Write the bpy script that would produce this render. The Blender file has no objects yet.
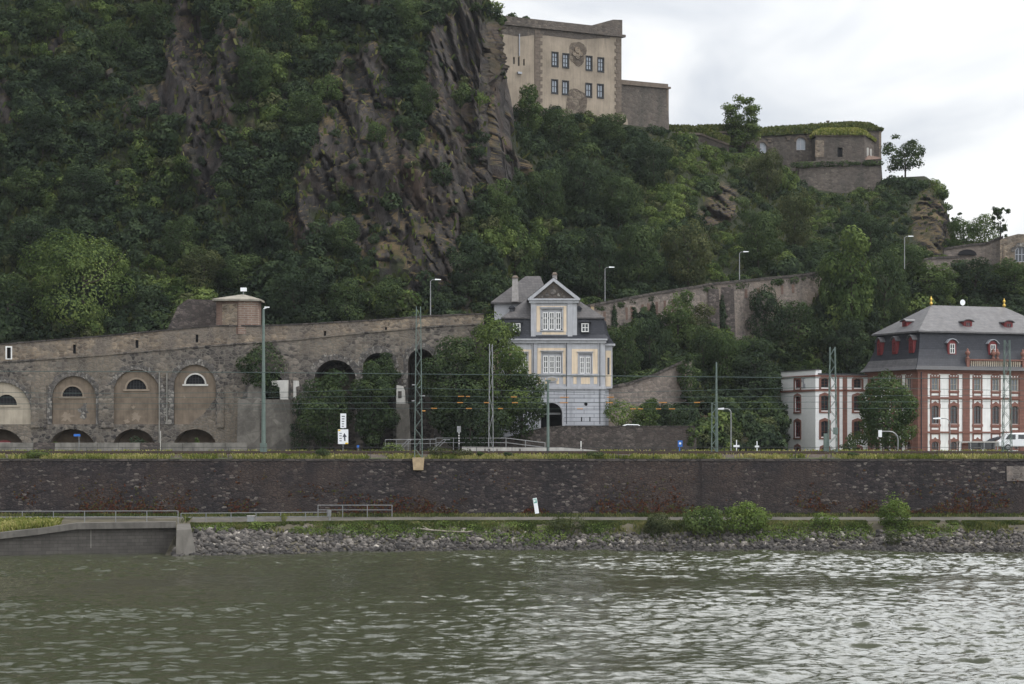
import bpy, bmesh, math, random
import numpy as np
from mathutils import Vector, Matrix, geometry

random.seed(7)
S = bpy.context.scene
COL = S.collection
R = math.radians
F_PX, CX, HY, CAM_H = 2270.0, 512.0, 445.0, 10.0     # focal length in pixels, image centre column, horizon row, eye height

# ------------------------------------------------------------------ camera
cam_d = bpy.data.cameras.new('camera')
cam = bpy.data.objects.new('camera', cam_d); COL.objects.link(cam)
cam.location = (0, 0, CAM_H); cam.rotation_euler = (R(90), 0, 0)
cam_d.sensor_width = 36; cam_d.lens = F_PX / 1024 * 36; cam_d.shift_y = (HY - 342) / 1024
cam_d.clip_start = 0.5; cam_d.clip_end = 5000
S.camera = cam

# ------------------------------------------------------------------ sky, sun, exposure
SUN_EL, SUN_AZ = R(58), R(78)          # azimuth measured from +Y (away from the camera) towards +X
sd = Vector((math.sin(SUN_AZ)*math.cos(SUN_EL), math.cos(SUN_AZ)*math.cos(SUN_EL), math.sin(SUN_EL)))
W = bpy.data.worlds.new('World'); S.world = W; W.use_nodes = True
nt = W.node_tree; nt.nodes.clear()
def wn(t): return nt.nodes.new(t)
out = wn('ShaderNodeOutputWorld'); sky = wn('ShaderNodeTexSky'); sky.sky_type = 'NISHITA'; sky.sun_disc = False
sky.sun_elevation = SUN_EL; sky.sun_rotation = SUN_AZ
b1 = wn('ShaderNodeBackground'); b1.inputs[1].default_value = 0.08; nt.links.new(sky.outputs[0], b1.inputs[0])
tc = wn('ShaderNodeTexCoord'); mp = wn('ShaderNodeMapping'); mp.inputs['Scale'].default_value = (1, 1, 2.6)
nt.links.new(tc.outputs['Generated'], mp.inputs[0])
nz = wn('ShaderNodeTexNoise'); nz.inputs['Scale'].default_value = 7.0; nz.inputs['Detail'].default_value = 5; nz.inputs['Roughness'].default_value = .5
nz.inputs['Distortion'].default_value = .6
nt.links.new(mp.outputs[0], nz.inputs[0])
cr = wn('ShaderNodeValToRGB'); nt.links.new(nz.outputs[0], cr.inputs[0])
cr.color_ramp.elements[0].position = .38; cr.color_ramp.elements[0].color = (.45, .47, .505, 1)
cr.color_ramp.elements[1].position = .60; cr.color_ramp.elements[1].color = (.70, .70, .695, 1)
dt = wn('ShaderNodeVectorMath'); dt.operation = 'DOT_PRODUCT'; nt.links.new(tc.outputs['Generated'], dt.inputs[0]); dt.inputs[1].default_value = (math.sin(R(150))*math.cos(R(42)), math.cos(R(150))*math.cos(R(42)), math.sin(R(42)))     # unseen sky glow added behind the camera to light the facades
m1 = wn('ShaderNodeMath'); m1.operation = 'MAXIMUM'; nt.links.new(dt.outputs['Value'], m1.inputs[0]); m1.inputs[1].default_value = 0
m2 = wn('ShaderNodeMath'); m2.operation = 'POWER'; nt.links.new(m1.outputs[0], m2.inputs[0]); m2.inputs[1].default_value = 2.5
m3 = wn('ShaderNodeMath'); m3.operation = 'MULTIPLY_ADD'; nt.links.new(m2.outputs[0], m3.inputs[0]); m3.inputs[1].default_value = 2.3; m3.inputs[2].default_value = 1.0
# a second, lower unseen sky glow added at the right for water glints
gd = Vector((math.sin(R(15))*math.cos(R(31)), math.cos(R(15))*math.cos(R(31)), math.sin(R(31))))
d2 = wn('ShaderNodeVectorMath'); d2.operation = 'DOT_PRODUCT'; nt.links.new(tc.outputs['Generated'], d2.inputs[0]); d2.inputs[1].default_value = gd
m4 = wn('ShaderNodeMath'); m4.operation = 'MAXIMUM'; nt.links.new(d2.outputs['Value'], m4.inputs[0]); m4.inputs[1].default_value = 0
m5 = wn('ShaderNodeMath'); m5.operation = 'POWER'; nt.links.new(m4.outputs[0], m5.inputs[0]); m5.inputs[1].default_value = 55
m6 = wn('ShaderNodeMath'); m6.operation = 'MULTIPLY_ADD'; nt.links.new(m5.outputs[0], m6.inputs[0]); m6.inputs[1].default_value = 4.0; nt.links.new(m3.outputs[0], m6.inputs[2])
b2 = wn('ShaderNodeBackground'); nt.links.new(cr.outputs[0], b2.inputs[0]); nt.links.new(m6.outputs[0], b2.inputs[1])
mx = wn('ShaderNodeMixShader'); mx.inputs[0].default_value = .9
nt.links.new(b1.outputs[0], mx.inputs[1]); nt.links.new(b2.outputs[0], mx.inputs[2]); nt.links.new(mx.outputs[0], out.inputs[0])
sl = bpy.data.lights.new('sun', 'SUN'); sl.energy = 1.5; sl.angle = R(18); sl.color = (1, .96, .88)
so = bpy.data.objects.new('sun', sl); COL.objects.link(so); so.rotation_euler = (-sd).to_track_quat('-Z', 'Y').to_euler()
S.view_settings.view_transform = 'Standard'; S.view_settings.look = 'None'; S.view_settings.exposure = 0.68; S.view_settings.gamma = 1
S.view_settings.use_curve_mapping = False

# ------------------------------------------------------------------ helpers: coordinates
def wx(px, Y): return (px - CX) / F_PX * Y
def wz(py, Y): return CAM_H + (HY - py) / F_PX * Y
def W3(px, py, Y): return Vector((wx(px, Y), Y, wz(py, Y)))
def itp(x, pts): return float(np.interp(x, [p[0] for p in pts], [p[1] for p in pts]))

# ------------------------------------------------------------------ helpers: noise (numpy)
def _hash(i, j, k, s):
    n = (i*374761393 + j*668265263 + k*1274126177 + s*974711) & 0xffffffff
    n = ((n ^ (n >> 13)) * 1274126177) & 0xffffffff
    n = (n ^ (n >> 16)) & 0xffffffff
    return n / 4294967295.0
def worley(x, y, s=0):
    """cells in the plane -> two random numbers of the nearest cell, offset to its point, edge distance"""
    x, y = np.broadcast_arrays(np.asarray(x, float), np.asarray(y, float)); i = np.floor(x).astype(np.int64); j = np.floor(y).astype(np.int64)
    d1 = np.full(x.shape, 9.); d2 = np.full(x.shape, 9.); h1 = np.zeros(x.shape); h2 = np.zeros(x.shape); ox = np.zeros(x.shape); oy = np.zeros(x.shape)
    for a in (-1, 0, 1):
        for b in (-1, 0, 1):
            p = i+a+_hash(i+a, j+b, 0*i, s); q = j+b+_hash(i+a, j+b, 0*i+1, s); d = np.hypot(x-p, y-q); m = d < d1
            d2 = np.where(m, d1, np.minimum(d2, d)); d1 = np.where(m, d, d1)
            h1 = np.where(m, _hash(i+a, j+b, 0*i+2, s), h1); h2 = np.where(m, _hash(i+a, j+b, 0*i+3, s), h2); ox = np.where(m, x-p, ox); oy = np.where(m, y-q, oy)
    return h1, h2, ox, oy, d2-d1
def vnoise(x, y, z, s=0):
    x, y, z = np.broadcast_arrays(np.asarray(x, float), np.asarray(y, float), np.asarray(z, float))
    i = np.floor(x).astype(np.int64); j = np.floor(y).astype(np.int64); k = np.floor(z).astype(np.int64)
    u = x-i; v = y-j; w = z-k
    u = u*u*(3-2*u); v = v*v*(3-2*v); w = w*w*(3-2*w)
    r = 0
    for a in (0, 1):
        for b in (0, 1):
            for c in (0, 1):
                r = r + _hash(i+a, j+b, k+c, s)*(u if a else 1-u)*(v if b else 1-v)*(w if c else 1-w)
    return r
def fbm(x, y, z, o=4, s=0):
    t = 0; a = .5; n = 0
    for q in range(o):
        t = t + a*vnoise(np.asarray(x)*2**q, np.asarray(y)*2**q, np.asarray(z)*2**q, s+q*17); n += a; a *= .5
    return t/n

# ------------------------------------------------------------------ helpers: materials
def new_mat(name):
    m = bpy.data.materials.new(name); m.use_nodes = True
    n = m.node_tree.nodes; l = m.node_tree.links; n.clear()
    o = n.new('ShaderNodeOutputMaterial'); p = n.new('ShaderNodeBsdfPrincipled'); l.new(p.outputs[0], o.inputs[0])
    return m, n, l, p
def C4(c): return (c[0], c[1], c[2], 1)
def add_ramp(n, l, src, stops):
    r = n.new('ShaderNodeValToRGB'); e = r.color_ramp.elements
    while len(e) < len(stops): e.new(.5)
    for i, (q, c) in enumerate(stops): e[i].position = q; e[i].color = C4(c)
    l.new(src, r.inputs[0]); return r.outputs[0]
def add_noise(n, l, vec, scale, detail=4, rough=.55, dist=0):
    t = n.new('ShaderNodeTexNoise'); t.inputs['Scale'].default_value = scale; t.inputs['Detail'].default_value = detail
    t.inputs['Roughness'].default_value = rough; t.inputs['Distortion'].default_value = dist
    l.new(vec, t.inputs['Vector']); return t.outputs[0]
def add_map(n, l, vec, sc):
    m = n.new('ShaderNodeMapping'); m.inputs['Scale'].default_value = sc; l.new(vec, m.inputs[0]); return m.outputs[0]
def mixc(n, l, f, a, b, mode='MIX'):
    m = n.new('ShaderNodeMix'); m.data_type = 'RGBA'; m.blend_type = mode
    if isinstance(f, (int, float)): m.inputs[0].default_value = f
    else: l.new(f, m.inputs[0])
    for k, v in ((6, a), (7, b)):
        if isinstance(v, tuple): m.inputs[k].default_value = C4(v)
        else: l.new(v, m.inputs[k])
    return m.outputs[2]
def add_bump(n, l, p, h, strength=.4, dist=.05):
    b = n.new('ShaderNodeBump'); b.inputs['Strength'].default_value = strength; b.inputs['Distance'].default_value = dist
    l.new(h, b.inputs['Height']); l.new(b.outputs[0], p.inputs['Normal'])
def plain(name, c, rough=.7, var=.25, scale=1.5, metal=0, streak=False, spec=.3, bump=.0):
    """paint / plaster / metal with uneven tone, optional rain streaks"""
    m, n, l, p = new_mat(name); t = n.new('ShaderNodeTexCoord'); v = t.outputs['Object']
    a = add_noise(n, l, v, scale, 6, .6)
    lo = tuple(x*(1-var) for x in c); hi = tuple(min(1, x*(1+var*.7)) for x in c)
    col = add_ramp(n, l, a, [(.3, lo), (.7, hi)])
    if streak:
        b = add_noise(n, l, add_map(n, l, v, (2.6, 2.6, .22)), 1.2, 5, .6)
        col = mixc(n, l, add_ramp(n, l, b, [(.48, (0, 0, 0)), (.78, (.55, .55, .55))]), col, tuple(x*.45 for x in c))
    l.new(col, p.inputs['Base Color']); p.inputs['Roughness'].default_value = rough; p.inputs['Metallic'].default_value = metal
    p.inputs['Specular IOR Level'].default_value = spec
    if bump: add_bump(n, l, p, a, bump, .03)
    return m
def rubble(name, stops, size=.45, stretch=1.7, mortar=(.12, .11, .10), patch=None, patch_scale=.12, edge=.05, bump=.5, stain=None):
    """rough stone masonry: voronoi cells, mortar joints, big weathered patches"""
    m, n, l, p = new_mat(name); t = n.new('ShaderNodeTexCoord'); v = t.outputs['Object']
    v0 = add_map(n, l, v, (1/(size*stretch), 1/(size*stretch), 1/size))
    wob = n.new('ShaderNodeTexNoise'); wob.inputs['Scale'].default_value = 1.2; l.new(v0, wob.inputs['Vector'])
    vv = mixc(n, l, .12, v0, wob.outputs['Color'], 'ADD')
    vo = n.new('ShaderNodeTexVoronoi'); vo.inputs['Scale'].default_value = 1; l.new(vv, vo.inputs['Vector'])
    ve = n.new('ShaderNodeTexVoronoi'); ve.feature = 'DISTANCE_TO_EDGE'; ve.inputs['Scale'].default_value = 1; l.new(vv, ve.inputs['Vector'])
    sp = n.new('ShaderNodeSeparateColor'); l.new(vo.outputs['Color'], sp.inputs[0])
    col = add_ramp(n, l, sp.outputs[0], stops)
    if patch:
        pn = add_noise(n, l, v, patch_scale, 6, .62, .4)
        col = mixc(n, l, add_ramp(n, l, pn, [(.47, (0, 0, 0)), (.6, (.75, .75, .75))]), col, patch)
    if stain:
        b = add_noise(n, l, add_map(n, l, v, (1, 1, .18)), .45, 6, .62)
        col = mixc(n, l, add_ramp(n, l, b, [(.47, (0, 0, 0)), (.68, (.7, .7, .7))]), col, stain)
    eg = add_ramp(n, l, ve.outputs['Distance'], [(edge*.4, (1, 1, 1)), (edge*1.6, (0, 0, 0))])
    col = mixc(n, l, eg, col, mortar)
    fine = add_noise(n, l, v, 3.5, 5, .6)
    col = mixc(n, l, .55, col, add_ramp(n, l, fine, [(.25, (.45, .45, .45)), (.75, (1.0, 1.0, 1.0))]), 'MULTIPLY')
    l.new(col, p.inputs['Base Color']); p.inputs['Roughness'].default_value = .9; p.inputs['Specular IOR Level'].default_value = .2
    h = n.new('ShaderNodeMath'); h.operation = 'MINIMUM'; l.new(ve.outputs['Distance'], h.inputs[0]); h.inputs[1].default_value = .2
    add_bump(n, l, p, h.outputs[0], bump, .25)
    return m
def coursed(name, c1, c2, mortar, bw, bh, rough=.85, var=.5, bump=.3, msize=.02, streak=True):
    """regular courses laid in the local x-z plane"""
    m, n, l, p = new_mat(name); t = n.new('ShaderNodeTexCoord')
    sx = n.new('ShaderNodeSeparateXYZ'); l.new(t.outputs['Object'], sx.inputs[0])
    ad = n.new('ShaderNodeMath'); ad.operation = 'ADD'; l.new(sx.outputs[0], ad.inputs[0]); l.new(sx.outputs[1], ad.inputs[1])
    cb = n.new('ShaderNodeCombineXYZ'); l.new(ad.outputs[0], cb.inputs[0]); l.new(sx.outputs[2], cb.inputs[1])
    br = n.new('ShaderNodeTexBrick'); l.new(cb.outputs[0], br.inputs['Vector'])
    br.inputs['Color1'].default_value = C4(c1); br.inputs['Color2'].default_value = C4(c2); br.inputs['Mortar'].default_value = C4(mortar)
    br.inputs['Scale'].default_value = 1; br.inputs['Brick Width'].default_value = bw; br.inputs['Row Height'].default_value = bh
    br.inputs['Mortar Size'].default_value = msize; br.inputs['Mortar Smooth'].default_value = .3
    nn = add_noise(n, l, t.outputs['Object'], .9, 6, .65)
    col = mixc(n, l, var, br.outputs['Color'], add_ramp(n, l, nn, [(.25, (.45, .45, .45)), (.75, (1.15, 1.15, 1.15))]), 'MULTIPLY')
    if streak:
        b = add_noise(n, l, add_map(n, l, t.outputs['Object'], (1.6, 1.6, .2)), 1, 5, .6)
        col = mixc(n, l, add_ramp(n, l, b, [(.5, (0, 0, 0)), (.75, (.5, .5, .5))]), col, tuple(x*.4 for x in c1))
    l.new(col, p.inputs['Base Color']); p.inputs['Roughness'].default_value = rough; p.inputs['Specular IOR Level'].default_value = .25
    if bump: add_bump(n, l, p, br.outputs['Fac'], -bump, .04)
    return m
def leaf_mat(name, lo, mid, hi, scale=.35, trans=.25):
    m, n, l, p = new_mat(name)
    at = n.new('ShaderNodeAttribute'); at.attribute_name = 'tone'
    gm = n.new('ShaderNodeNewGeometry'); nn = add_noise(n, l, gm.outputs['Position'], scale, 3, .5)
    ad = n.new('ShaderNodeMath'); ad.operation = 'MULTIPLY_ADD'; l.new(nn, ad.inputs[0]); ad.inputs[1].default_value = .9
    sb = n.new('ShaderNodeMath'); sb.operation = 'MULTIPLY_ADD'; l.new(at.outputs['Fac'], sb.inputs[0]); sb.inputs[1].default_value = .75; sb.inputs[2].default_value = -.32
    l.new(sb.outputs[0], ad.inputs[2])
    col = add_ramp(n, l, ad.outputs[0], [(.2, lo), (.5, mid), (.85, hi)])
    o = [x for x in n if x.type == 'OUTPUT_MATERIAL'][0]; n.remove(p)
    d = n.new('ShaderNodeBsdfDiffuse'); tr = n.new('ShaderNodeBsdfTranslucent'); mm = n.new('ShaderNodeMixShader'); mm.inputs[0].default_value = trans
    l.new(col, d.inputs[0]); l.new(mixc(n, l, .5, col, (hi[0]*1.2, hi[1]*1.3, hi[2]*.6)), tr.inputs[0])
    l.new(d.outputs[0], mm.inputs[1]); l.new(tr.outputs[0], mm.inputs[2]); l.new(mm.outputs[0], o.inputs[0])
    return m
def glass_mat(name, c=(.02, .025, .03), rough=.08):
    m, n, l, p = new_mat(name); p.inputs['Base Color'].default_value = C4(c); p.inputs['Roughness'].default_value = rough
    p.inputs['Specular IOR Level'].default_value = .6
    return m

# ------------------------------------------------------------------ helpers: meshes and objects
def tag(o, label=None, cat=None, group=None, kind=None):
    if label: o['label'] = label
    if cat: o['category'] = cat
    if group: o['group'] = group
    if kind: o['kind'] = kind
    return o
def thing(name, label, cat, loc=(0, 0, 0), rz=0, group=None):
    o = bpy.data.objects.new(name, None); COL.objects.link(o); o.location = loc; o.rotation_euler = (0, 0, rz)
    o.empty_display_size = .3
    return tag(o, label, cat, group)
def kids(o): return [c for c in COL.objects if c.parent == o]
def copy_tree(o, parent=None):
    c = o.copy(); COL.objects.link(c)
    if parent: c.parent = parent
    for ch in list(o.children): copy_tree(ch, c)
    return c
class MB:
    def __init__(s): s.v = []; s.f = []
    def add(s, vs, fs):
        b = len(s.v); s.v += [tuple(x) for x in vs]; s.f += [tuple(b+i for i in f) for f in fs]; return s
    def box(s, x0, x1, y0, y1, z0, z1):
        return s.add([(x0,y0,z0),(x1,y0,z0),(x1,y1,z0),(x0,y1,z0),(x0,y0,z1),(x1,y0,z1),(x1,y1,z1),(x0,y1,z1)],
                     [(0,3,2,1),(4,5,6,7),(0,1,5,4),(1,2,6,5),(2,3,7,6),(3,0,4,7)])
    def quad(s, a, b, c, d): return s.add([a, b, c, d], [(0, 1, 2, 3)])
    def prism(s, pts, y0, y1):
        k = len(pts); vs = [(x, y0, z) for x, z in pts]+[(x, y1, z) for x, z in pts]
        return s.add(vs, [tuple(range(k)), tuple(range(2*k-1, k-1, -1))]+[(i, k+i, k+(i+1) % k, (i+1) % k) for i in range(k)])
    def zprism(s, pts, z0, z1):
        k = len(pts); vs = [(x, y, z0) for x, y in pts]+[(x, y, z1) for x, y in pts]
        return s.add(vs, [tuple(range(k)), tuple(range(2*k-1, k-1, -1))]+[(i, k+i, k+(i+1) % k, (i+1) % k) for i in range(k)])
    def tube(s, a, b, r, r2=None, n=6, cap=True):
        a = Vector(a); b = Vector(b); r2 = r if r2 is None else r2; d = (b-a)
        if d.length < 1e-6: return s
        d.normalize(); u = d.orthogonal().normalized(); w = d.cross(u); vs = []
        for p, q in ((a, r), (b, r2)):
            for i in range(n):
                t = 2*math.pi*i/n; vs.append(p+u*math.cos(t)*q+w*math.sin(t)*q)
        fs = [(i, (i+1) % n, n+(i+1) % n, n+i) for i in range(n)]
        if cap: fs += [tuple(range(n-1, -1, -1)), tuple(range(n, 2*n))]
        return s.add(vs, fs)
    def path(s, pts, r, n=6, r2=None):
        k = len(pts)-1
        for i in range(k):
            ra = r if r2 is None else r+(r2-r)*i/k; rb = r if r2 is None else r+(r2-r)*(i+1)/k
            s.tube(pts[i], pts[i+1], ra, rb, n)
        return s
    def lathe(s, prof, c=(0, 0, 0), n=12):
        vs = []; k = len(prof)
        for r, z in prof:
            for i in range(n):
                t = 2*math.pi*i/n; vs.append((c[0]+r*math.cos(t), c[1]+r*math.sin(t), c[2]+z))
        fs = [(j*n+i, j*n+(i+1) % n, (j+1)*n+(i+1) % n, (j+1)*n+i) for j in range(k-1) for i in range(n)]
        fs += [tuple(range(n-1, -1, -1)), tuple((k-1)*n+i for i in range(n))]
        return s.add(vs, fs)
    def loft(s, rings, cap=True):
        k = len(rings[0]); vs = [p for r in rings for p in r]
        fs = [(j*k+i, j*k+(i+1) % k, (j+1)*k+(i+1) % k, (j+1)*k+i) for j in range(len(rings)-1) for i in range(k)]
        if cap: fs += [tuple(range(k-1, -1, -1)), tuple((len(rings)-1)*k+i for i in range(k))]
        return s.add(vs, fs)
    def panel(s, outer, holes, y=0, reveal=.2):
        """front wall face in the x-z plane with openings, and the reveals of the openings"""
        loops = [outer]+holes; vs = []; es = []
        for lp in loops:
            b = len(vs); vs += [Vector(p) for p in lp]; es += [(b+i, b+(i+1) % len(lp)) for i in range(len(lp))]
        r = geometry.delaunay_2d_cdt(vs, es, [], 0, 1e-5); V2, F2 = r[0], r[2]
        def inside(p, lp):
            c = False; j = len(lp)-1
            for i in range(len(lp)):
                (x1, z1), (x2, z2) = lp[i], lp[j]
                if (z1 > p[1]) != (z2 > p[1]) and p[0] < (x2-x1)*(p[1]-z1)/(z2-z1)+x1: c = not c
                j = i
            return c
        keep = []
        for f in F2:
            cx = sum(V2[i][0] for i in f)/len(f); cz = sum(V2[i][1] for i in f)/len(f)
            if inside((cx, cz), outer) and not any(inside((cx, cz), h) for h in holes): keep.append(tuple(f))
        s.add([(p[0], y, p[1]) for p in V2], keep)
        if reveal:
            for h in holes:
                k = len(h); s.add([(x, y, z) for x, z in h]+[(x, y+reveal, z) for x, z in h], [(i, (i+1) % k, k+(i+1) % k, k+i) for i in range(k)])
        return s
    def build(s, name, mat, parent=None, smooth=False, fix=True):
        me = bpy.data.meshes.new(name); me.from_pydata(s.v, [], s.f)
        if fix:
            bm = bmesh.new(); bm.from_mesh(me); bmesh.ops.recalc_face_normals(bm, faces=bm.faces); bm.to_mesh(me); bm.free()
        if smooth: me.polygons.foreach_set('use_smooth', [True]*len(me.polygons))
        me.materials.append(mat)
        o = bpy.data.objects.new(name, me); COL.objects.link(o)
        if parent: o.parent = parent
        return o
def np_mesh(name, V, Fq, mat, tone=None, smooth=False, extra=None):
    V = np.asarray(V, np.float32); Fq = np.asarray(Fq, np.int32); k = Fq.shape[1]; nf = len(Fq)
    me = bpy.data.meshes.new(name); me.vertices.add(len(V)); me.vertices.foreach_set('co', V.ravel())
    me.loops.add(nf*k); me.loops.foreach_set('vertex_index', Fq.ravel())
    me.polygons.add(nf); me.polygons.foreach_set('loop_start', np.arange(0, nf*k, k, dtype=np.int32))
    me.polygons.foreach_set('loop_total', np.full(nf, k, np.int32))
    if smooth: me.polygons.foreach_set('use_smooth', np.ones(nf, bool))
    me.update(calc_edges=True)
    if tone is not None:
        a = me.attributes.new('tone', 'FLOAT', 'POINT'); a.data.foreach_set('value', np.asarray(tone, np.float32))
    for q, vv in (extra or {}).items():
        a = me.attributes.new(q, 'FLOAT', 'POINT'); a.data.foreach_set('value', np.asarray(vv, np.float32))
    me.materials.append(mat); return me
def link(name, me, parent=None):
    o = bpy.data.objects.new(name, me); COL.objects.link(o)
    if parent: o.parent = parent
    return o
def arch(cx, hw, z0, zs, n=10, rise=None):
    """outline of an opening with a round (or segmental) head: bottom z0, springing zs"""
    rise = hw if rise is None else rise
    pts = [(cx-hw, z0), (cx+hw, z0)]
    return pts+[(cx+hw*math.cos(math.pi*i/n), zs+rise*math.sin(math.pi*i/n)) for i in range(n+1)]
def rect(x0, x1, z0, z1): return [(x0, z0), (x1, z0), (x1, z1), (x0, z1)]

# ------------------------------------------------------------------ helpers: foliage
def leaf_cloud(rng, blobs, n, leaf, jit=.65, shell=(.72, 1.06), up=.38):
    """n leaf-sized quads over the shells of ellipsoid clumps -> V, F, tone"""
    B = np.array(blobs, float); area = (B[:, 3]*B[:, 4]+B[:, 3]*B[:, 5]+B[:, 4]*B[:, 5])
    idx = rng.choice(len(B), n, p=area/area.sum()); d = rng.normal(size=(n, 3)); d /= np.linalg.norm(d, axis=1)[:, None]
    rr = rng.uniform(shell[0], shell[1], n); c = B[idx, :3]+d*B[idx, 3:6]*rr[:, None]
    keep = np.ones(n, bool)
    for b in range(len(B)):
        q = (((c-B[b, :3])/B[b, 3:6])**2).sum(1); keep &= ~((q < .5) & (idx != b))
    c = c[keep]; d = d[keep]; idx = idx[keep]; n = len(c)
    nm = d/B[idx, 3:6]; nm /= np.linalg.norm(nm, axis=1)[:, None]; nm = nm+rng.normal(size=(n, 3))*jit*.48; nm[:, 2] += up; nm /= np.linalg.norm(nm, axis=1)[:, None]
    t = np.cross(nm, rng.normal(size=(n, 3))); t /= np.linalg.norm(t, axis=1)[:, None]; b = np.cross(nm, t)
    s = leaf*rng.uniform(.55, 1.25, n)[:, None]; a = s*.5; w = s*.34
    V = np.empty((n, 4, 3)); V[:, 0] = c-t*a; V[:, 1] = c+b*w; V[:, 2] = c+t*a; V[:, 3] = c-b*w
    bt = rng.uniform(.25, .75, len(B)); tone = np.clip(bt[idx]+rng.normal(0, .16, n), 0, 1)
    return V.reshape(-1, 3), np.arange(4*n).reshape(n, 4), np.repeat(tone, 4)
def merge(parts):
    V = []; Fc = []; T = []; o = 0
    for v, f, t in parts: V.append(v); Fc.append(f+o); T.append(t); o += len(v)
    return np.concatenate(V), np.concatenate(Fc), np.concatenate(T)
def crown_blobs(rng, w, h, z0, nb, kind='round'):
    """clumps inside a crown of half-width w and height h starting at z0"""
    out = []
    for k in range(nb):
        while True:
            p = rng.uniform(-1, 1, 3)
            if .15 < np.linalg.norm(p) < 1: break
        zz = (p[2]+1)/2
        if kind == 'cone': rad = 1.05*(1-zz)**.75+.08
        elif kind == 'bush': rad = (1-zz**2)**.5
        elif kind == 'vase': rad = .45+.6*zz if zz < .7 else .87*(1-(zz-.7)/.3*.55)
        else: rad = math.sqrt(max(.05, 1-(2*zz-1)**2))*1.0
        ang = rng.uniform(0, 2*math.pi); q = rng.uniform(.35, .82)*rad
        br = w*rng.uniform(.2, .36)*(1.25 if kind != 'vase' else .8)
        out.append((w*q*math.cos(ang), w*q*math.sin(ang), z0+br*.5+(h-br)*zz*.96, br, br, br*rng.uniform(.55, .85)))
    if kind == 'cone':
        for f in (.2, .4, .6, .8): rr_ = w*(1.05*(1-f)**.75+.08)*.72; out.append((0, 0, z0+h*f, rr_, rr_, h*.2))
    elif kind != 'vase': out.append((0, 0, z0+h*.45, w*.62, w*.62, h*.42))
    B = np.array(out); ex = max((B[:, 0]+B[:, 3]).max(), -(B[:, 0]-B[:, 3]).min()); ey = max((B[:, 1]+B[:, 4]).max(), -(B[:, 1]-B[:, 4]).min())
    zt = (B[:, 2]+B[:, 5]).max(); zb = max((B[:, 2]-B[:, 5]).min(), z0-h*.1)      # fit the clumps to the wanted width and height
    B[:, 0] *= w/ex; B[:, 3] *= w/ex; B[:, 1] *= w/ey; B[:, 4] *= w/ey; kz = h/(zt-z0); B[:, 2] = z0+(B[:, 2]-z0)*kz; B[:, 5] *= kz
    return [tuple(r) for r in B]
def trunk_mb(rng, h, r, spread):
    mb = MB(); top = (rng.uniform(-.2, .2), rng.uniform(-.2, .2), h*.62); mid = (rng.uniform(-.1, .1), 0, h*.3)
    mb.tube((0, 0, -.8), mid, r, r*.75, 8); mb.tube(mid, top, r*.75, r*.4, 8)
    for k in range(7):
        a = k*2.4+rng.uniform(0, .6); z = h*rng.uniform(.28, .6); e = (math.cos(a)*spread*.62, math.sin(a)*spread*.62, z+h*rng.uniform(.12, .3))
        m = (e[0]*.5, e[1]*.5, z+(e[2]-z)*.35); mb.tube((0, 0, z), m, r*.36, r*.25, 6); mb.tube(m, e, r*.25, r*.1, 5)
    return mb

# ------------------------------------------------------------------ materials
M = {}
M['leaf_dark'] = leaf_mat('leaf_dark', (.014, .021, .015), (.030, .044, .027), (.056, .078, .040))
M['leaf_mid'] = leaf_mat('leaf_mid', (.018, .028, .016), (.040, .059, .029), (.080, .108, .044))
M['leaf_light'] = leaf_mat('leaf_light', (.026, .042, .017), (.066, .096, .034), (.135, .172, .056))
M['leaf_olive'] = leaf_mat('leaf_olive', (.028, .036, .018), (.055, .066, .032), (.10, .108, .052))
M['grass'] = leaf_mat('grass', (.06, .085, .02), (.15, .175, .045), (.34, .31, .13), .5)
M['grass_dark'] = leaf_mat('grass_dark', (.028, .042, .016), (.062, .085, .028), (.15, .145, .062), .5)
M['slope_grass'] = leaf_mat('slope_grass', (.020, .028, .013), (.042, .055, .022), (.085, .09, .035), .4)
M['shrub'] = leaf_mat('shrub_leaf', (.035, .055, .016), (.082, .122, .034), (.16, .205, .06))
M['leaf_bright'] = leaf_mat('leaf_bright', (.022, .036, .017), (.052, .077, .032), (.10, .134, .050))
M['red_leaf'] = leaf_mat('red_leaf', (.034, .017, .012), (.090, .030, .020), (.062, .066, .026), .8)
M['bark'] = plain('bark', (.045, .036, .028), .95, .35, 3)
M['quay'] = rubble('quay_stone', [(0, (.018, .0155, .0165)), (.5, (.040, .033, .034)), (.88, (.070, .056, .052)), (.98, (.16, .14, .125))], .21, 1.9, (.022, .020, .020), patch=(.070, .050, .041), patch_scale=.11, edge=.06, bump=.6, stain=(.02, .018, .02))
M['quay_cap'] = rubble('coping_stone', [(0, (.05, .045, .042)), (1, (.11, .095, .085))], .35, 2.5, (.03, .028, .026))
M['arcade'] = rubble('arcade_stone', [(0, (.045, .040, .039)), (.5, (.118, .102, .090)), (1, (.25, .215, .18))], .32, 1.5, (.16, .145, .125), patch=(.235, .195, .15), patch_scale=.16, edge=.06, stain=(.04, .037, .038))
M['parapet'] = rubble('parapet_stone', [(0, (.12, .092, .068)), (.5, (.225, .175, .128)), (1, (.36, .285, .205))], .30, 1.6, (.2, .175, .145), patch=(.15, .13, .115), patch_scale=.2, edge=.05, stain=(.07, .06, .055))
M['ring'] = rubble('arch_stone', [(0, (.07, .065, .062)), (.6, (.15, .135, .125)), (1, (.30, .28, .25))], .36, 1.0, (.1, .095, .088))
M['ramp'] = rubble('ramp_wall_stone', [(0, (.13, .11, .10)), (.5, (.19, .16, .14)), (1, (.25, .21, .18))], .3, 1.6, (.16, .14, .125), patch=(.24, .19, .15), patch_scale=.08, edge=.05, stain=(.065, .06, .058))
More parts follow.
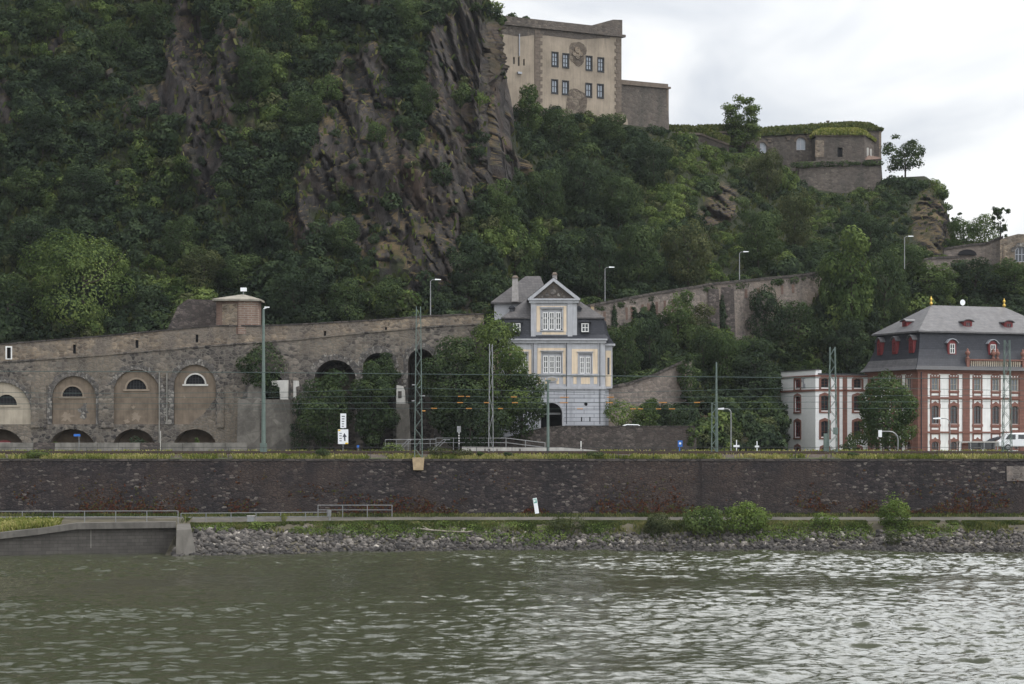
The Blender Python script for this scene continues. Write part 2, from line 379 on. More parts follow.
M['garden_wall'] = rubble('garden_wall_stone', [(0, (.055, .047, .044)), (.6, (.10, .083, .076)), (1, (.16, .135, .12))], .26, 1.7, (.06, .054, .05), patch=(.07, .055, .05), patch_scale=.2, edge=.05)
M['fort_stone'] = rubble('fort_stone', [(0, (.075, .063, .055)), (.5, (.115, .097, .083)), (1, (.165, .14, .118))], .35, 1.7, (.10, .09, .08), patch=(.12, .10, .088), patch_scale=.15, edge=.05, stain=(.06, .055, .05))
M['fort_plaster'] = plain('fort_plaster', (.275, .23, .18), .9, .32, .35, streak=True, bump=.2)
M['infill'] = plain('plaster_infill', (.165, .130, .098), .95, .34, .9, streak=True)
M['infill_pale'] = plain('pale_plaster_infill', (.36, .315, .25), .95, .2, .9, streak=True)
M['brick'] = coursed('red_brick', (.125, .072, .057), (.17, .105, .082), (.18, .15, .125), .5, .14)
M['quoin'] = plain('dark_quoin_stone', (.13, .105, .085), .9, .3, 2)
M['concrete'] = plain('concrete', (.165, .154, .138), .9, .5, .8, streak=True, bump=.2)
M['concrete_dark'] = coursed('dark_dock_stone', (.075, .068, .061), (.10, .092, .082), (.045, .042, .038), 1.0, .32, bump=.4)
M['concrete_pale'] = plain('pale_concrete', (.42, .405, .38), .9, .25, 1, streak=True)
M['render_white'] = plain('weathered_white_render', (.50, .485, .455), .9, .2, 1, streak=True)
M['sandstone'] = plain('yellow_sandstone', (.42, .32, .20), .9, .25, 2)
M['blue_grey'] = plain('blue_grey_paint', (.40, .405, .428), .75, .16, .9, streak=True)
M['blue_grey_block'] = coursed('blue_grey_ashlar', (.41, .42, .455), (.45, .46, .49), (.17, .175, .19), 2.2, .42, .8, .25, .25, .035)
M['yellow'] = plain('yellow_plaster', (.68, .555, .41), .85, .1, 1.2, streak=True)
M['white'] = plain('white_paint', (.74, .735, .715), .65, .12, .8, streak=True)
M['white_wall'] = coursed('white_brickwork', (.74, .74, .74), (.78, .78, .77), (.62, .62, .62), .5, .16, .8, .15, .1, .012, False)
M['red_stone'] = coursed('red_sandstone', (.185, .088, .069), (.22, .11, .085), (.14, .075, .06), 1.1, .36, .85, .25, .2, .03)
M['red_trim'] = plain('red_sandstone_trim', (.19, .090, .070), .85, .18, 2)
M['red_paint'] = plain('dark_red_paint', (.16, .028, .03), .6, .15, 2)
M['slate'] = coursed('dark_slate', (.028, .030, .038), (.040, .042, .052), (.02, .021, .027), .35, .2, .55, .4, .3, .02, streak=False)
M['slate_pale'] = coursed('pale_slate', (.118, .115, .122), (.155, .149, .152), (.08, .08, .085), .35, .2, .5, .75, .3, .02)
M['slate_brown'] = coursed('brown_grey_slate', (.078, .074, .076), (.108, .10, .10), (.05, .048, .05), .35, .2, .55, .4, .3, .02)
M['roof_stone'] = plain('lichened_stone_slab', (.25, .232, .195), .9, .3, 1.5)
M['concrete_mid'] = plain('weathered_concrete', (.21, .20, .18), .9, .35, .9, streak=True)
M['driftwood'] = plain('grey_driftwood', (.22, .195, .165), .9, .3, 3)
M['concrete_old'] = rubble('old_stained_concrete', [(0, (.12, .11, .098)), (1, (.21, .195, .172))], 1.3, 1.2, (.13, .12, .105), patch=(.085, .078, .068), patch_scale=.5, edge=.02, bump=.2, stain=(.05, .046, .04))
M['dock_cap'] = plain('dock_coping_concrete', (.115, .107, .096), .9, .35, .7, streak=True)
M['infill_edge'] = plain('brown_plaster_edge', (.235, .19, .145), .95, .2, 1)
M['lead'] = plain('lead_sheet', (.30, .31, .34), .45, .15, 2, .3)
M['gold'] = plain('gilded_metal', (.62, .42, .10), .4, .1, 3, .8)
M['chimney'] = plain('grey_chimney_render', (.33, .31, .30), .9, .25, 3, streak=True)
M['glass'] = glass_mat('window_glass'); M['glass_sky'] = glass_mat('sky_sheen_glass', (.24, .27, .31), .15)  # the lighter base puts the sky's reflection into the pane colour
M['glass_mid'] = glass_mat('dim_sky_sheen_glass', (.10, .115, .13), .12)  # grey base carries a weaker painted sky reflection
M['black'] = plain('dark_void', (.012, .012, .014), .9, .2, 1)
M['frame_black'] = plain('black_window_frame', (.018, .02, .024), .5, .1, 2)
M['brown_frame'] = plain('brown_window_frame', (.085, .04, .03), .6, .1, 2)
M['mast_green'] = plain('grey_green_mast_paint', (.115, .152, .135), .55, .2, 2, .1)
M['steel'] = plain('galvanised_steel', (.25, .255, .26), .45, .2, 4, .5)
M['steel_dark'] = plain('dark_fence_steel', (.03, .032, .034), .55, .2, 3)
M['wire'] = plain('weathered_wire', (.05, .075, .07), .5, .2, 3)
M['orange'] = plain('orange_insulator', (.36, .165, .035), .5, .1, 3)
M['sign_white'] = plain('white_sign_panel', (.78, .80, .82), .5, .05, 2)
M['sign_blue'] = plain('blue_sign_panel', (.03, .14, .48), .45, .1, 2)
M['sign_yellow'] = plain('yellow_sign_mark', (.75, .52, .03), .5, .1, 2)
M['sign_green'] = plain('green_sign_mark', (.10, .36, .28), .5, .1, 2)
M['ink'] = plain('dark_sign_marking', (.05, .055, .07), .6, .1, 2)
M['car_white'] = plain('white_car_paint', (.72, .73, .75), .25, .04, 2, spec=.5)
M['rubber'] = plain('tyre_rubber', (.02, .02, .02), .8, .1, 2)
M['asphalt'] = plain('path_asphalt', (.095, .088, .076), .95, .45, .5)
M['ballast'] = plain('track_ballast', (.09, .075, .062), .95, .4, 6, bump=.5)
M['rust'] = plain('rail_steel', (.07, .045, .032), .6, .3, 3, .4)
M['turf_soil'] = plain('turf_soil', (.05, .062, .022), .95, .4, 1.5, bump=.4)
M['earth'] = plain('bank_earth', (.075, .066, .045), .95, .4, .7, bump=.4)
M['weather_patch'] = rubble('bared_stone_patch', [(0, (.075, .06, .05)), (.5, (.13, .105, .085)), (1, (.21, .175, .14))], .5, 1.4, (.12, .1, .08))

# ------------------------------------------------------------------ river
def water_mat():
    m, n, l, p = new_mat('river_water'); t = n.new('ShaderNodeTexCoord')
    p.inputs['Base Color'].default_value = (.040, .044, .025, 1); p.inputs['Roughness'].default_value = .03
    p.inputs['IOR'].default_value = 1.33
    f = add_noise(n, l, add_map(n, l, t.outputs['Object'], (1, .7, 1)), 2.8, 4, .6)
    add_bump(n, l, p, f, .35, .12); return m
M['water'] = water_mat()
xs = np.concatenate([np.array([-500, -300, -200, -120, -80]), np.arange(-58, 58.01, .17), np.array([80, 120, 200, 300, 500])])
ys = np.concatenate([np.array([-300, -60, 0, 40, 70, 85]), np.arange(90, 140, .15), np.arange(140, 222.01, .24)])
gx, gy = np.meshgrid(xs, ys)
def ridge(x, y, s): return 1-np.abs(2*fbm(x, y, 0, 2, s)-1)
hz = .42*fbm(gx/8.0, gy/5.0, 3, 3, 5)+.13*ridge(gx/2.6+.3*gy/4, gy/1.9, 8)+.15*ridge(gx/1.5+.15*gy, gy/1.0-gx*.1, 21)+.11*fbm(gx/.62, gy/.5, 1, 2, 33)
gust = np.clip(2.6*fbm(gx/22, gy/15, 9, 4, 40)-.25, .35, 1.7)
gz = (hz-.52)*gust; gz[(gy < 89)] = 0
V = np.stack([gx, gy, gz], -1).reshape(-1, 3); nx, ny = len(xs), len(ys)
q = (np.arange(ny-1)[:, None]*nx+np.arange(nx-1)).ravel(); Fq = np.stack([q, q+1, q+nx+1, q+nx], 1)
tag(link('water', np_mesh('water', V, Fq, M['water'], smooth=True)), kind='structure')

# ------------------------------------------------------------------ thin summer haze over the whole valley
hm = bpy.data.materials.new('haze_air'); hm.use_nodes = True; hn = hm.node_tree.nodes; hn.clear(); ho = hn.new('ShaderNodeOutputMaterial'); pv = hn.new('ShaderNodeVolumePrincipled')
pv.inputs['Color'].default_value = (.80, .85, .92, 1); pv.inputs['Density'].default_value = .00006; pv.inputs['Anisotropy'].default_value = .2; hm.node_tree.links.new(pv.outputs[0], ho.inputs['Volume'])
hz_ = MB().box(-540, 540, -330, 720, -6, 140).build('haze', hm); tag(hz_, kind='stuff')

# ------------------------------------------------------------------ river bank, path, railway ground
YQ = 226.5
WL = [(-200, 204), (0, 204), (178, 204), (200, 205), (250, 208.5), (300, 211.5), (400, 214.5), (512, 216.5), (700, 216.3), (1024, 214), (1300, 213)]
def bank_prof(px, dock=True):
    """(Y, z) points of the bank below the quay wall at an image column"""
    yw = itp(px, WL)
    if px < 188: return [(215.2, -2), (215.3, 2.35), (216.5, 2.55), (219, 2.6), (221.5, 2.75), (225, 2.85), (YQ+.6, 3.0)]
    a = min(1, (px-188)/200)
    return [(yw-4, -1.4), (yw, 0.0), (yw+(219.6-yw)*.5, 1.05), (219.8, 1.85+.25*a), (220.9, 2.2+.28*a), (225.3, 2.84), (YQ+.6, 3.02)]
pxs = list(range(-700, -160, 60))+list(range(-160, 184, 8))+[186, 189]+list(range(196, 1200, 4))+list(range(1200, 1900, 60))
V = []; n7 = 7; sub = 5
for px in pxs:
    pr = bank_prof(px)
    for i in range(6):
        for k in range(sub if i < 5 else sub+1):
            f = k/sub; Y = pr[i][0]*(1-f)+pr[i+1][0]*f; z = pr[i][1]*(1-f)+pr[i+1][1]*f; V.append((wx(px, 220), Y, z))
V = np.array(V); nr = 6*sub+1; nc = len(pxs)
V[:, 2] += np.where((V[:, 1] > 205) & (V[:, 1] < 221.2), .35*(fbm(V[:, 0]/1.5, V[:, 1]/1.2, 0, 3, 2)-.5), .04*(fbm(V[:, 0], V[:, 1], 0, 2, 3)-.5))
q = (np.arange(nc-1)[:, None]*nr+np.arange(nr-1)).ravel(); Fq = np.stack([q, q+nr, q+nr+1, q+1], 1)
tag(link('river_bank', np_mesh('river_bank', V, Fq, M['earth'], smooth=True)), kind='structure')
def bank_z(px, Y):
    pr = bank_prof(px); return float(np.interp(Y, [p[0] for p in pr], [p[1] for p in pr]))
# towpath: a slim asphalt sheet on the bank
mb = MB(); pts = [(px, 222.2+(.0 if px > 188 else .0)) for px in range(-700, 1900, 50)]
for a, b in zip(pts[:-1], pts[1:]):
    q4 = []
    for px, Y in ((a[0], 221.8), (b[0], 221.8), (b[0], 225), (a[0], 225)): q4.append((wx(px, 220), Y, bank_z(px, Y)+.05))
    mb.quad(*q4)
tag(mb.build('path', M['asphalt']), kind='structure')
# railway terrace above the quay wall, reaching back under the hill and out to the sides
mb = MB(); rowsY = [(YQ+1.0, 8.52), (YQ+2.2, 8.72), (231, 8.88), (240, 9.05), (250, 9.15), (300, 9.2), (700, 9.5)]
for (y0, z0), (y1, z1) in zip(rowsY[:-1], rowsY[1:]): mb.quad((-480, y0, z0), (480, y0, z0), (480, y1, z1), (-480, y1, z1))
tag(mb.build('ground', M['turf_soil']), kind='structure')
def ground_z(Y): return float(np.interp(Y, [r[0] for r in rowsY], [r[1] for r in rowsY]))
# quay wall, slightly battered, with a coping
t = thing('quay_wall', 'long dark rubble quay wall running the whole width above the towpath', 'wall', (0, YQ, 3))
mb = MB(); xa = -150
mb.loft([[(-150, 0, -.8), (150, 0, -.8), (150, 2, -.8), (-150, 2, -.8)], [(-150, .8, 5.4), (150, .8, 5.4), (150, 2, 5.4), (-150, 2, 5.4)]])
mb.build('wall_face', M['quay'], t)
MB().box(-150, 150, .72, 1.5, 5.4, 5.62).build('coping', M['quay_cap'], t)
# a slightly proud pilaster strip and a pale repaired panel of the quay wall
for a, b, mk in ((702, 729, 'garden_wall'), (1008, 1040, 'ramp')):
    x0, x1 = wx(a, YQ), wx(b, YQ); zt = 5.3 if a < 1000 else 4.9; zb = 0 if a < 1000 else 3.4
    y = lambda z: .8*(z+.8)/6.42-.07
    MB().loft([[(x0, y(zb), zb), (x1, y(zb), zb), (x1, y(zb)+.3, zb), (x0, y(zb)+.3, zb)], [(x0, y(zt), zt), (x1, y(zt), zt), (x1, y(zt)+.3, zt), (x0, y(zt)+.3, zt)]]).build('repaired_panel', M['quay' if a < 1000 else mk], t)

# ------------------------------------------------------------------ hill: one sheet of real depth
COLS = [(-150, 255, 350, 345, -270, 1), (300, 255, 330, 345, -270, 1), (400, 255, 326, 338, -220, 1), (450, 255, 326, 328, -110, 1), (480, 256, 330, 316, -34, .9), (489, 256, 335, 311, 0, .8),
        (498, 256, 345, 308, 26, .6), (507, 257, 355, 307, 80, .4), (517, 257, 370, 308, 148, .2), (524, 258, 380, 344, 98, 0), (560, 258, 400, 345, 108, 0), (622, 256, 430, 345, 124, 0),
        (668, 254, 448, 350, 130, 0), (700, 253, 450, 360, 142, 0), (768, 255, 449, 376, 161, 0), (782, 284, 448, 380, 168, 0), (794, 284, 446, 381, 171, 0), (802, 284, 446, 381, 187, 0), (840, 284, 440, 381, 193, 0), (876, 285, 430, 382, 192, 0), (885, 285, 430, 388, 178, 0),
        (925, 286, 420, 386, 176, 0), (940, 287, 415, 382, 186, 0), (947, 288, 410, 368, 212, 0), (957, 288, 410, 352, 240, 0), (1000, 288, 410, 345, 243, 0), (1100, 288, 410, 345, 240, 0), (1300, 288, 410, 345, 250, 0)]
ROAD = [(540, 318, 270, 30), (560, 312, 272, 34), (600, 305, 274, 36), (650, 295.5, 278, 40), (700, 287.5, 283, 42), (740, 282.5, 287, 60), (790, 277.5, 292.5, 52), (822, 273.5, 297, 20), (860, 268, 303, 12), (905, 263, 309, 20), (935, 259, 313, 20), (960, 258, 316, 20), (1000, 258, 318, 16), (1100, 258, 320, 16)]   # px, py, Y, wall rows below
CA = np.array(COLS, float)
def colv(u): return [np.interp(u, CA[:, 0], CA[:, k]) for k in range(1, 6)]
def hill_base(u, t):
    yb, pb, yr, pr, cl = colv(u)
    g1 = np.interp(t, [0, .2, .34, .6, 1], [0, .22, .30, .50, 1]); g2 = t+.06*np.sin(t*6.28)
    pp = pb+(pr-pb)*t; yy = yb+(yr-yb)*(g1*cl+g2*(1-cl))
    # the climbing road cuts a step into the slope: up to the wall foot, then back behind the wall
    RA = np.array(ROAD); pq, yq, dq = [np.interp(u, RA[:, 0], RA[:, k]) for k in (1, 2, 3)]; pf = pq+dq
    a1 = yb+(yq-.4-yb)*np.clip((pb-pp)/np.maximum(pb-pf, 1), 0, 1)
    a2 = yq-.4+9*np.clip((pf-pp)/dq, 0, 1)*np.clip(dq/30, .35, 1)
    a3 = yq-.4+9*np.clip(dq/30, .35, 1)+(yr-(yq-.4+9*np.clip(dq/30, .35, 1)))*np.clip((pq-pp)/np.maximum(pq-pr, 1), 0, 1)
    st = np.where(pp > pf, a1, np.where(pp > pq, a2, a3)); wt = np.clip((np.asarray(u)-535)/30, 0, 1)
    return pp, yy*(1-wt)+st*wt
ROCKS = [(200, 70, 26, 60, 1.0), (172, 45, 16, 40, .8), (130, 105, 34, 32, .8), (225, 150, 18, 60, .6), (355, 120, 36, 90, .85), (400, 190, 40, 70, .95), (375, 50, 14, 50, .6), (440, 100, 16, 110, .75), (470, 60, 24, 90, .95),
         (500, 120, 16, 60, 1.2), (425, 270, 40, 40, .8), (330, 170, 24, 40, .7), (300, 215, 26, 36, .55), (120, 200, 14, 36, .55), (60, 40, 20, 26, .35), (10, 120, 22, 40, .35), (250, 60, 22, 60, .5), (190, 130, 20, 40, .7), (440, 220, 22, 50, .6),
         (720, 205, 26, 20, .6), (660, 225, 22, 24, .35), (770, 250, 24, 20, .3), (930, 232, 13, 26, 1.4), (920, 215, 8, 22, .6), (720, 420, 32, 26, .6), (660, 405, 22, 30, .7), (600, 250, 20, 24, .3), (775, 425, 14, 26, .4)]
def rock_mask(u, py):
    u = np.asarray(u, float); py = np.asarray(py, float); r = 0
    for a, b, c, d, k in ROCKS: r = r+k*np.exp(-((u-a)/c)**2-((py-b)/d)**2)
    nn = fbm(u/26, py/34, 2, 4, 71); r = r*np.clip(.35+1.3*fbm(u/9, py/14, 5, 3, 91), 0, 1.3)+1.5*(nn-.5)
    return np.clip((r-.345)/.26, 0, 1)
us = np.concatenate([np.arange(-150, 484, 2.2), np.arange(484, 528, .6), np.arange(528, 1130, 2.2), np.arange(1130, 1300, 20)]); ts = np.linspace(0, 1, 230)
UU, TT = np.meshgrid(us, ts, indexing='ij'); PP, YY = hill_base(UU, TT)
XX = (UU-CX)/F_PX*YY; ZZ = CAM_H+(HY-PP)/F_PX*YY
RK = rock_mask(UU, PP)
dX = np.gradient(XX, axis=0); dY = np.gradient(YY, axis=0); dL = np.hypot(dX, dY); SS = np.cumsum(dL, 0)-60     # arc length along each contour
cl = np.interp(UU, CA[:, 0], CA[:, 5])
big = fbm(XX/16, ZZ/30, 1, 3, 11)-.5
rid = 1-np.abs(2*fbm(SS/7, ZZ/28, 4, 3, 13)-1)
fine_ = fbm(XX/.9, ZZ/.8, 8, 3, 23)-.5
env = np.clip(TT/.1, 0, 1)*np.clip((1-TT)/.05, 0, 1)
wob1 = fbm(SS/5, ZZ/8, 2, 3, 61); a1, a2, ax1, ay1, ae = worley(SS/3.2, ZZ/9.0+SS/40, 3); b1, b2, bx1, by1, be = worley(SS/1.4, ZZ/4.0+SS/20, 8); c1, c2, cx1, cy1, ce = worley(SS/.8, ZZ/1.7, 28)
saw = (ZZ/8+1.6*fbm(SS/7, ZZ/12, 3, 3, 51)+SS/23) % 1.0
D = -(RK*((saw-.5)*.9*cl))*np.clip(TT/.1, 0, 1)*np.clip((1-TT)/.05, 0, 1)     # cliffs: near vertical faces and ledges
D = D-(big*(9+9*cl)+RK*((rid-.45)*1.6+(a1-.5)*3.4+ax1*(a2-.5)*4.2+ay1*(a1-.5)*3.4+(b1-.5)*1.3+bx1*(b2-.5)*2.2+by1*(b1-.5)*1.6+(c1-.5)*.6-.4*np.clip(1-be/.08, 0, 1)-.8*np.clip(1-ae/.05, 0, 1))+(1-RK)*fine_*1.1)*env
for a, b, c, d, k in ROCKS:                       # outcrops stand out of the slope
    D -= env*3.2*k*np.exp(-((UU-a)/(c*1.0))**2-((PP-b)/(d*1.0))**2)
D = D*(1-.72*np.exp(-((UU-505)/16)**2)); XD = XX-D*np.clip(dY/dL, -.9, .9)*np.clip((UU-480)/8, 0, 1)*np.clip((530-UU)/8, 0, 1); YD = YY+D*np.where((UU > 482) & (UU < 528), np.clip(dX/dL, .3, 1), 1)
# back side: a plateau behind the ridge
ext = [(12, -.4), (60, -1.5), (260, -4)]
XE = np.concatenate([XD]+[XD[:, -1:]*(1+dy/400) for dy, dz in ext], 1); YE = np.concatenate([YD]+[YD[:, -1:]+dy for dy, dz in ext], 1); ZE = np.concatenate([ZZ]+[ZZ[:, -1:]+dz for dy, dz in ext], 1)
RE = np.concatenate([RK]+[RK[:, -1:]*0]*3, 1); TN = (.38*b1+.34*a2+.28*c2)*np.clip(.3+ae/.10, .3, 1)*np.clip(.45+be/.12, .45, 1); TN = np.concatenate([TN]+[TN[:, -1:]]*3, 1); TN = np.concatenate([TN[:, :1], TN], 1)
# front toe: run the lowest row down into the ground
XE = np.concatenate([XD[:, :1], XE], 1); YE = np.concatenate([YD[:, :1]-.8, YE], 1); ZE = np.concatenate([np.full_like(ZZ[:, :1], 8.0), ZE], 1); RE = np.concatenate([RE[:, :1], RE], 1)
nu, nv = XE.shape; q = (np.arange(nu-1)[:, None]*nv+np.arange(nv-1)).ravel(); Fq = np.stack([q, q+nv, q+nv+1, q+1], 1)
def hill_mat():
    m, n, l, p = new_mat('hill_rock_and_soil'); t = n.new('ShaderNodeTexCoord'); v = t.outputs['Object']
    at = n.new('ShaderNodeAttribute'); at.attribute_name = 'rock'
    a = add_noise(n, l, add_map(n, l, v, (.5, .5, .24)), 1.0, 8, .68, .3)
    rock = add_ramp(n, l, a, [(.28, (.030, .029, .030)), (.45, (.057, .053, .052)), (.58, (.084, .077, .072)), (.75, (.14, .128, .117))])
    b = add_noise(n, l, v, .16, 5, .6)
    rock = mixc(n, l, add_ramp(n, l, b, [(.5, (0, 0, 0)), (.66, (.6, .6, .6))]), rock, (.095, .06, .042))
    tn = n.new('ShaderNodeAttribute'); tn.attribute_name = 'tone'
    rock = mixc(n, l, .8, rock, add_ramp(n, l, tn.outputs['Fac'], [(.12, (.24, .235, .245)), (.42, (.56, .55, .56)), (.75, (1.08, 1.02, .97))]), 'MULTIPLY')
    cr_ = n.new('ShaderNodeTexVoronoi'); cr_.feature = 'DISTANCE_TO_EDGE'; cr_.inputs['Scale'].default_value = 1; l.new(add_map(n, l, v, (.8, .8, .3)), cr_.inputs['Vector'])
    rock = mixc(n, l, add_ramp(n, l, cr_.outputs['Distance'], [(.0, (.55, .55, .55)), (.05, (0, 0, 0))]), rock, (.02, .018, .02))
    g = n.new('ShaderNodeNewGeometry'); sx = n.new('ShaderNodeSeparateXYZ'); l.new(g.outputs['True Normal'], sx.inputs[0])
    dry = add_ramp(n, l, add_noise(n, l, v, .5, 4), [(.35, (.05, .048, .02)), (.6, (.125, .09, .048))])
    rock = mixc(n, l, add_ramp(n, l, sx.outputs[2], [(.66, (0, 0, 0)), (.86, (1, 1, 1))]), rock, dry)
    soil = add_ramp(n, l, add_noise(n, l, v, .7, 5), [(.35, (.020, .026, .014)), (.65, (.036, .042, .02))])
    l.new(mixc(n, l, at.outputs['Fac'], soil, rock), p.inputs['Base Color'])
    p.inputs['Roughness'].default_value = .92; p.inputs['Specular IOR Level'].default_value = .15
    add_bump(n, l, p, add_noise(n, l, add_map(n, l, v, (1.8, 1.8, .9)), 1.2, 8, .75), 1.0, .7); return m
M['hill'] = hill_mat()
V = np.stack([XE, YE, ZE], -1).reshape(-1, 3)
tag(link('hill', np_mesh('hill', V, Fq, M['hill'], extra={'rock': RE.ravel(), 'tone': TN.ravel()})), kind='structure')
def hill_at(u, py):
    """point of the hill surface seen near an image position (bilinear in its own grid)"""
    yb, pb, yr, pr, c = colv(u); t = np.clip((py-pb)/(pr-pb), 0, 1)
    i = int(np.clip(np.searchsorted(us, u)-1, 0, len(us)-2)); j = int(np.clip(t*229, 0, 228))
    return Vector((XD[i, j], YD[i, j], ZZ[i, j]))

# ------------------------------------------------------------------ windows and roofs used by all buildings
def window(parent, outline, y, frame_m, nx=2, nz=3, fw=.07, glass='glass', fd=.05, name='window'):
    """a framed window in an opening: frame with glazing bars (part) and its pane (sub-part)"""
    xs_ = [p[0] for p in outline]; zs_ = [p[1] for p in outline]; x0, x1, z0, z1 = min(xs_), max(xs_), min(zs_), max(zs_)
    cx_, cz_ = (x0+x1)/2, (z0+z1)/2; sx_ = max(.2, 1-2*fw/(x1-x0)); sz_ = max(.2, 1-2*fw/(z1-z0))
    inner = [(cx_+(x-cx_)*sx_, cz_+(z-cz_)*sz_) for x, z in outline]; k = len(outline)
    mb = MB()
    for i in range(k):
        j = (i+1) % k
        mb.add([(outline[i][0], y-fd, outline[i][1]), (outline[j][0], y-fd, outline[j][1]), (inner[j][0], y-fd, inner[j][1]), (inner[i][0], y-fd, inner[i][1]), (inner[i][0], y+.03, inner[i][1]), (inner[j][0], y+.03, inner[j][1])], [(0, 1, 2, 3), (3, 2, 5, 4)])
    def top_at(x):
        zz = [z for (xa, za), (xb, zb) in zip(inner, inner[1:]+inner[:1]) if (xa-x)*(xb-x) <= 0 and abs(xa-xb) > 1e-6 for z in (za+(zb-za)*(x-xa)/(xb-xa),)]
        return max(zz) if zz else z1
    b = fw*.32
    for i in range(1, nx):
        x = x0+(x1-x0)*i/nx; mb.box(x-b*1.3, x+b*1.3, y-fd*.8, y+.01, z0+fw*.5, top_at(x))
    for i in range(1, nz):
        z = z0+(z1-z0)*i/nz; mb.box(x0+fw*.5, x1-fw*.5, y-fd*.6, y+.005, z-b, z+b)
    f = mb.build(name, frame_m, parent)
    pn = MB(); pn.add([(x, y+.02, z) for x, z in inner], [tuple(range(k))]); pn.build('pane', M[glass], f)
    return f
def ring_rect(x0, x1, y0, y1, z): return [(x0, y0, z), (x1, y0, z), (x1, y1, z), (x0, y1, z)]
def arch_ring(cx, hw, zs, wd, y0, y1, n=14, z0=None, rise=None):
    """voussoir ring with slightly uneven stones"""
    rise = hw if rise is None else rise; mb = MB()
    for i in range(n):
        a, b = math.pi*i/n+.012, math.pi*(i+1)/n-.012; w = wd*random.uniform(.8, 1.2)
        P = [(cx+(hw)*math.cos(a), zs+rise*math.sin(a)), (cx+(hw+w)*math.cos(a), zs+(rise+w)*math.sin(a)), (cx+(hw+w)*math.cos(b), zs+(rise+w)*math.sin(b)), (cx+hw*math.cos(b), zs+rise*math.sin(b))]
        mb.prism(P, y0-random.uniform(0, .03), y1)
    if z0 is not None:
        z = z0
        while z < zs-.25:
            h = random.uniform(.35, .6); h = min(h, zs-z)
            for sgn in (-1, 1):
                w = wd*random.uniform(.7, 1.5); xa, xb = cx+sgn*hw, cx+sgn*(hw+w)
                mb.box(min(xa, xb), max(xa, xb), y0-random.uniform(0, .02), y1, z+.01, z+h-.01)
            z += h
    return mb
def blotch(cx, cz, rx, rz, n=18, seed=0, rag=False):
    rg = random.Random(seed); k = [rg.uniform(.72, 1.12) for i in range(n)]; k = [rg.uniform(.35, 1.2) for i in range(n)] if rag else [(k[i-1]+k[i]*2+k[(i+1) % n])/4 for i in range(n)]
    return [(cx+rx*math.cos(2*math.pi*i/n)*k[i], cz+rz*math.sin(2*math.pi*i/n)*k[i]) for i in range(n)]

# ------------------------------------------------------------------ arcade wall
YA = 247.0; sA = YA/F_PX; ZA = 9.3
ax = lambda px: (px-137)*sA
az = lambda py: CAM_H+(HY-py)*sA-ZA
t = thing('arcade_wall', 'tall weathered stone arcade wall with plaster filled arches and half moon windows', 'wall', (wx(137, YA), YA, ZA))
TOP = [(-70, 349), (0, 345), (100, 337), (213, 326.5), (258, 326.5), (300, 325), (380, 320.5), (430, 316.5), (484, 314.5)]
STR = [(-70, 368), (0, 362), (100, 355), (213, 345.5), (300, 339), (360, 333), (430, 326.5), (484, 323.5)]
up = [(1, 30, 382), (74, 22, 376), (136.5, 23, 369.5), (195, 21, 364.5)]      # centre, half width, crown
low = [(0, 24, 429), (72, 23, 429), (134, 21, 429), (195, 21.5, 429)]
big = [(268, 17, 372), (335, 21, 360), (378, 15, 353), (421, 13, 349)]
holes = []
for c, h, cr_ in up: holes.append(arch(ax(c), h*sA, az(424.3), az(cr_)-h*sA, 14))
for c, h, cr_ in low: holes.append(arch(ax(c), h*sA, 0.1, az(cr_)-.85*h*sA, 14, .85*h*sA))
for c, h, cr_ in big: holes.append(arch(ax(c), h*sA, 0.1, az(cr_)-h*sA, 14))
outer = [(ax(-70), -.5), (ax(484), -.5)]+[(ax(p), az(q)) for p, q in STR[::-1]]
mb = MB().panel(outer, holes, 0, .45)
k = len(STR)
for (p0, q0), (p1, q1) in zip(STR[:-1], STR[1:]): mb.quad((ax(p0), 0, az(q0)), (ax(p1), 0, az(q1)), (ax(p1), 3, az(q1)), (ax(p0), 3, az(q0)))
mb.quad((ax(484), 0, -.5), (ax(484), 3, -.5), (ax(484), 3, az(323.5)), (ax(484), 0, az(323.5)))
mb.build('wall_face', M['arcade'], t)
# parapet above the string line, with slots
slots = [(9, 353, 4.0, 11), (74.5, 349, 3, 9), (137, 344, 3, 8), (197, 338.5, 2.6, 8), (325, 335, 2.2, 8), (386, 330.5, 2, 7)]
sh = [rect(ax(a-w/2), ax(a+w/2), az(b+h/2), az(b-h/2)) for a, b, w, h in slots]
outer = [(ax(p), az(q)+.02) for p, q in STR]+[(ax(p), az(q)) for p, q in TOP[::-1]]
mb = MB().panel(outer, sh, -.06, .35)
mb.build('parapet', M['parapet'], t)
mb = MB()
for h in sh: mb.add([(x, .28, z) for x, z in h], [(0, 1, 2, 3)])
mb.build('slot_back', M['black'], t)
mb = MB(); xs_ = [x for x, w in [(9, 0)]]
fr = sh[0]; x0, x1, z0, z1 = fr[0][0], fr[1][0], fr[0][1], fr[2][1]
for b in ((x0-.14, x0, z0-.1, z1+.14), (x1, x1+.14, z0-.1, z1+.14), (x0, x1, z1, z1+.14), (x0, x1, z0-.1, z0)): mb.box(b[0], b[1], -.1, .02, b[2], b[3])
mb.build('white_slot_surround', M['white'], t)
mb = MB()
for (p0, q0), (p1, q1) in zip(TOP[:-1], TOP[1:]):
    mb.loft([[(ax(p0), -.16, az(q0)), (ax(p0), .75, az(q0)), (ax(p0), .75, az(q0)+.16), (ax(p0), -.16, az(q0)+.16)], [(ax(p1), -.16, az(q1)), (ax(p1), .75, az(q1)), (ax(p1), .75, az(q1)+.16), (ax(p1), -.16, az(q1)+.16)]])
mb.build('coping', M['quay_cap'], t)
mb = MB()
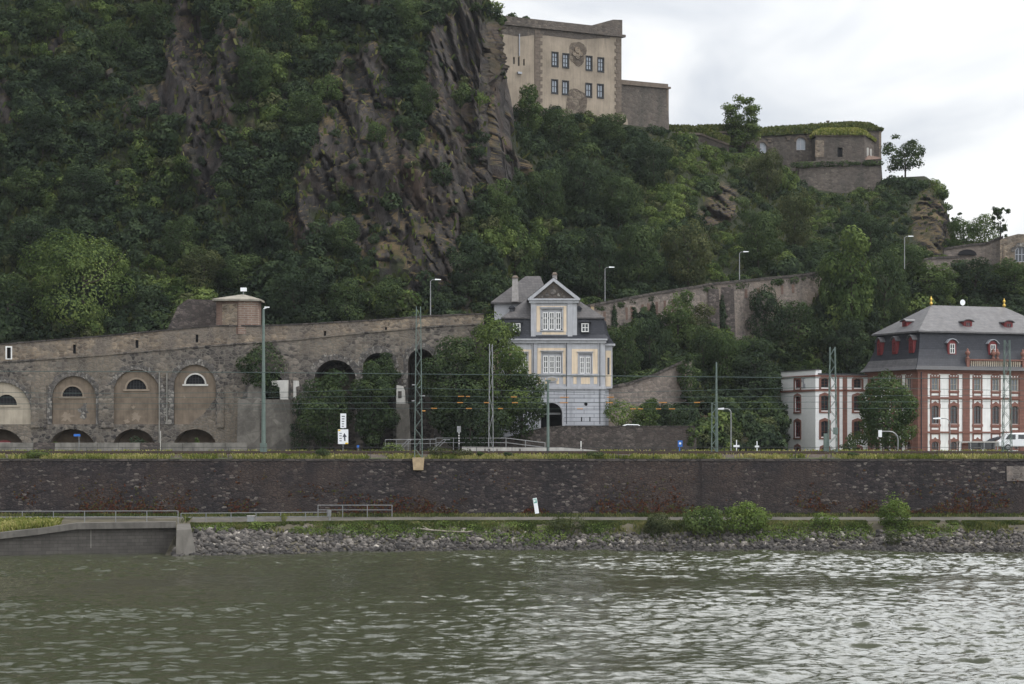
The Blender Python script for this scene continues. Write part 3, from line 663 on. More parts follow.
for (p0, q0), (p1, q1) in zip(STR[:-1], STR[1:]):
    mb.loft([[(ax(p0), -.14, az(q0)-.09), (ax(p0), .0, az(q0)-.09), (ax(p0), .0, az(q0)+.07), (ax(p0), -.14, az(q0)+.07)], [(ax(p1), -.14, az(q1)-.09), (ax(p1), .0, az(q1)-.09), (ax(p1), .0, az(q1)+.07), (ax(p1), -.14, az(q1)+.07)]])
mb.build('string_course', M['arcade'], t)
lun = [(6, 405, 10.5), (72, 396.5, 10.2), (136, 389.2, 10), (195, 384, 9.6)]
for i, ((c, h, cr_), (lc, lb, lh)) in enumerate(zip(up, lun)):
    L = arch(ax(lc), lh*sA, az(lb), az(lb)+.02, 12); o_ = arch(ax(c), h*sA, az(424.3), az(cr_)-h*sA, 14)
    inf = MB().panel(o_, [L], .28, .3).build('arch_infill', M['infill_pale' if i == 0 else 'infill'], t)
    MB().add([(x, .5, z) for x, z in L], [tuple(range(len(L)))]).build('lunette_window', M['black'], inf)
    g = MB()
    for k in (-.6, -.3, 0, .3, .6): g.box(ax(lc)+k*lh*sA-.02, ax(lc)+k*lh*sA+.02, .43, .46, az(lb), az(lb)+lh*sA*math.sqrt(1-k*k)*.98)
    for k in (.3, .6): g.box(ax(lc)-lh*sA*math.sqrt(1-k*k), ax(lc)+lh*sA*math.sqrt(1-k*k), .44, .455, az(lb)+k*lh*sA-.015, az(lb)+k*lh*sA+.015)
    g.build('window_bars', M['steel_dark'], inf)
    r_ = MB(); w = .17 if i != 2 else .2
    for q in range(12):
        a, b = math.pi*q/12, math.pi*(q+1)/12; r0 = lh*sA; r1 = r0+w
        r_.prism([(ax(lc)+r0*math.cos(a), az(lb)+r0*math.sin(a)), (ax(lc)+r1*math.cos(a), az(lb)+r1*math.sin(a)), (ax(lc)+r1*math.cos(b), az(lb)+r1*math.sin(b)), (ax(lc)+r0*math.cos(b), az(lb)+r0*math.sin(b))], .22, .3)
    r_.box(ax(lc)-lh*sA-.35, ax(lc)+lh*sA+.35, .16, .3, az(lb)-.2, az(lb)); r_.build('window_surround', M[('infill_pale', 'infill_edge', 'infill_edge', 'render_white')[i]], inf)
    arch_ring(ax(c), h*sA, az(cr_)-h*sA, .6, -.03, .2, 17, az(424.3)).build('arch_ring', M['ring'], t)
for (cx_, cy_, rx, ry, sd_) in ((66, 416, 8, 6, 1), (83, 410, 5, 9, 2), (136, 417, 5, 5, 3), (133, 407, 2, 2, 4), (126, 421, 3, 2.5, 6), (184, 397, 1.6, 2, 7)):
    P = blotch(ax(cx_), az(cy_), rx*sA, ry*sA, 22, sd_, True); MB().prism(P, .268, .31).build('fallen_plaster_patch', M['infill_edge'] if cx_ != 83 else M['ring'], t)
# missing corner of plaster on the fourth arch, stone showing
P = [(ax(216), az(424)), (ax(216), az(398)), (ax(212), az(402)), (ax(208), az(408)), (ax(203), az(414)), (ax(196), az(419)), (ax(189), az(424))]
MB().prism(P, .25, .3).build('fallen_plaster_patch', M['arcade'], t)
for c, h, cr_ in low:
    arch_ring(ax(c), h*sA, az(cr_)-.85*h*sA, .45, -.02, .2, 15, None, .85*h*sA).build('arch_ring', M['arcade'], t)
mb = MB(); ns = MB()
for c, h, cr_ in low:   # vaults behind the low arches
    L = arch(ax(c), h*sA, 0.1, az(cr_)-.85*h*sA, 14, .85*h*sA); k = len(L)
    mb.add([(x, .45, z) for x, z in L]+[(x, 3.2, z) for x, z in L], [(i, (i+1) % k, k+(i+1) % k, k+i) for i in range(k)]+[tuple(range(k, 2*k))])
mb.build('low_vault', M['infill'], t, fix=False)
mb = MB()
for c, h, cr_ in big:
    arch_ring(ax(c), h*sA, az(cr_)-h*sA, .7, -.04, .3, 15, 1.5).build('arch_ring', M['ring'], t)
    L = arch(ax(c), h*sA, 0.1, az(cr_)-h*sA, 14); k = len(L)
    mb.add([(x, .45, z) for x, z in L]+[(x, 7, z) for x, z in L], [(i, (i+1) % k, k+(i+1) % k, k+i) for i in range(k)]+[tuple(range(k, 2*k))])
mb.build('deep_vault', M['arcade'], t, fix=False)
# red door in the leftmost low arch
d_ = MB().add([(x, 1.2, z) for x, z in arch(ax(2), 7*sA, .1, az(443), 10, 3*sA)], [tuple(range(13))]).build('door', M['red_paint'], t)
MB().box(ax(-4), ax(8), 1.1, 1.16, az(447), az(442.5)).build('white_door_panel', M['white'], d_)
# drain pipes and pilaster strips
mb = MB()
for p, q0, q1 in ((159.5, 372, 450), (167, 373, 424)): mb.box(ax(p-.55), ax(p+.55), -.16, .0, az(q1), az(q0))
mb.build('pale_drain_strip', M['concrete_mid'], t)
for p in (31.5, 99, 217): MB().box(ax(p), ax(p+15 if p < 100 else p+7), -.22, .0, 2.6, az(385 if p < 200 else 380)).build('pilaster', M['arcade'], t)
# road fill behind the parapet
mb = MB()
for (p0, q0), (p1, q1) in zip(TOP[:-1], TOP[1:]):
    mb.quad((ax(p0), 0.7, az(q0)-1.0), (ax(p1), .7, az(q1)-1.0), (ax(p1), 12, az(q1)-1.0), (ax(p0), 12, az(q0)-1.0))
rd = mb.build('hill_road', M['asphalt']); rd.location = t.location; tag(rd, kind='structure')

# ------------------------------------------------------------------ brick lookout turret on the arcade wall and the sloped wall beside it
t = thing('lookout_turret', 'small brick turret with a pale pyramid roof standing on the arcade wall', 'turret', (wx(238, 247.2), 247.2, wz(326, 247.2)-.9))
s = 247.2/F_PX; X = lambda p: (p-238)*s; Z = lambda q: (326-q)*s+.9
MB().zprism([(X(216), .25), (X(240), -.35), (X(258), .1), (X(258), 3.2), (X(216), 3.2)], 0, Z(300)).build('wall', M['brick'], t)
MB().add([(X(222), .08, Z(325)), (X(237.5), -.3, Z(325)), (X(237.5), -.3, Z(304)), (X(222), .08, Z(304))], [(0, 1, 2, 3)]).build('recessed_panel', M['parapet'], t)
MB().loft([[(X(238.5), -.42, 0), (X(258.6), .0, 0), (X(258.6), 1.2, 0), (X(238.5), 1.2, 0)], [(X(239), -.42, Z(300.5)), (X(257.8), .0, Z(300.5)), (X(257.8), 1.2, Z(300.5)), (X(239), 1.2, Z(300.5))]]).build('corner_pier', coursed('banded_brick_pier', (.19, .115, .09), (.24, .155, .12), (.28, .24, .20), .9, .24, msize=.06), t)
MB().loft([[(X(213), -.5, Z(301)), (X(241), -.9, Z(301)), (X(261), -.35, Z(301)), (X(261), 3.6, Z(301)), (X(213), 3.6, Z(301))], [(X(213), -.5, Z(299)), (X(241), -.9, Z(299.3)), (X(261), -.35, Z(299.3)), (X(261), 3.6, Z(299)), (X(213), 3.6, Z(299))],
           [(X(238), 1.2, Z(294)), (X(241), 1.1, Z(293.6)), (X(244), 1.2, Z(294)), (X(243), 1.6, Z(294)), (X(239), 1.6, Z(294))]]).build('roof', M['roof_stone'], t)
f = MB().tube((X(242), 1.3, Z(294)), (X(242), 1.3, Z(290)), .07).build('floodlight_post', M['steel'], t)
MB().box(X(239.3), X(245.2), 1.0, 1.45, Z(290.6), Z(287)).build('floodlight', M['sign_white'], f)
t = thing('wing_wall', 'dark sloping stone wing wall left of the brick turret', 'wall', (wx(190, 251), 251, wz(330, 251)-1)); s = 251/F_PX
MB().prism([((163-190)*s, 0), ((218-190)*s, 0), ((218-190)*s, 30*s+1), ((188-190)*s, 31*s+1), ((178-190)*s, 24*s+1)], 0, 1.6).build('stone_face', M['garden_wall'], t)

# ------------------------------------------------------------------ concrete abutment with broken pale upper walls
t = thing('abutment', 'grey concrete abutment with broken whitewashed walls on top, before the arcade', 'abutment', (wx(263, 244.5), 244.5, 9.2)); s = 244.5/F_PX
X = lambda p: (p-263)*s; Z = lambda q: CAM_H+(HY-q)*s-9.2
MB().loft([[(X(236.5), -.3, -.4), (X(292), -.3, -.4), (X(292), 2.6, -.4), (X(236.5), 2.6, -.4)], [(X(238), 0, Z(399)), (X(290), 0, Z(399.5)), (X(290), 2.6, Z(399.5)), (X(238), 2.6, Z(399))]]).build('lower_block', M['concrete_old'], t)
MB().box(X(260.5), X(262.5), -.34, .05, -.3, Z(401)).build('dark_joint', M['garden_wall'], t)
MB().prism([(X(247), Z(399.6)), (X(264), Z(399.6)), (X(264), Z(381)), (X(252), Z(383)), (X(247), Z(388))], .5, 2).build('rear_block', M['concrete_old'], t)
MB().prism([(X(280), Z(399.7)), (X(287.5), Z(399.7)), (X(287.5), Z(380)), (X(271), Z(380.5)), (X(272), Z(385)), (X(279), Z(387))], .25, 1.2).build('white_wall_fragment', M['render_white'], t)
MB().prism([(X(293), Z(398)), (X(295.5), Z(398)), (X(295.5), Z(387)), (X(298.5), Z(386)), (X(298), Z(380.5)), (X(293), Z(380.5))], .4, 1.0).build('white_wall_fragment', M['render_white'], t)
t = thing('ruined_pier', 'tall broken pale stone pier standing among the ivy beside the lattice mast', 'pier', (wx(402, 244), 244, 9.2)); s = 244/F_PX
X = lambda p: (p-402)*s; Z = lambda q: CAM_H+(HY-q)*s-9.2
MB().prism([(X(397), -.3), (X(411), -.3), (X(410), Z(428)), (X(409), Z(404)), (X(396), Z(404))], 0, 1.6).build('lower_shaft', M['concrete_old'], t)
MB().prism([(X(396), Z(403.6)), (X(405), Z(403.6)), (X(404.5), Z(391)), (X(402.5), Z(386)), (X(396.5), Z(385))], .3, 1.4).build('upper_shaft', M['render_white'], t)
MB().box(X(398), X(401.5), .22, .4, Z(398), Z(391)).build('niche', M['garden_wall'], t)

# ------------------------------------------------------------------ retaining wall in front of the blue house, terrace behind it
YG = 245.0; s = YG/F_PX
t = thing('garden_wall', 'brown rubble retaining wall below the blue grey house, ramping up at its left end', 'wall', (wx(600, YG), YG, 9.3))
X = lambda p: (p-600)*s; Z = lambda q: CAM_H+(HY-q)*s-9.3
prof = [(470, 447), (500, 440), (522, 434), (545, 428), (560, 426.8), (695, 426.8)]
mb = MB(); mb.prism([(X(470), -.5), (X(696), -.5)]+[(X(p), Z(q)) for p, q in prof[::-1]], 0, .8); mb.build('stone_face', M['garden_wall'], t)
mb = MB()
for (p0, q0), (p1, q1) in zip(prof[:-1], prof[1:]):
    mb.loft([[(X(p0), -.06, Z(q0)), (X(p0), .86, Z(q0)), (X(p0), .86, Z(q0)+.12), (X(p0), -.06, Z(q0)+.12)], [(X(p1), -.06, Z(q1)), (X(p1), .86, Z(q1)), (X(p1), .86, Z(q1)+.12), (X(p1), -.06, Z(q1)+.12)]])
mb.build('coping', M['quay_cap'], t)
zt = wz(426.8, YG)-1.05
tr = MB().box(wx(520, YG), wx(697, YG), YG+.75, 262, 8, zt).build('terrace', M['asphalt']); tag(tr, kind='structure')

# ------------------------------------------------------------------ blue-grey baroque house
YH = 250.0; s = YH/F_PX; zb = zt
t = thing('baroque_house', 'blue grey baroque house with yellow panels, slate mansard roof and central pediment', 'house', (wx(553, YH), YH, zb))
X = lambda p: (p-553)*s; Z = lambda q: CAM_H+(HY-q)*s-zb
xl, xr, Dp = X(501), X(605), 10.5
ga = arch(X(551.5), 10.6*s, 0, Z(413.5), 14)
holes = [ga, [(X(586)+1.7*s*math.cos(i*.524), Z(404)+1.9*s*math.sin(i*.524)) for i in range(12)], rect(X(581), X(582.2), Z(421.5), Z(417)), rect(X(589.3), X(590.5), Z(421.5), Z(417))]
gf = MB().panel(rect(xl, xr, -.5, Z(389)), holes, -.12, .4)
gf.quad((xr, -.12, -.5), (xr, Dp, -.5), (xr, Dp, Z(389)), (xr, -.12, Z(389))); gf.quad((xl, -.12, -.5), (xl, Dp, -.5), (xl, Dp, Z(389)), (xl, -.12, Z(389)))
gf.quad((xl, -.12, Z(389)), (xr, -.12, Z(389)), (xr, .6, Z(389)), (xl, .6, Z(389)))
gf.build('ground_floor_wall', M['blue_grey_block'], t, fix=False)
mb = MB().add([(x, 3, z) for x, z in ga], [tuple(range(len(ga)))])
mb.add([(x, .28, z) for x, z in ga]+[(x, 3, z) for x, z in ga], [(i, (i+1) % len(ga), len(ga)+(i+1) % len(ga), len(ga)+i) for i in range(len(ga))])
gt = mb.build('gateway', M['black'], t)
MB().box(X(542), X(561), 1.6, 1.66, Z(414.5), Z(412.5)).build('gate_bar', M['steel'], gt)
MB().box(X(583), X(589), .2, .25, Z(407), Z(401)).build('round_opening_back', M['black'], t)
MB().box(X(580), X(592), .2, .25, Z(422), Z(416)).build('slit_back', M['black'], t)
mb = MB(); arch_r = arch_ring(X(551.5), 10.6*s, Z(413.5), .22, -.17, .1, 13, 0); arch_r.build('gateway_surround', M['blue_grey'], t)
# upper storey
wins = [(552, 10.0, 352.5, 373.5, 3), (585.2, 6.6, 353.5, 373.8, 2), (520.6, 6.6, 353.5, 373.8, 2)]
wh = [rect(X(c-w), X(c+w), Z(b), Z(a)) for c, w, a, b, n_ in wins]
uf = MB().panel(rect(xl, xr, Z(389), Z(340)), wh, 0, .22)
uf.quad((xr, 0, Z(389)), (xr, Dp, Z(389)), (xr, Dp, Z(340)), (xr, 0, Z(340))); uf.quad((xl, 0, Z(389)), (xl, Dp, Z(389)), (xl, Dp, Z(340)), (xl, 0, Z(340)))
uf.quad((xl, Dp, -.5), (xr, Dp, -.5), (xr, Dp, Z(340)), (xl, Dp, Z(340)))
uf.build('upper_wall', M['blue_grey'], t, fix=False)
mb = MB()
for x0, x1, z0, z1 in ((537.4, 541.1, 373.8, 348.0), (562.9, 566.0, 373.8, 348.0), (541.1, 562.9, 350.4, 348.0), (571.8, 577.7, 373.8, 349.0), (592.7, 597.6, 373.8, 349.0), (577.7, 592.7, 351.4, 349.0), (508.4, 512.6, 373.8, 349.5), (528.6, 531.4, 373.8, 349.5), (512.6, 528.6, 352.8, 349.5),
                       (537.5, 540.6, 384, 376.8), (563.3, 566.2, 384, 376.8), (573.4, 576.6, 384, 376.8), (593.8, 597.2, 384, 376.8), (581, 590, 384, 377.4), (508.4, 511.6, 384, 376.8), (515, 524, 384, 377.4), (545, 547.5, 384, 378), (556.5, 559, 384, 378)):
    mb.box(X(x0), X(x1), -.03, 0, Z(z0), Z(z1))
mb.build('yellow_panel', M['yellow'], t)
for c in (534.5, 568.4, 600.8, 505): MB().box(X(c-2.6), X(c+2.6), -.10, 0, Z(386.4), Z(343)).box(X(c-3.1), X(c+3.1), -.15, 0, Z(386.4), Z(384.5)).box(X(c-3.1), X(c+3.1), -.15, 0, Z(344.5), Z(342.8)).build('pilaster', M['blue_grey'], t)
for c in (533.3, 566.6, 599.8): MB().path([(X(c), -.19, Z(424)), (X(c), -.19, Z(341))], .035).build('drain_pipe', M['slate'], t)
for z0, z1, o in ((389.2, 386.4, .22), (376.0, 374.6, .12), (343, 340.4, .22), (340.4, 338.8, .42)):
    MB().box(xl-o*.6, xr+o*.6, -o-.05, .12, Z(z0), Z(z1)).build('cornice', M['blue_grey'], t)
med = MB(); med.prism([(X(552)+6*s*math.cos(i*.3927), Z(379.2)+2.9*s*math.sin(i*.3927)) for i in range(16)], -.14, 0); md = med.build('medallion', M['blue_grey'], t)
MB().prism([(X(552)+4.4*s*math.cos(i*.3927), Z(379.2)+1.9*s*math.sin(i*.3927)) for i in range(16)], -.17, -.13).build('medallion_field', M['infill_pale'], md)
def house_window(c, w, a, b, n_, y, rev):
    wd = MB()  # surround
    for x0, x1, z0, z1 in ((c-w-.9, c-w, b, a), (c+w, c+w+.9, b, a), (c-w-.9, c+w+.9, a, a-1.2)): wd.box(X(x0), X(x1), y-.07, y, Z(z0), Z(z1))
    wd.box(X(c-w-1.6), X(c+w+1.6), y-.2, y, Z(a-1.2), Z(a-2.0)); wd.box(X(c-w-1.4), X(c+w+1.4), y-.14, y, Z(b+1), Z(b))
    sr = wd.build('window_surround', M['blue_grey'], t); ww = (2*w-1.2*(n_+1))/n_
    bl = MB(); bl.quad((X(c-w), y+rev-.02, Z(b)), (X(c+w), y+rev-.02, Z(b)), (X(c+w), y+rev-.02, Z(a)), (X(c-w), y+rev-.02, Z(a))); bl.build('window_backing', M['blue_grey'], t)
    for i in range(n_):
        x0 = c-w+1.2+i*(ww+1.2); window(t, rect(X(x0), X(x0+ww), Z(b-.3), Z(a+3.2)), y+rev-.06, M['white'], 2, 3, .1)
for c, w, a, b, n_ in wins: house_window(c, w, a, b, n_, 0, .22)
# side risalits
for sg in (1, -1):
    xa, xb = (X(605.2), X(613.2)) if sg > 0 else (X(491.5), X(500.8)); yc = 1.9
    wb = MB().box(xa-(.5 if sg > 0 else 0), xb+(0 if sg > 0 else .5), yc, yc+5.5, Z(388), Z(345)); wb.build('side_bay', M['blue_grey'], t)
    MB().box(xa-(.5 if sg > 0 else 0), xb-(.4 if sg > 0 else -.5), yc+.4, yc+5, -.5, Z(388)).build('side_bay_base', M['blue_grey_block'], t)
    xm = (xa+xb)/2
    MB().box(xm-.32, xm+.28, yc-.03, yc, Z(386), Z(350)).build('yellow_panel', M['yellow'], t)
    MB().box(xm-.12, xm+.12, yc-.05, yc-.02, Z(374), Z(357)).build('window', M['glass'], t)
    MB().box(xa-.3, xb+.3, yc-.3, yc+5.8, Z(345), Z(343)).build('cornice', M['blue_grey'], t)
    e = .25; x0, x1 = (X(599), xb) if sg > 0 else (xa, X(507))
    sgx = lambda q: (x0, x1-q) if sg > 0 else (x0+q, x1)
    rings = []
    for q, zz in ((-e, 343), (.25, 337), (.55, 330), (.7, 321), (1.2, 315)):
        a_, b_ = sgx(q); rings.append(ring_rect(a_, b_, yc-e*.5+max(0, q)*.4, yc+5.6-max(0, q)*.4, Z(zz)))
    MB().loft(rings).build('side_bay_roof', M['slate'], t)
# mansard roof: steep slates, then shallow hips
mb = MB().loft([ring_rect(xl-.45, xr+.45, -.45, Dp+.4, Z(338.8)), ring_rect(xl-.1, xr+.1, -.05, Dp, Z(334.5)), ring_rect(xl+.25, xr-.25, .3, Dp-.3, Z(318.5))]); mb.build('mansard', M['slate'], t)
mb = MB().loft([ring_rect(xl+.02, xr-.02, .05, Dp-.05, Z(318.6)), ring_rect(xl+.02, xr-.02, .05, Dp-.05, Z(317.4)), ring_rect(X(521), X(584), 2.6, Dp-2.8, Z(302)), ring_rect(X(530), X(574), 4.6, Dp-4.8, Z(294))]); mb.build('roof', M['slate_brown'], t)
# taller rear block at the left
rb = MB().box(X(494), X(548), 4.2, 10.2, Z(318), Z(301)); rb.build('rear_block_wall', M['blue_grey'], t)
mb = MB().loft([ring_rect(X(490.5), X(552), 3.6, 10.8, Z(301.5)), ring_rect(X(490.5), X(552), 3.6, 10.8, Z(300)), ring_rect(X(526), X(541), 6.9, 7.5, Z(271.5))]); mb.build('rear_roof', M['slate_brown'], t)
# central pavilion with pediment
pw = [rect(X(541.3), X(562.3), Z(330.2), Z(309))]
pv = MB().panel(rect(X(531), X(577), Z(337.5), Z(300)), pw, -.12, .22)
for xx in (X(531), X(577)): pv.quad((xx, -.12, Z(337.5)), (xx, 6, Z(337.5)), (xx, 6, Z(300)), (xx, -.12, Z(300)))
pv.build('pavilion_wall', M['blue_grey'], t, fix=False)
mb = MB()
for x0, x1, z0, z1 in ((536.6, 540.2, 332, 306), (563.4, 566.4, 332, 306), (540.2, 563.4, 308.2, 306), (542, 566, 334.6, 332.3)): mb.box(X(x0), X(x1), -.15, -.12, Z(z0), Z(z1))
mb.build('yellow_panel', M['yellow'], t)
for c in (533.3, 570.0): MB().box(X(c-2.4), X(c+2.4), -.24, -.12, Z(336.5), Z(303)).box(X(c-2.8), X(c+2.8), -.28, -.12, Z(304.5), Z(303)).build('pilaster', M['blue_grey'], t)
house_window(551.8, 10.4, 309, 330.2, 3, -.12, .22)
MB().box(X(529), X(579), -.42, .3, Z(303), Z(300.5)).build('cornice', M['blue_grey'], t)
MB().box(X(527.8), X(580), -.6, .3, Z(300.5), Z(298.8)).build('cornice', M['blue_grey'], t)
MB().prism([(X(531), Z(298.8)), (X(577), Z(298.8)), (X(553.5), Z(281))], -.2, .3).build('tympanum', M['fort_stone'], t)
ty = MB()
for a, b, r in ((553, 292, 3.0), (547, 295, 2.0), (559, 295, 2.0), (542.5, 297, 1.4), (564, 297, 1.4), (553, 287, 1.5)): ty.prism([(X(a)+r*s*math.cos(i*.7854), Z(b)+r*s*math.sin(i*.7854)) for i in range(8)], -.32, -.2)
ty.build('carved_arms', M['ring'], t)
mb = MB()
for a, b in ((527.8, 553.5), (580, 553.5)):
    sg = 1 if a < b else -1
    mb.prism([(X(a), Z(298.8)), (X(a)+sg*.55, Z(298.8)), (X(b), Z(281.6)), (X(b), Z(278.0))], -.6, .35)
mb.build('raking_cornice', M['blue_grey'], t)
mb = MB(); mb.add([(X(527), -.62, Z(298.9)), (X(553.5), -.62, Z(277.4)), (X(580.8), -.62, Z(298.9)), (X(580.8), 6.5, Z(298.9)), (X(553.5), 7, Z(277.4)), (X(527), 6.5, Z(298.9)), (X(553.5), -.62, Z(278.0)), (X(553.5), 7, Z(278.2))], [(0, 1, 4, 5), (1, 2, 3, 4), (5, 4, 3)]); mb.build('pavilion_roof', M['slate_brown'], t, fix=False)
for cx_, w, z0, z1, yy, zw in ((515.2, 3.4, 300, 273.5, 2.6, 276.5), (556, 2.8, 290, 266.8, 7.4, 270)):
    ch = MB().loft([ring_rect(X(cx_-w*1.02), X(cx_+w*1.02), yy, yy+.8, Z(z0)), ring_rect(X(cx_-w*.82), X(cx_+w*.82), yy+.05, yy+.75, Z(zw))]).build('chimney', M['chimney'], t)
    mb = MB().box(X(cx_-w*1.05), X(cx_+w*1.05), yy-.05, yy+.85, Z(zw), Z(zw-1)).loft([ring_rect(X(cx_-w*.9), X(cx_+w*.9), yy+.05, yy+.75, Z(zw-1)), ring_rect(X(cx_-w*.5), X(cx_+w*.5), yy+.2, yy+.6, Z(z1))]); mb.build('chimney_cap', M['quoin'], ch)
ch = MB().box(X(592.8), X(596), 6, 6.6, Z(318), Z(303)).build('chimney', M['sandstone'], t); MB().box(X(592.3), X(596.5), 5.9, 6.7, Z(303), Z(301)).build('chimney_cap', M['quoin'], ch)
def dormer(cx_, w, z0, z1, y, mwall, mroof, mframe, nx=2, nz=2, gl='glass', depth=1.4, curved=False):
    d = MB().box(X(cx_-w), X(cx_+w), y, y+depth, Z(z0), Z(z1)).build('dormer', mwall, t)
    window(d, rect(X(cx_-w*.78), X(cx_+w*.78), Z(z0)+.08, Z(z1)-.1), y-.03, mframe, nx, nz, .09, gl)
    MB().prism([(X(cx_-w*1.35), Z(z1)), (X(cx_+w*1.35), Z(z1)), (X(cx_+w*.8), Z(z1-1.8)), (X(cx_), Z(z1-2.8)), (X(cx_-w*.8), Z(z1-1.8))], y-.2, y+depth+.4).build('dormer_roof', mroof, d)
for c in (516.8, 585.0): dormer(c, 4.6, 332.8, 322.5, -.25, M['slate'], M['slate'], M['white'])
for c, z in ((512, 308.8), (579, 309.5)): dormer(c, 2.6, z+2.5, z-1.5, 1.2, M['slate'], M['slate'], M['slate'], 1, 1)

# ------------------------------------------------------------------ red and white palace with mansard roof
RB = R(22); YB = 262.0; OX = wx(918, YB); s = YB/F_PX; ZB = 9.4
def fr_x(px, ox, oy, rot, yl=0.0):
    a = (px-CX)/F_PX; ox2 = ox-math.sin(rot)*yl; oy2 = oy+math.cos(rot)*yl
    return (a*oy2-ox2)/(math.cos(rot)-a*math.sin(rot))
def fr_y(px, ox, oy, rot, xl=0.0):
    a = (px-CX)/F_PX; ox2 = ox+math.cos(rot)*xl; oy2 = oy+math.sin(rot)*xl
    return (a*oy2-ox2)/(-math.sin(rot)-a*math.cos(rot))
Z = lambda q: CAM_H+(HY-q)*s-ZB
X = lambda p: fr_x(p, OX, YB, RB)
t = thing('palace', 'red and white sandstone palace with dark mansard roof and gilded finials', 'palace', (OX, YB, ZB), RB)
WB, DB = 20.75, 11.0
ze = Z(371.5)
wc = [X(935), X(953.7), X(977.3), X(995.6), X(1014.6)]; wc += [WB-x for x in (wc[3]-.0, wc[2], wc[1], wc[0]) if WB-x > wc[-1]+1.2]
hw = .49
rows = [(443.5, 453, True), (406.5, 423.7, True), (378, 390, False)]
def fac_holes(cs):
    H = []
    for c in cs:
        H.append(arch(c, hw*.95, .1, Z(444.5), 8, .35)); H.append(arch(c, hw, Z(423.7), Z(408), 8, .3)); H.append(rect(c-hw*.92, c+hw*.92, Z(390), Z(378)))
    return H
fh = fac_holes(wc)
MB().panel(rect(0, WB, -.5, ze), fh, 0, .2).build('front_wall', M['white'], t, fix=False)
sc = [1.9, 3.9, 6.9, 9.0]    # side windows, local y
mb = MB().panel(rect(0, DB, -.5, ze), fac_holes(sc), 0, .2); mb.v = [(y, DB-x, z) for x, y, z in mb.v]     # side wall: turn the panel to face -x
mb.build('side_wall', M['white'], t, fix=False)
MB().quad((WB, 0, -.5), (WB, DB, -.5), (WB, DB, ze), (WB, 0, ze)).quad((0, DB, -.5), (WB, DB, -.5), (WB, DB, ze), (0, DB, ze)).build('rear_wall', M['white'], t, fix=False)
MB().box(.6, WB-.5, .6, DB-.5, .1, ze-.2).build('interior', M['black'], t)
def dress(cs, turn):
    """sandstone surrounds, sills, crests and windows of one facade; turn maps local (x, y) of the front to the facade"""
    tr_ = lambda mb: (setattr(mb, 'v', [turn(v) for v in mb.v]), mb)[1]
    for c in cs:
        sr = MB()
        for x0, x1, z0, z1, o in ((c-hw-.19, c-hw, Z(452), Z(374.5), .05), (c+hw, c+hw+.19, Z(452), Z(374.5), .05), (c-hw, c+hw, Z(393), Z(392.25), .045), (c-hw, c+hw, Z(399.7), Z(396.65), .045), (c-hw, c+hw, Z(404.6), Z(403.2), .045), (c-hw, c+hw, Z(427.6), Z(426.55), .045), (c-hw, c+hw, Z(434.4), Z(430.65), .045), (c-hw, c+hw, Z(441.6), Z(439), .045), (c-hw, c+hw, Z(378), Z(376.2), .06), (c-hw, c+hw, Z(374.6), Z(373), .05), (c-hw-.22, c+hw+.22, Z(392.2), Z(390.3), .1), (c-hw, c+hw, Z(396.6), Z(395.4), .05),
                                  (c-hw-.24, c+hw+.24, Z(426.5), Z(424), .1), (c-hw, c+hw, Z(430.6), Z(429.6), .05),
                                  (c-hw, c+hw, .0, .1, .05)):
            sr.box(x0, x1, -o, 0, z0, z1)
        for zt_, r_ in ((408, .3), (444.5, .35)):
            A = [(c+(hw+.05)*math.cos(math.pi*i/8), Z(zt_)+r_*math.sin(math.pi*i/8)) for i in range(9)]; A[0] = (c+hw, Z(zt_)); A[8] = (c-hw, Z(zt_))
            sr.prism([(c+hw+.22, Z(zt_))]+[(c+hw+.24, Z(zt_)+.45), (c+.2, Z(zt_)+.66), (c, Z(zt_)+.85), (c-.2, Z(zt_)+.66), (c-hw-.24, Z(zt_)+.45)]+[(c-hw-.22, Z(zt_))]+A[::-1], -.09, 0)
        for dx in (-.2, .2): sr.box(c+dx-.1, c+dx+.1, -.05, 0, Z(376.0), Z(374.8))
        tr_(sr).build('window_surround', M['red_trim'], t)
        for ol, nx, nz in ((arch(c, hw*.95, .1, Z(444.5), 8, .35), 2, 3), (arch(c, hw, Z(423.7), Z(408), 8, .3), 2, 4), (rect(c-hw*.92, c+hw*.92, Z(390), Z(378)), 2, 2)):
            f = window(t, ol, .12, M['brown_frame' if nz > 2 else 'infill_pale'], nx, nz, .065, 'glass' if nz > 2 else 'glass_mid')
            for o in [f]+list(f.children):
                for v in o.data.vertices: v.co = turn(v.co)
dress(wc, lambda v: tuple(v)); dress(sc, lambda v: (v[1], DB-v[0], v[2]))
# sandstone quoins, pilasters and strings
mb = MB()
edges = [(0, X(927.2)), (X(962.4), X(969.3))]; edges += [(WB-b, WB-a) for a, b in edges]
for a, b in edges: MB().box(a-(.08 if a == 0 else 0), b, -.12, .05, -.4, Z(372.6)).build('quoin', M['red_stone'], t)
for a, b in ((.06, 1.1), (5.0, 5.8), (DB-1.1, DB)): MB().box(-.12, .05, a, b, -.4, Z(372.6)).build('quoin', M['red_stone'], t)
for z0, z1, o in ((398.6, 396.9, .14), (433, 431.4, .14), (456, 452.4, .1)):
    MB().box(-o, WB+o, -o-.03, .05, Z(z0), Z(z1)).box(-o-.03, .05, .06, DB, Z(z0), Z(z1)).build('string_course', M['red_trim'], t)
MB().box(-.3, WB+.3, -.32, .1, ze, Z(368.8)).box(-.32, .1, .11, DB+.3, ze, Z(368.8)).box(-.12, WB+.1, -.14, .1, Z(373.6), ze).box(-.14, .1, .11, DB, Z(373.6), ze).build('cornice', M['red_trim'], t)
MB().path([(X(920.5), -.2, 0), (X(920.5), -.2, Z(372))], .06).build('drain_pipe', M['slate'], t)
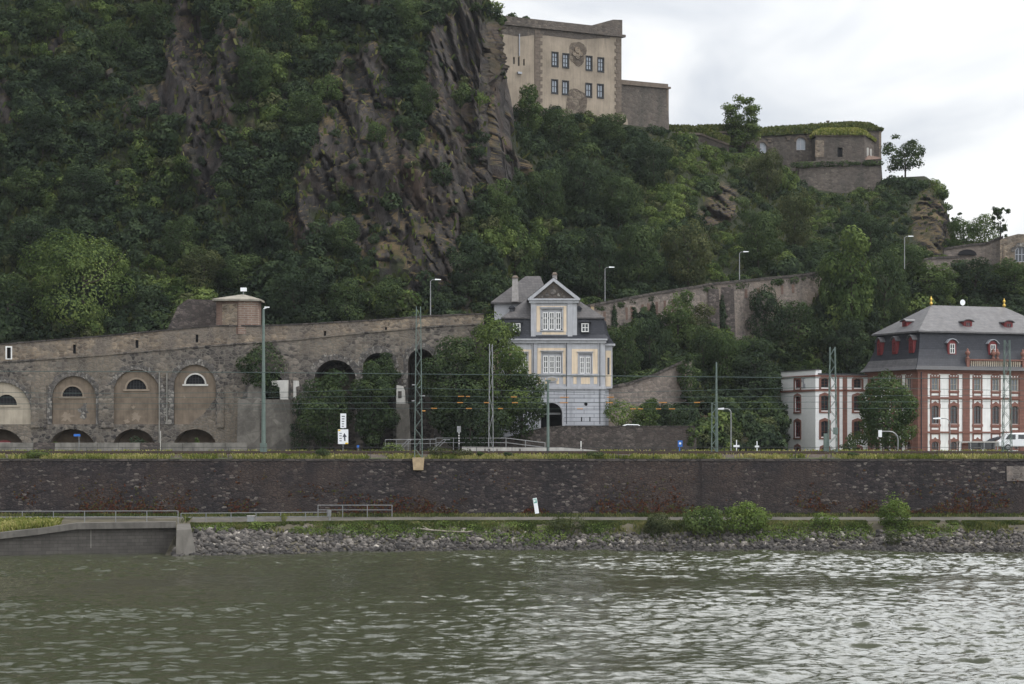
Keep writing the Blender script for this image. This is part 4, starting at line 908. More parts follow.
# roof
z1_, z2_, z3_ = Z(369.6), Z(331.6), Z(306)-.1
lo_ = [(-.75, z1_), (-.35, z1_+.45), (.05, z1_+1.3), (.45, z1_+2.4), (.75, z2_)]
MB().loft([ring_rect(q, WB-q, q, DB-q, z) for q, z in lo_]).build('mansard', M['slate'], t)
zr = 26.56-ZB
MB().loft([ring_rect(.25, WB-.25, .25, DB-.25, z2_-.03), ring_rect(.25, WB-.25, .25, DB-.25, z2_+.15), ring_rect(5.26, WB-5.26, DB/2-.05, DB/2+.05, zr)]).build('roof', M['slate_pale'], t)
for x in (5.26, WB-5.26):
    f = MB().lathe([(.09, 0), (.1, .12), (.2, .24), (.2, .4), (.08, .48), (.12, .6), (.17, .76), (.15, .9), (.04, 1.0), (.02, 1.2)], (x, DB/2, zr-.1), 10).build('finial', M['gold'], t, smooth=True)
mb = MB()
# lower skirt on the left side, its sky sheen painted as paler slate
q0, q1 = lo_[0], lo_[2]
mb.add([(lo_[0][0]-.03, lo_[0][0]+.1, lo_[0][1]+.02), (lo_[0][0]-.03, DB-lo_[0][0], lo_[0][1]+.02), (lo_[1][0]-.03, DB-lo_[1][0], lo_[1][1]+.02), (lo_[1][0]-.03, lo_[1][0]+.1, lo_[1][1]+.02),
        (lo_[2][0]-.03, DB-lo_[2][0], lo_[2][1]+.02), (lo_[2][0]-.03, lo_[2][0]+.1, lo_[2][1]+.02)], [(0, 1, 2, 3), (3, 2, 4, 5)]).build('sky_sheen_skirt', M['slate_pale'], t, fix=False)
def pal_dormer(x, y, z0, w, h, face, small=False):
    """dormer with red cheeks and curved hood; face 'f' front, 'l' left side"""
    rot = 0 if face == 'f' else -math.pi/2
    c, s_ = math.cos(rot), math.sin(rot); turn = lambda v: (x+v[0]*c-v[1]*s_, y+v[0]*s_+v[1]*c, z0+v[2])
    b = MB().prism([(-w/2, 0), (w/2, 0), (w/2, h*.8), (w*.3, h*.95), (0, h), (-w*.3, h*.95), (-w/2, h*.8)], 0, 1.6 if not small else 1.2); b.v = [turn(v) for v in b.v]; d = b.build('dormer', M['red_paint'], t)
    hd = MB(); P = [(-w*.68, h*.78), (-w*.36, h*1.0), (0, h*1.07), (w*.36, h*1.0), (w*.68, h*.78)]; Q = [(a*1.02, b_+.09) for a, b_ in P]
    hd.prism(P+Q[::-1], -.22, 2.0 if not small else 1.6); hd.v = [turn(v) for v in hd.v]; hd.build('dormer_hood', M['slate_pale'] if face == 'l' or small else M['lead'], d)
    wn_ = window(d, rect(-w*.3, w*.3, h*.12, h*.76), -.03, M['white' if not small and face == 'f' else 'red_paint'], 2, 2 if not small else 1, .07, 'glass')
    for o in [wn_]+list(wn_.children):
        for v in o.data.vertices: v.co = turn(v.co)
for p in (952.8, 993.5, 1034): x = fr_x(p, OX, YB, RB, .1); pal_dormer(x, .25, Z(354.5), 1.15, 1.75, 'f')
for p in (962.5, 1003, 1043): x = fr_x(p, OX, YB, RB, 2.5); pal_dormer(x, 1.35, Z(326.5)+.1, 1.15, .85, 'f', True)
for p in (879.5, 894.5, 911.2): y = fr_y(p, OX, YB, RB, .2); pal_dormer(.15, y, Z(354)+.2, .95, 1.9, 'l')
pal_dormer(1.3, fr_y(911, OX, YB, RB, 2.2), Z(326.5)+.15, 1.0, .85, 'l', True)
# parapet with balusters over the central bays, urns on it
xa, xb = X(965), WB-X(965)
MB().box(xa, xb, -.42, -.05, Z(369.4), Z(367.2)).box(xa, xb, -.42, -.05, Z(359.6), Z(358.2)).box(xa, xa+.35, -.4, -.1, Z(367.2), Z(359.6)).box(xb-.35, xb, -.4, -.1, Z(367.2), Z(359.6)).box(xa+.35, xb-.35, -.2, -.1, Z(367.2), Z(359.6)).build('attic_parapet', M['red_trim'], t)
mb = MB(); x = xa+.6
while x < xb-.5:
    mb.box(x, x+.13, -.34, -.2, Z(366.8), Z(360.2)); x += .29
mb.build('baluster_row', M['infill_pale'], t)
for x in (xa+.2, X(996.2), WB-X(996.2), xb-.2):
    MB().lathe([(.22, 0), (.22, .15), (.1, .25), (.14, .4), (.3, .65), (.26, .85), (.1, .95), (.14, 1.1), (.02, 1.25)], (x, -.24, Z(358.2)), 10).build('urn', M['red_trim'], t, smooth=True)
# porch with curved gable and gilded emblem
xp = X(997); pw = 1.55
pc = MB().prism([(-pw+xp, 0), (xp+pw, 0), (xp+pw, Z(443)), (xp+pw*.7, Z(440)), (xp, Z(437.8)), (xp-pw*.7, Z(440)), (xp-pw, Z(443))], -1.3, -.15); po = pc.build('porch', M['red_trim'], t)
P = [(xp-pw-.2, Z(443.2)), (xp-pw*.7, Z(440)), (xp, Z(437.6)), (xp+pw*.7, Z(440)), (xp+pw+.2, Z(443.2))]; Q = [(a, b+.14) for a, b in P]
MB().prism(P+Q[::-1], -1.45, -.1).build('porch_roof', M['slate'], po)
MB().prism([(xp+.2*math.cos(i*.628), Z(441.6)+.2*math.sin(i*.628)) for i in range(10)], -1.36, -1.3).build('gilded_emblem', M['gold'], po)
MB().prism(arch(xp, .6, .05, Z(448), 8), -1.33, -1.28).build('porch_door', M['brown_frame'], po)
d = MB().lathe([(.02, 0), (.32, .06), (.36, .1)], (0, 0, 0), 14); dx = fr_x(963.6, OX, YB, RB, DB/2); d.v = [(dx+v[0], DB/2+.3-v[2], zr+.45+v[1]) for v in d.v]; ds = d.build('satellite_dish', M['sign_white'], t)
MB().path([(dx, DB/2+.3, zr-.2), (dx, DB/2+.3, zr+.45)], .03).build('dish_pole', M['steel'], ds)

# ------------------------------------------------------------------ white wing
YW = 271.5; WXO = wx(815.5, YW); s = YW/F_PX
t = thing('white_wing', 'plain white annex with flat roof and red trimmed narrow windows', 'building', (WXO, YW, ZB), RB)
Z = lambda q: CAM_H+(HY-q)*s-ZB
X = lambda p: fr_x(p, WXO, YW, RB); YS = lambda p: fr_y(p, WXO, YW, RB)
LW, LD = X(872), YS(781)
fz = [(378.4, 387.5), (395.5, 410.5), (421, 436.8)]
def thin(c, h, q0, q1): return arch(c, h, Z(q1), Z(q0+1.2), 6, .18)
rh = [thin(X(c), .52*1.0, a, b) for c in (824.8, 857.5) for a, b in fz]; rh += [thin(X(c), .45, 447.5, 453.5) for c in (824.8, 857.5)]
lp = YS(797.6); lh = [thin(LD-lp, .62, a, b) for a, b in fz]; lh.append(thin(LD-lp, .55, 446.8, 453.5))
mb = MB().panel(rect(0, LW, -.5, Z(374)), rh, 0, .22); mb.build('front_wall', M['white_wall'], t, fix=False)
mb = MB().panel(rect(0, LD, -.5, Z(370)), lh, 0, .22); mb.v = [(y, LD-x, z) for x, y, z in mb.v]; mb.build('side_wall', M['white_wall'], t, fix=False)
MB().box(.3, LW, .3, LD-.02, 0, Z(374)).build('roof', M['slate'], t)
MB().box(.03, 1.0, .32, LD-.05, Z(374), Z(370)).box(.03, X(818), .02, .32, Z(374.0), Z(369.2)).build('parapet', M['white_wall'], t)
MB().box(-.08, .6, -.06, LD, Z(370), Z(369.2)).build('parapet_cap', M['slate_pale'], t)
MB().box(X(818), LW, -.25, .28, Z(374.2), Z(373.2)).build('gutter', M['slate'], t)
def turnW(v): return (v[1], LD-v[0], v[2])
for k, (H, tf) in enumerate(((rh, None), (lh, turnW))):
    for ol in H:
        xs_ = [p[0] for p in ol]; zs_ = [p[1] for p in ol]; x0, x1, z0, z1 = min(xs_), max(xs_), min(zs_), max(zs_); w = .28 if k == 0 else .3
        sr = MB(); sr.box(x0-w, x0, -.06, 0, z0-.12, z1-.15); sr.box(x1, x1+w, -.06, 0, z0-.12, z1-.15); sr.box(x0-w, x1+w, -.1, 0, z0-.3, z0-.121); c = (x0+x1)/2
        sr.prism([(x0-w, z1-.15), (x0, z1-.15), (c, z1+.02), (x1, z1-.15), (x1+w, z1-.15), (x1+w*.8, z1+.1), (c, z1+.35), (x0-w*.8, z1+.1)], -.07, 0)
        if tf: sr.v = [tf(v) for v in sr.v]
        sr.build('window_surround', M['red_trim'], t)
        f = window(t, ol, .14, M['red_paint'] if k else M['brown_frame'], 2, 3, .08)
        if tf:
            for o in [f]+list(f.children):
                for v in o.data.vertices: v.co = tf(v.co)
for q0, q1 in ((391.2, 389.2), (376.6, 374.9)):
    MB().box(-.1, LW if q0 > 380 else X(872), -.1, .03, Z(q0), Z(q1)).box(-.1, .03, .04, LD, Z(q0), Z(q1)).build('string_course', M['red_trim'], t)
for a, b in ((836.8, 839), (842.6, 846.8)): MB().box(X(a), X(b), -.1, 0, -.3, Z(376.7)).build('pilaster', M['red_stone'], t)
ym = YS(803.6); em = MB()
for a, b, c, d in ((-.45, .45, .50, .6), (-.45, .45, -.6, -.5), (-.08, .08, -.5, .5), (.25, .42, .1, .5), (-.42, -.25, -.5, -.1)): em.box(-.06, 0, ym+a, ym+b, Z(382.3)+c, Z(382.3)+d)
em.build('wall_mark', M['lead'], t)

# ------------------------------------------------------------------ ramp walls climbing the hill
def polywall(name, label, pts, hgt, mat, thick=.9, cap=True, zoff=0):
    """pts: (px, py_top, Y); hgt: height in metres"""
    P = [W3(*p) for p in pts]; c = P[len(P)//2]; t = thing(name, label, 'wall', (c.x, c.y, c.z-hgt)); L = [p-Vector((c.x, c.y, c.z-hgt)) for p in P]
    L = [Vector(q) for q in L]; mb = MB(); cp = MB()
    for a, b in zip(L[:-1], L[1:]):
        h = hgt
        mb.loft([[(a.x, a.y-.35, a.z-h), (a.x, a.y+thick, a.z-h), (a.x, a.y+thick, a.z), (a.x, a.y, a.z)], [(b.x, b.y-.35, b.z-h), (b.x, b.y+thick, b.z-h), (b.x, b.y+thick, b.z), (b.x, b.y, b.z)]])
        if cap: cp.loft([[(a.x, a.y-.22, a.z), (a.x, a.y+thick+.1, a.z), (a.x, a.y+thick+.1, a.z+.32), (a.x, a.y-.22, a.z+.32)], [(b.x, b.y-.22, b.z), (b.x, b.y+thick+.1, b.z), (b.x, b.y+thick+.1, b.z+.32), (b.x, b.y-.22, b.z+.32)]])
    mb.build('stone_face', mat, t)
    if cap: cp.build('coping', M['quay_cap'], t)
    return t, L
def hillY(px, py): return hill_at(px, py).y
RAMP = [(560, 312, 272), (600, 305, 274), (650, 295.5, 278), (700, 287.5, 283), (708, 285.5, 283.5), (750, 281.5, 288), (800, 276.5, 294), (822, 273.5, 297)]
t, L = polywall('ramp_wall', 'long weathered road wall with brick niches climbing the hillside right of the blue grey house', RAMP, 8.5, M['ramp'])
mb = MB()
for px in (604, 614.5, 626, 631, 642, 648, 656, 664, 672):
    py = np.interp(px, [r[0] for r in RAMP], [r[1] for r in RAMP]); Y = np.interp(px, [r[0] for r in RAMP], [r[2] for r in RAMP]); p = W3(px, py, Y)-t.location
    mb.box(p.x-.22, p.x+.22, p.y-.12, p.y+.2, p.z-2.4, p.z-.9)
for px in (745, 757, 768, 781, 792):
    py = np.interp(px, [r[0] for r in RAMP], [r[1] for r in RAMP]); Y = np.interp(px, [r[0] for r in RAMP], [r[2] for r in RAMP]); p = W3(px, py, Y)-t.location
    mb.box(p.x-.3, p.x+.3, p.y-.12, p.y+.2, p.z-2.0, p.z-.9)
mb.build('brick_niche', M['brick'], t)
mb = MB()
for px, w in ((713, 1.3), (727, 1.6)):
    py = np.interp(px, [r[0] for r in RAMP], [r[1] for r in RAMP]); Y = np.interp(px, [r[0] for r in RAMP], [r[2] for r in RAMP]); p = W3(px, py, Y)-t.location
    mb.loft([ring_rect(p.x-w*.6, p.x+w*.6, p.y-1.6, p.y+.2, p.z-8), ring_rect(p.x-w*.5, p.x+w*.5, p.y-.7, p.y+.2, p.z-.5)])
mb.build('buttress', M['garden_wall'], t)
mb = MB()
for a, b in zip(RAMP[:-1], RAMP[1:]):
    p, q = W3(*a), W3(*b); mb.quad((p.x, p.y+.8, p.z-.6), (q.x, q.y+.8, q.z-.6), (q.x+1, q.y+26, q.z-.3), (p.x+1, p.y+26, p.z-.3))
tag(mb.build('hill_road', M['asphalt']), kind='structure')
t, L = polywall('lower_ramp_wall', 'short pale retaining wall rising to the right above the hedge beside the house', [(608, 389, 256), (630, 384.5, 257.5), (655, 376, 259), (675, 366.5, 260.5), (692, 359.5, 262)], 4.5, M['ramp'])
t, L = polywall('upper_road_wall', 'low stone road wall on the hillside at the right above the hedge', [(886, 266, 307), (912, 262.5, 310), (935, 259, 313), (960, 258, 316)], 3, M['ramp'])
t, L = polywall('gorge_wall', 'pale stone wall with low arch under the trees at the right edge', [(944, 250, 318), (970, 246, 318), (985, 245, 318), (996, 240.5, 317), (1003, 238, 316)], 5.5, M['ramp'])
p = W3(967, 253, 317.8)-t.location; A = [(p.x+1.3*math.cos(math.pi*i/8), p.z-.3+.8*math.sin(math.pi*i/8)) for i in range(9)]
MB().prism(A, p.y-.35, p.y+.1).build('arch_mouth', M['black'], t)
# vaulted building at the right edge, turf on its roof
Yv = 316.0; s = Yv/F_PX; t = thing('casemate', 'stone casemate with arched window and grassy roof at the right edge', 'building', (wx(1003, Yv), Yv, wz(262, Yv)))
X = lambda p: (p-1003)*s; Z = lambda q: (262-q)*s
aw = arch(X(1020.5), 5.5*s, Z(262), Z(252), 10)
MB().panel([(X(1000), -2), (X(1100), -2), (X(1100), Z(236)), (X(1018), Z(234)), (X(1006), Z(237)), (X(1000), Z(240))], [aw], 0, .4).build('front_wall', M['parapet'], t)
MB().box(X(1000), X(1100), .5, 8, -2, Z(240)).build('body', M['parapet'], t)
window(t, aw, .3, M['lead'], 3, 2, .12); arch_ring(X(1020.5), 5.5*s, Z(252), .5, -.06, .1, 11).build('arch_ring', M['ring'], t)

# ------------------------------------------------------------------ fortress on the ridge
RF = R(30); YF = 341.0; FX = wx(536, YF); s = YF/F_PX; ZF = wz(150, YF)
t = thing('fortress', 'tall beige plastered fortress block with black framed windows on the ridge', 'fortress', (FX, YF, ZF), RF)
Z = lambda q: CAM_H+(HY-q)*s-ZF
X = lambda p: fr_x(p, FX, YF, RF)
xl, xr = X(500), X(621.5)
# lengths measured on the front plane; verticals taken at the left quoin
def zc(q, p):       # height on the rotated plane for an image row q at column p
    Yp = YF+math.sin(RF)*X(p); return CAM_H+(HY-q)*Yp/F_PX-ZF
wl = [(555, 52.5, 66), (565.7, 54, 67.3), (589, 56.5, 70), (600.8, 58, 71.3), (554.7, 80, 93), (565.5, 81.2, 94.2), (588.7, 83.7, 96.6), (600.4, 84.6, 97.6)]
H = [rect(X(p)-.50, X(p)+.50, zc(b, p), zc(a, p)) for p, a, b in wl]
sl_ = [(514, 57, 64), (518.8, 57, 66), (524, 59, 65.5)]
H2 = [rect(X(p)-.14, X(p)+.14, zc(b, p), zc(a, p)) for p, a, b in sl_]
ztop_l, ztop_r = zc(27, 536), zc(38.5, 619); zt = (ztop_l+ztop_r)/2
MB().panel(rect(xl, xr, -4, zt), H+H2, 0, .28).build('front_wall', M['fort_plaster'], t)
MB().quad((xr, 0, -4), (xr, 13, -4), (xr, 13, zt), (xr, 0, zt)).quad((xl, 0, -4), (xl, 13, -4), (xl, 13, zt), (xl, 0, zt)).quad((xl, 0, zt), (xr, 0, zt), (xr, 13, zt), (xl, 13, zt)).quad((xl, 13, -4), (xr, 13, -4), (xr, 13, zt), (xl, 13, zt)).build('rear_wall', M['fort_stone'], t, fix=False)
for i, h in enumerate(H): window(t, h, .14, M['frame_black'], 2, 3 if i < 4 else 2, .14, 'glass_sky')
for h in H:
    mb = MB(); mb.box(h[0][0]-.12, h[0][0], -.05, .0, h[0][1]-.1, h[2][1]+.12); mb.box(h[1][0], h[1][0]+.12, -.05, 0, h[0][1]-.1, h[2][1]+.12); mb.box(h[0][0], h[1][0], -.05, 0, h[2][1], h[2][1]+.12); mb.box(h[0][0]-.1, h[1][0]+.1, -.08, 0, h[0][1]-.16, h[0][1]-.001)
    mb.build('window_surround', M['frame_black'], t)
mb = MB()
for h in H2: mb.add([(x, .2, z) for x, z in h], [(0, 1, 2, 3)])
mb.build('slit_back', M['black'], t)
MB().path([(X(519), -.12, zc(34, 519)), (X(519), -.12, zc(56, 519))], .1).build('drain_pipe', M['lead'], t); MB().box(X(519)-.35, X(519)+.35, -.3, 0, zc(74, 519), zc(72, 519)).build('drain_spout', M['lead'], t)
for (pa, w) in ((536.5, 1.0), (619.2, .9)):
    mb = MB(); z = -3; i = 0
    while z < zt-.5:
        ww = w*(1.0 if i % 2 else .62); xq = X(pa)
        mb.box(xq-(.35 if pa < 600 else ww*.9), xq+(ww if pa < 600 else .36), -.1-.004*(i % 2), .02, z, z+.52); z += .54; i += 1
    mb.build('quoin', M['quoin'], t)
MB().box(xl, xr+.5, -.45, .1, zt, zt+.38).box(xr, xr+.45, .1, 13, zt, zt+.38).build('cornice', M['fort_stone'], t)
MB().box(xl, xr+.1, -.1, .9, zt+.38, zt+1.35).build('parapet', M['fort_stone'], t)
x6, x9 = X(600), xr+.12
MB().prism([(x6-1.5, zt+1.36), (x9, zt+1.36), (x9, zt+2.7), (X(613), zt+2.6)], -.06, 2.2).build('raised_parapet', M['fort_stone'], t)
MB().prism(blotch(X(577.5), zc(53, 577.5), 1.75, 1.9, 22, 11), -.05, .01).build('bared_stone_patch', M['weather_patch'], t)
ca = MB()
for a, b, r in ((577, 50, .5), (574, 54, .35), (580, 54, .35), (577, 56.5, .4)): ca.prism([(X(a)+r*math.cos(i*.7854), zc(b, a)+r*math.sin(i*.7854)) for i in range(8)], -.22, -.05)
ca.build('carved_arms', M['parapet'], t)
MB().prism(blotch(X(577), zc(101, 577), 1.9, 2.2, 20, 12)[:11]+[(X(565), zc(118, 565)), (X(585), zc(120, 585))], -.05, .01).build('bared_stone_patch', M['weather_patch'], t)
MB().prism([(xl, zt-1.3), (X(520), zt-1.5), (X(534), zt-1.0), (X(548), zt-.9), (X(580), zt-1.0), (X(598), zt-.5), (X(610), zt-.3), (X(610), zt), (xl, zt)], -.035, .01).build('weathered_band', M['fort_stone'], t)
# stone bastion to the right of the block
YS_ = YF+math.sin(RF)*X(622)+1.5; BX = wx(621.5, YS_); s = YS_/F_PX; ZS = wz(140, YS_)
t = thing('stone_bastion', 'lower brown stone bastion attached right of the beige fortress block', 'bastion', (BX, YS_, ZS), RF)
Z = lambda q: CAM_H+(HY-q)*s-ZS; w_ = fr_x(668, BX, YS_, RF); zt = Z(84.5)
MB().loft([ring_rect(-1.5, w_+.15, -.4, 9, -3), ring_rect(-1.5, w_, 0, 9, zt)]).build('stone_face', M['fort_stone'], t)
MB().box(-1.5, w_+.35, -.3, 9, zt, zt+.3).box(-1.5, w_, -.05, .8, zt+.3, zt+.75).build('cornice', M['quoin'], t)
MB().box(w_-.35, w_+.06, -.12, .3, -2, zt).build('quoin', M['quoin'], t)
MB().prism([(-2.5, -1.5), (.2, -1.5), (1.2, 1.0), (.8, 3.2), (0, 4.2), (-1, 2), (-2.5, -.5)], -.42, .0).build('plaster_remnant', M['fort_plaster'], t)

# casemate fort with turf roofs
def turf(parent, rings, dens, seed, h=.5, leafm='grass_dark'):
    """grassy earth roof: mound with tufts grown over it, one mesh"""
    rg = np.random.default_rng(seed); mb = MB().loft(rings); o = mb.build('turf_roof', M['turf_soil'], parent)
    a = [np.array(r) for r in rings]; V = []
    for lo, hi in zip(a[:-1], a[1:]):
        n = int(dens*len(lo))
        for i in range(len(lo)):
            j = (i+1) % len(lo); f = rg.uniform(0, 1, n)[:, None]; g = rg.uniform(0, 1, n)[:, None]
            V.append((lo[i]*(1-f)+lo[j]*f)*(1-g)+(hi[i]*(1-f)+hi[j]*f)*g)
    top = a[-1]; n = int(dens*2); f = rg.uniform(0, 1, n)[:, None]; g = rg.uniform(0, 1, n)[:, None]; V.append((top[0]*(1-f)+top[1]*f)*(1-g)+(top[3]*(1-f)+top[2]*f)*g)
    P = np.concatenate(V); v, fq, tn = tufts(rg, P, h, .35); me = np_mesh('turf_grass', v, fq, M[leafm], tn); link('turf_grass', me, o)
    return o
def tufts(rng, P, h, w, lean=.5):
    """upright blade quads at points P"""
    n = len(P); a = rng.uniform(0, 2*math.pi, n); hh = h*rng.uniform(.4, 1.3, n); d = np.stack([np.cos(a), np.sin(a), np.zeros(n)], 1); ln = rng.normal(0, lean, (n, 3))*hh[:, None]; ln[:, 2] = 0
    ww = (w*rng.uniform(.4, 1.1, n))[:, None]; V = np.empty((n, 4, 3)); top = P+ln+np.array([0, 0, 1])*hh[:, None]
    V[:, 0] = P-d*ww*.5-[0, 0, .1]; V[:, 1] = P+d*ww*.5-[0, 0, .1]; V[:, 2] = top+d*ww*.42; V[:, 3] = top-d*ww*.42
    return V.reshape(-1, 3), np.arange(4*n).reshape(n, 4), np.repeat(np.clip(rng.normal(.5, .25, n), 0, 1), 4)
YC = 392.0; s = YC/F_PX; ZC = wz(166, YC)
t = thing('casemate_barracks', 'long low stone barracks with arched windows and a turf roof on the ridge', 'fort', (wx(815, YC), YC, ZC))
X = lambda p: (p-815)*s; Z = lambda q: (166-q)*s
H = [arch(X(762.3), 4.2*s, Z(153), Z(146.5), 10), arch(X(801), 4.6*s, Z(150), Z(142), 10), rect(X(812), X(816), Z(148), Z(142))]
MB().panel([(X(752), -2), (X(880), -2), (X(880), Z(131.5)), (X(858), Z(131.5)), (X(752), Z(137))], H, 0, .5).build('front_wall', M['fort_stone'], t)
MB().box(X(752), X(880), .55, 16, -2, Z(137.5)).build('body', M['fort_stone'], t)
mb = MB().box(X(855.5), X(879.5), -.3, 15, -2, Z(131)); mb.build('end_block', M['fort_stone'], t)
MB().box(X(878.6), X(881), -.4, 15, -1, Z(131.5)).build('corner_strip', M['parapet'], t)
for h in H[:2]:
    window(t, h, .35, M['lead'], 2, 2, .16, 'glass_sky')
for p, q, w in ((762.3, 146.5, 4.2), (801, 142, 4.6)): arch_ring(X(p), w*s, Z(q), .45, -.08, .1, 11).build('arch_ring', M['quoin'], t)
window(t, H[2], .3, M['frame_black'], 1, 2, .1)
for p, q in ((769.5, 139), (788.5, 137.2), (809, 135.5)): MB().box(X(p-2.6), X(p+2.6), -.3, 0, Z(q+.6), Z(q-.8)).box(X(p-1.6), X(p+1.6), -.2, 0, Z(q+3), Z(q+.6)).build('bracket', M['quoin'], t)
turf(t, [[(X(750), -.5, Z(136.6)), (X(856), -.6, Z(131.2)), (X(882.5), -.7, Z(130.4)), (X(882.5), 15, Z(131.5)), (X(750), 15, Z(136.5))], [(X(750), .6, Z(130.5)), (X(857), .6, Z(125.5)), (X(880.5), .3, Z(129.3)), (X(880), 13, Z(130)), (X(750), 13, Z(131))], [(X(752), 3.5, Z(126.5)), (X(850), 3.5, Z(119.8)), (X(872), 3.5, Z(121)), (X(872), 11, Z(121)), (X(752), 11, Z(126.5))]], 260, 3, .32)
MB().box(X(831.8), X(834), 6, 6.5, Z(121), Z(116.5)).box(X(831.3), X(834.5), 5.9, 6.6, Z(116.5), Z(115.6)).build('chimney', M['quoin'], t)
YP = 387.0; s = YP/F_PX; ZP = wz(166, YP); RP = R(-8)
t = thing('gun_pavilion', 'squat stone gun house with a dry turf dome before the barracks end', 'fort', (wx(815.5, YP), YP, ZP))
X = lambda p: (p-815.5)*s; Z = lambda q: (166-q)*s
dr = rect(X(837.5), X(842.6), Z(157), Z(147.5))
MB().panel(rect(X(816), X(864.5), -2, Z(135)), [dr], 0, .5).build('front_wall', M['fort_stone'], t)
MB().zprism([(X(864.5), 0), (X(878.3), 4.4), (X(878), 9), (X(816), 9), (X(816), .55), (X(864.5), .55)], -2, Z(136)).build('body', M['fort_stone'], t)
MB().add([(x, .48, z) for x, z in dr], [(0, 1, 2, 3)]).build('doorway', M['black'], t)
MB().box(X(815), X(865.5), -.22, .1, Z(136.4), Z(135)).build('cornice', M['quoin'], t)
MB().prism([(X(815.2), Z(157)), (X(824), Z(157)), (X(824), Z(140)), (X(815.2), Z(140))], -.1, 0).build('plaster_remnant', M['parapet'], t)
mb = MB()
for f in (.3, .62): x = X(864.5)+f*(X(878.3)-X(864.5)); y = 4.4*f; mb.box(x-.18, x+.18, y-.3, y+.3, Z(156), Z(147))
mb.build('white_panel', M['render_white'], t)
turf(t, [[(X(814.5), -.4, Z(135)), (X(865), -.5, Z(135)), (X(879.5), 4.2, Z(138)), (X(879), 9, Z(137)), (X(814), 9, Z(135))], [(X(817), .4, Z(131.2)), (X(863), .4, Z(130.5)), (X(876), 4.4, Z(135)), (X(876), 8.6, Z(135)), (X(817), 8.6, Z(131))], [(X(824), 2.2, Z(127.6)), (X(856), 2.2, Z(127.2)), (X(862), 4.5, Z(129)), (X(860), 7, Z(128)), (X(826), 7, Z(127.5))]], 150, 4, .3, 'grass')
YT = 386.0; s = YT/F_PX; ZT_ = wz(196, YT)
t = thing('bastion_wall', 'rough grey stone bastion wall under the gun house, topped with ivy', 'wall', (wx(838, YT), YT-3.0, ZT_)); s = (YT-3)/F_PX
X = lambda p: (p-838)*s; Z = lambda q: (196-q)*s
MB().loft([[(X(793), -1.2, -3), (X(881), -1.2, -3), (X(881), 5, -3), (X(793), 5, -3)], [(X(797), 0, Z(163.5)), (X(878.5), 0, Z(160.5)), (X(878.5), 5, Z(160.5)), (X(797), 5, Z(163.5))]]).build('stone_face', M['fort_stone'], t)
MB().loft([[(X(862), -.3, Z(162)), (X(879.5), -.3, Z(161)), (X(879.5), 4, Z(161)), (X(862), 4, Z(162))], [(X(866), .5, Z(157)), (X(878), .5, Z(158.5)), (X(878), 3, Z(158.5)), (X(866), 3, Z(157))]]).build('sloped_cap', M['brick'], t)
# turf-topped rampart left of the barracks
YR = 372.0; s = YR/F_PX; ZR = wz(155, YR)
for nm, lab, pts, hgt, sd_ in (('rampart', 'grass topped stone rampart nearest the brown bastion', [(668, 132, 366), (700, 133, 366), (729, 144, 362)], 4, 5), ('rampart', 'grass topped stone rampart behind the tall slender ridge tree', [(700, 132, 378), (736, 131, 378), (760, 137, 380)], 4, 6)):
    P = [W3(*p) for p in pts]; c = P[0]; t = thing(nm, lab, 'rampart', (c.x, c.y, c.z-hgt)); L = [p-Vector((c.x, c.y, c.z-hgt)) for p in P]
    mb = MB()
    for a, b in zip(L[:-1], L[1:]): mb.loft([[(a.x, a.y, -2), (a.x, a.y+5, -2), (a.x, a.y+5, a.z), (a.x, a.y, a.z)], [(b.x, b.y, -2), (b.x, b.y+5, -2), (b.x, b.y+5, b.z), (b.x, b.y, b.z)]])
    mb.build('stone_face', M['fort_stone'], t)
    cp = MB()
    for a, b in zip(L[:-1], L[1:]): cp.loft([[(a.x, a.y-.25, a.z-.3), (a.x, a.y+.3, a.z-.3), (a.x, a.y+.3, a.z), (a.x, a.y-.25, a.z)], [(b.x, b.y-.25, b.z-.3), (b.x, b.y+.3, b.z-.3), (b.x, b.y+.3, b.z), (b.x, b.y-.25, b.z)]])
    cp.build('coping', M['quoin'], t)
    for q, (a, b) in enumerate(zip(L[:-1], L[1:])):
        turf(t, [[(a.x, a.y-.1, a.z), (b.x, b.y-.1, b.z), (b.x, b.y+5, b.z), (a.x, a.y+5, a.z)], [(a.x, a.y+1.2, a.z+1.1), (b.x, b.y+1.2, b.z+1.1), (b.x, b.y+4, b.z+1.1), (a.x, a.y+4, a.z+1.1)]], 150, sd_*3+q, .35)

# ------------------------------------------------------------------ dock basin wall at the lower left
t = thing('dock_wall', 'dark coursed stone dock wall with concrete coping sloping into the river at the left', 'wall', (wx(90, 208), 208, 0))
def DP(px, Y, z): return (wx(px, Y)-t.location.x, Y-208, z)
yl = lambda p: 203.5+(p+60)/240*9.0
mb = MB()
segs = [(-160, -.6), (-60, .6), (0, 1.95), (40, 2.3), (76, 2.72), (176, 2.72)]
for (a, za), (b, zb_) in zip(segs[:-1], segs[1:]):
    mb.loft([[DP(a, yl(a), -2), DP(a, yl(a)+.8, -2), DP(a, yl(a)+.8, za), DP(a, yl(a), za)], [DP(b, yl(b), -2), DP(b, yl(b)+.8, -2), DP(b, yl(b)+.8, zb_), DP(b, yl(b), zb_)]])
mb.build('stone_face', M['concrete_dark'], t)
mb = MB()
for (a, za), (b, zb_) in zip(segs[:-1], segs[1:]):
    mb.loft([[DP(a, yl(a)-.55, za-.45), DP(a, yl(a)+1.2, za-.45), DP(a, yl(a)+1.2, za+.12), DP(a, yl(a)-.55, za+.12)], [DP(b, yl(b)-.55, zb_-.45), DP(b, yl(b)+1.2, zb_-.45), DP(b, yl(b)+1.2, zb_+.12), DP(b, yl(b)-.55, zb_+.12)]])
mb.build('coping', M['dock_cap'], t)
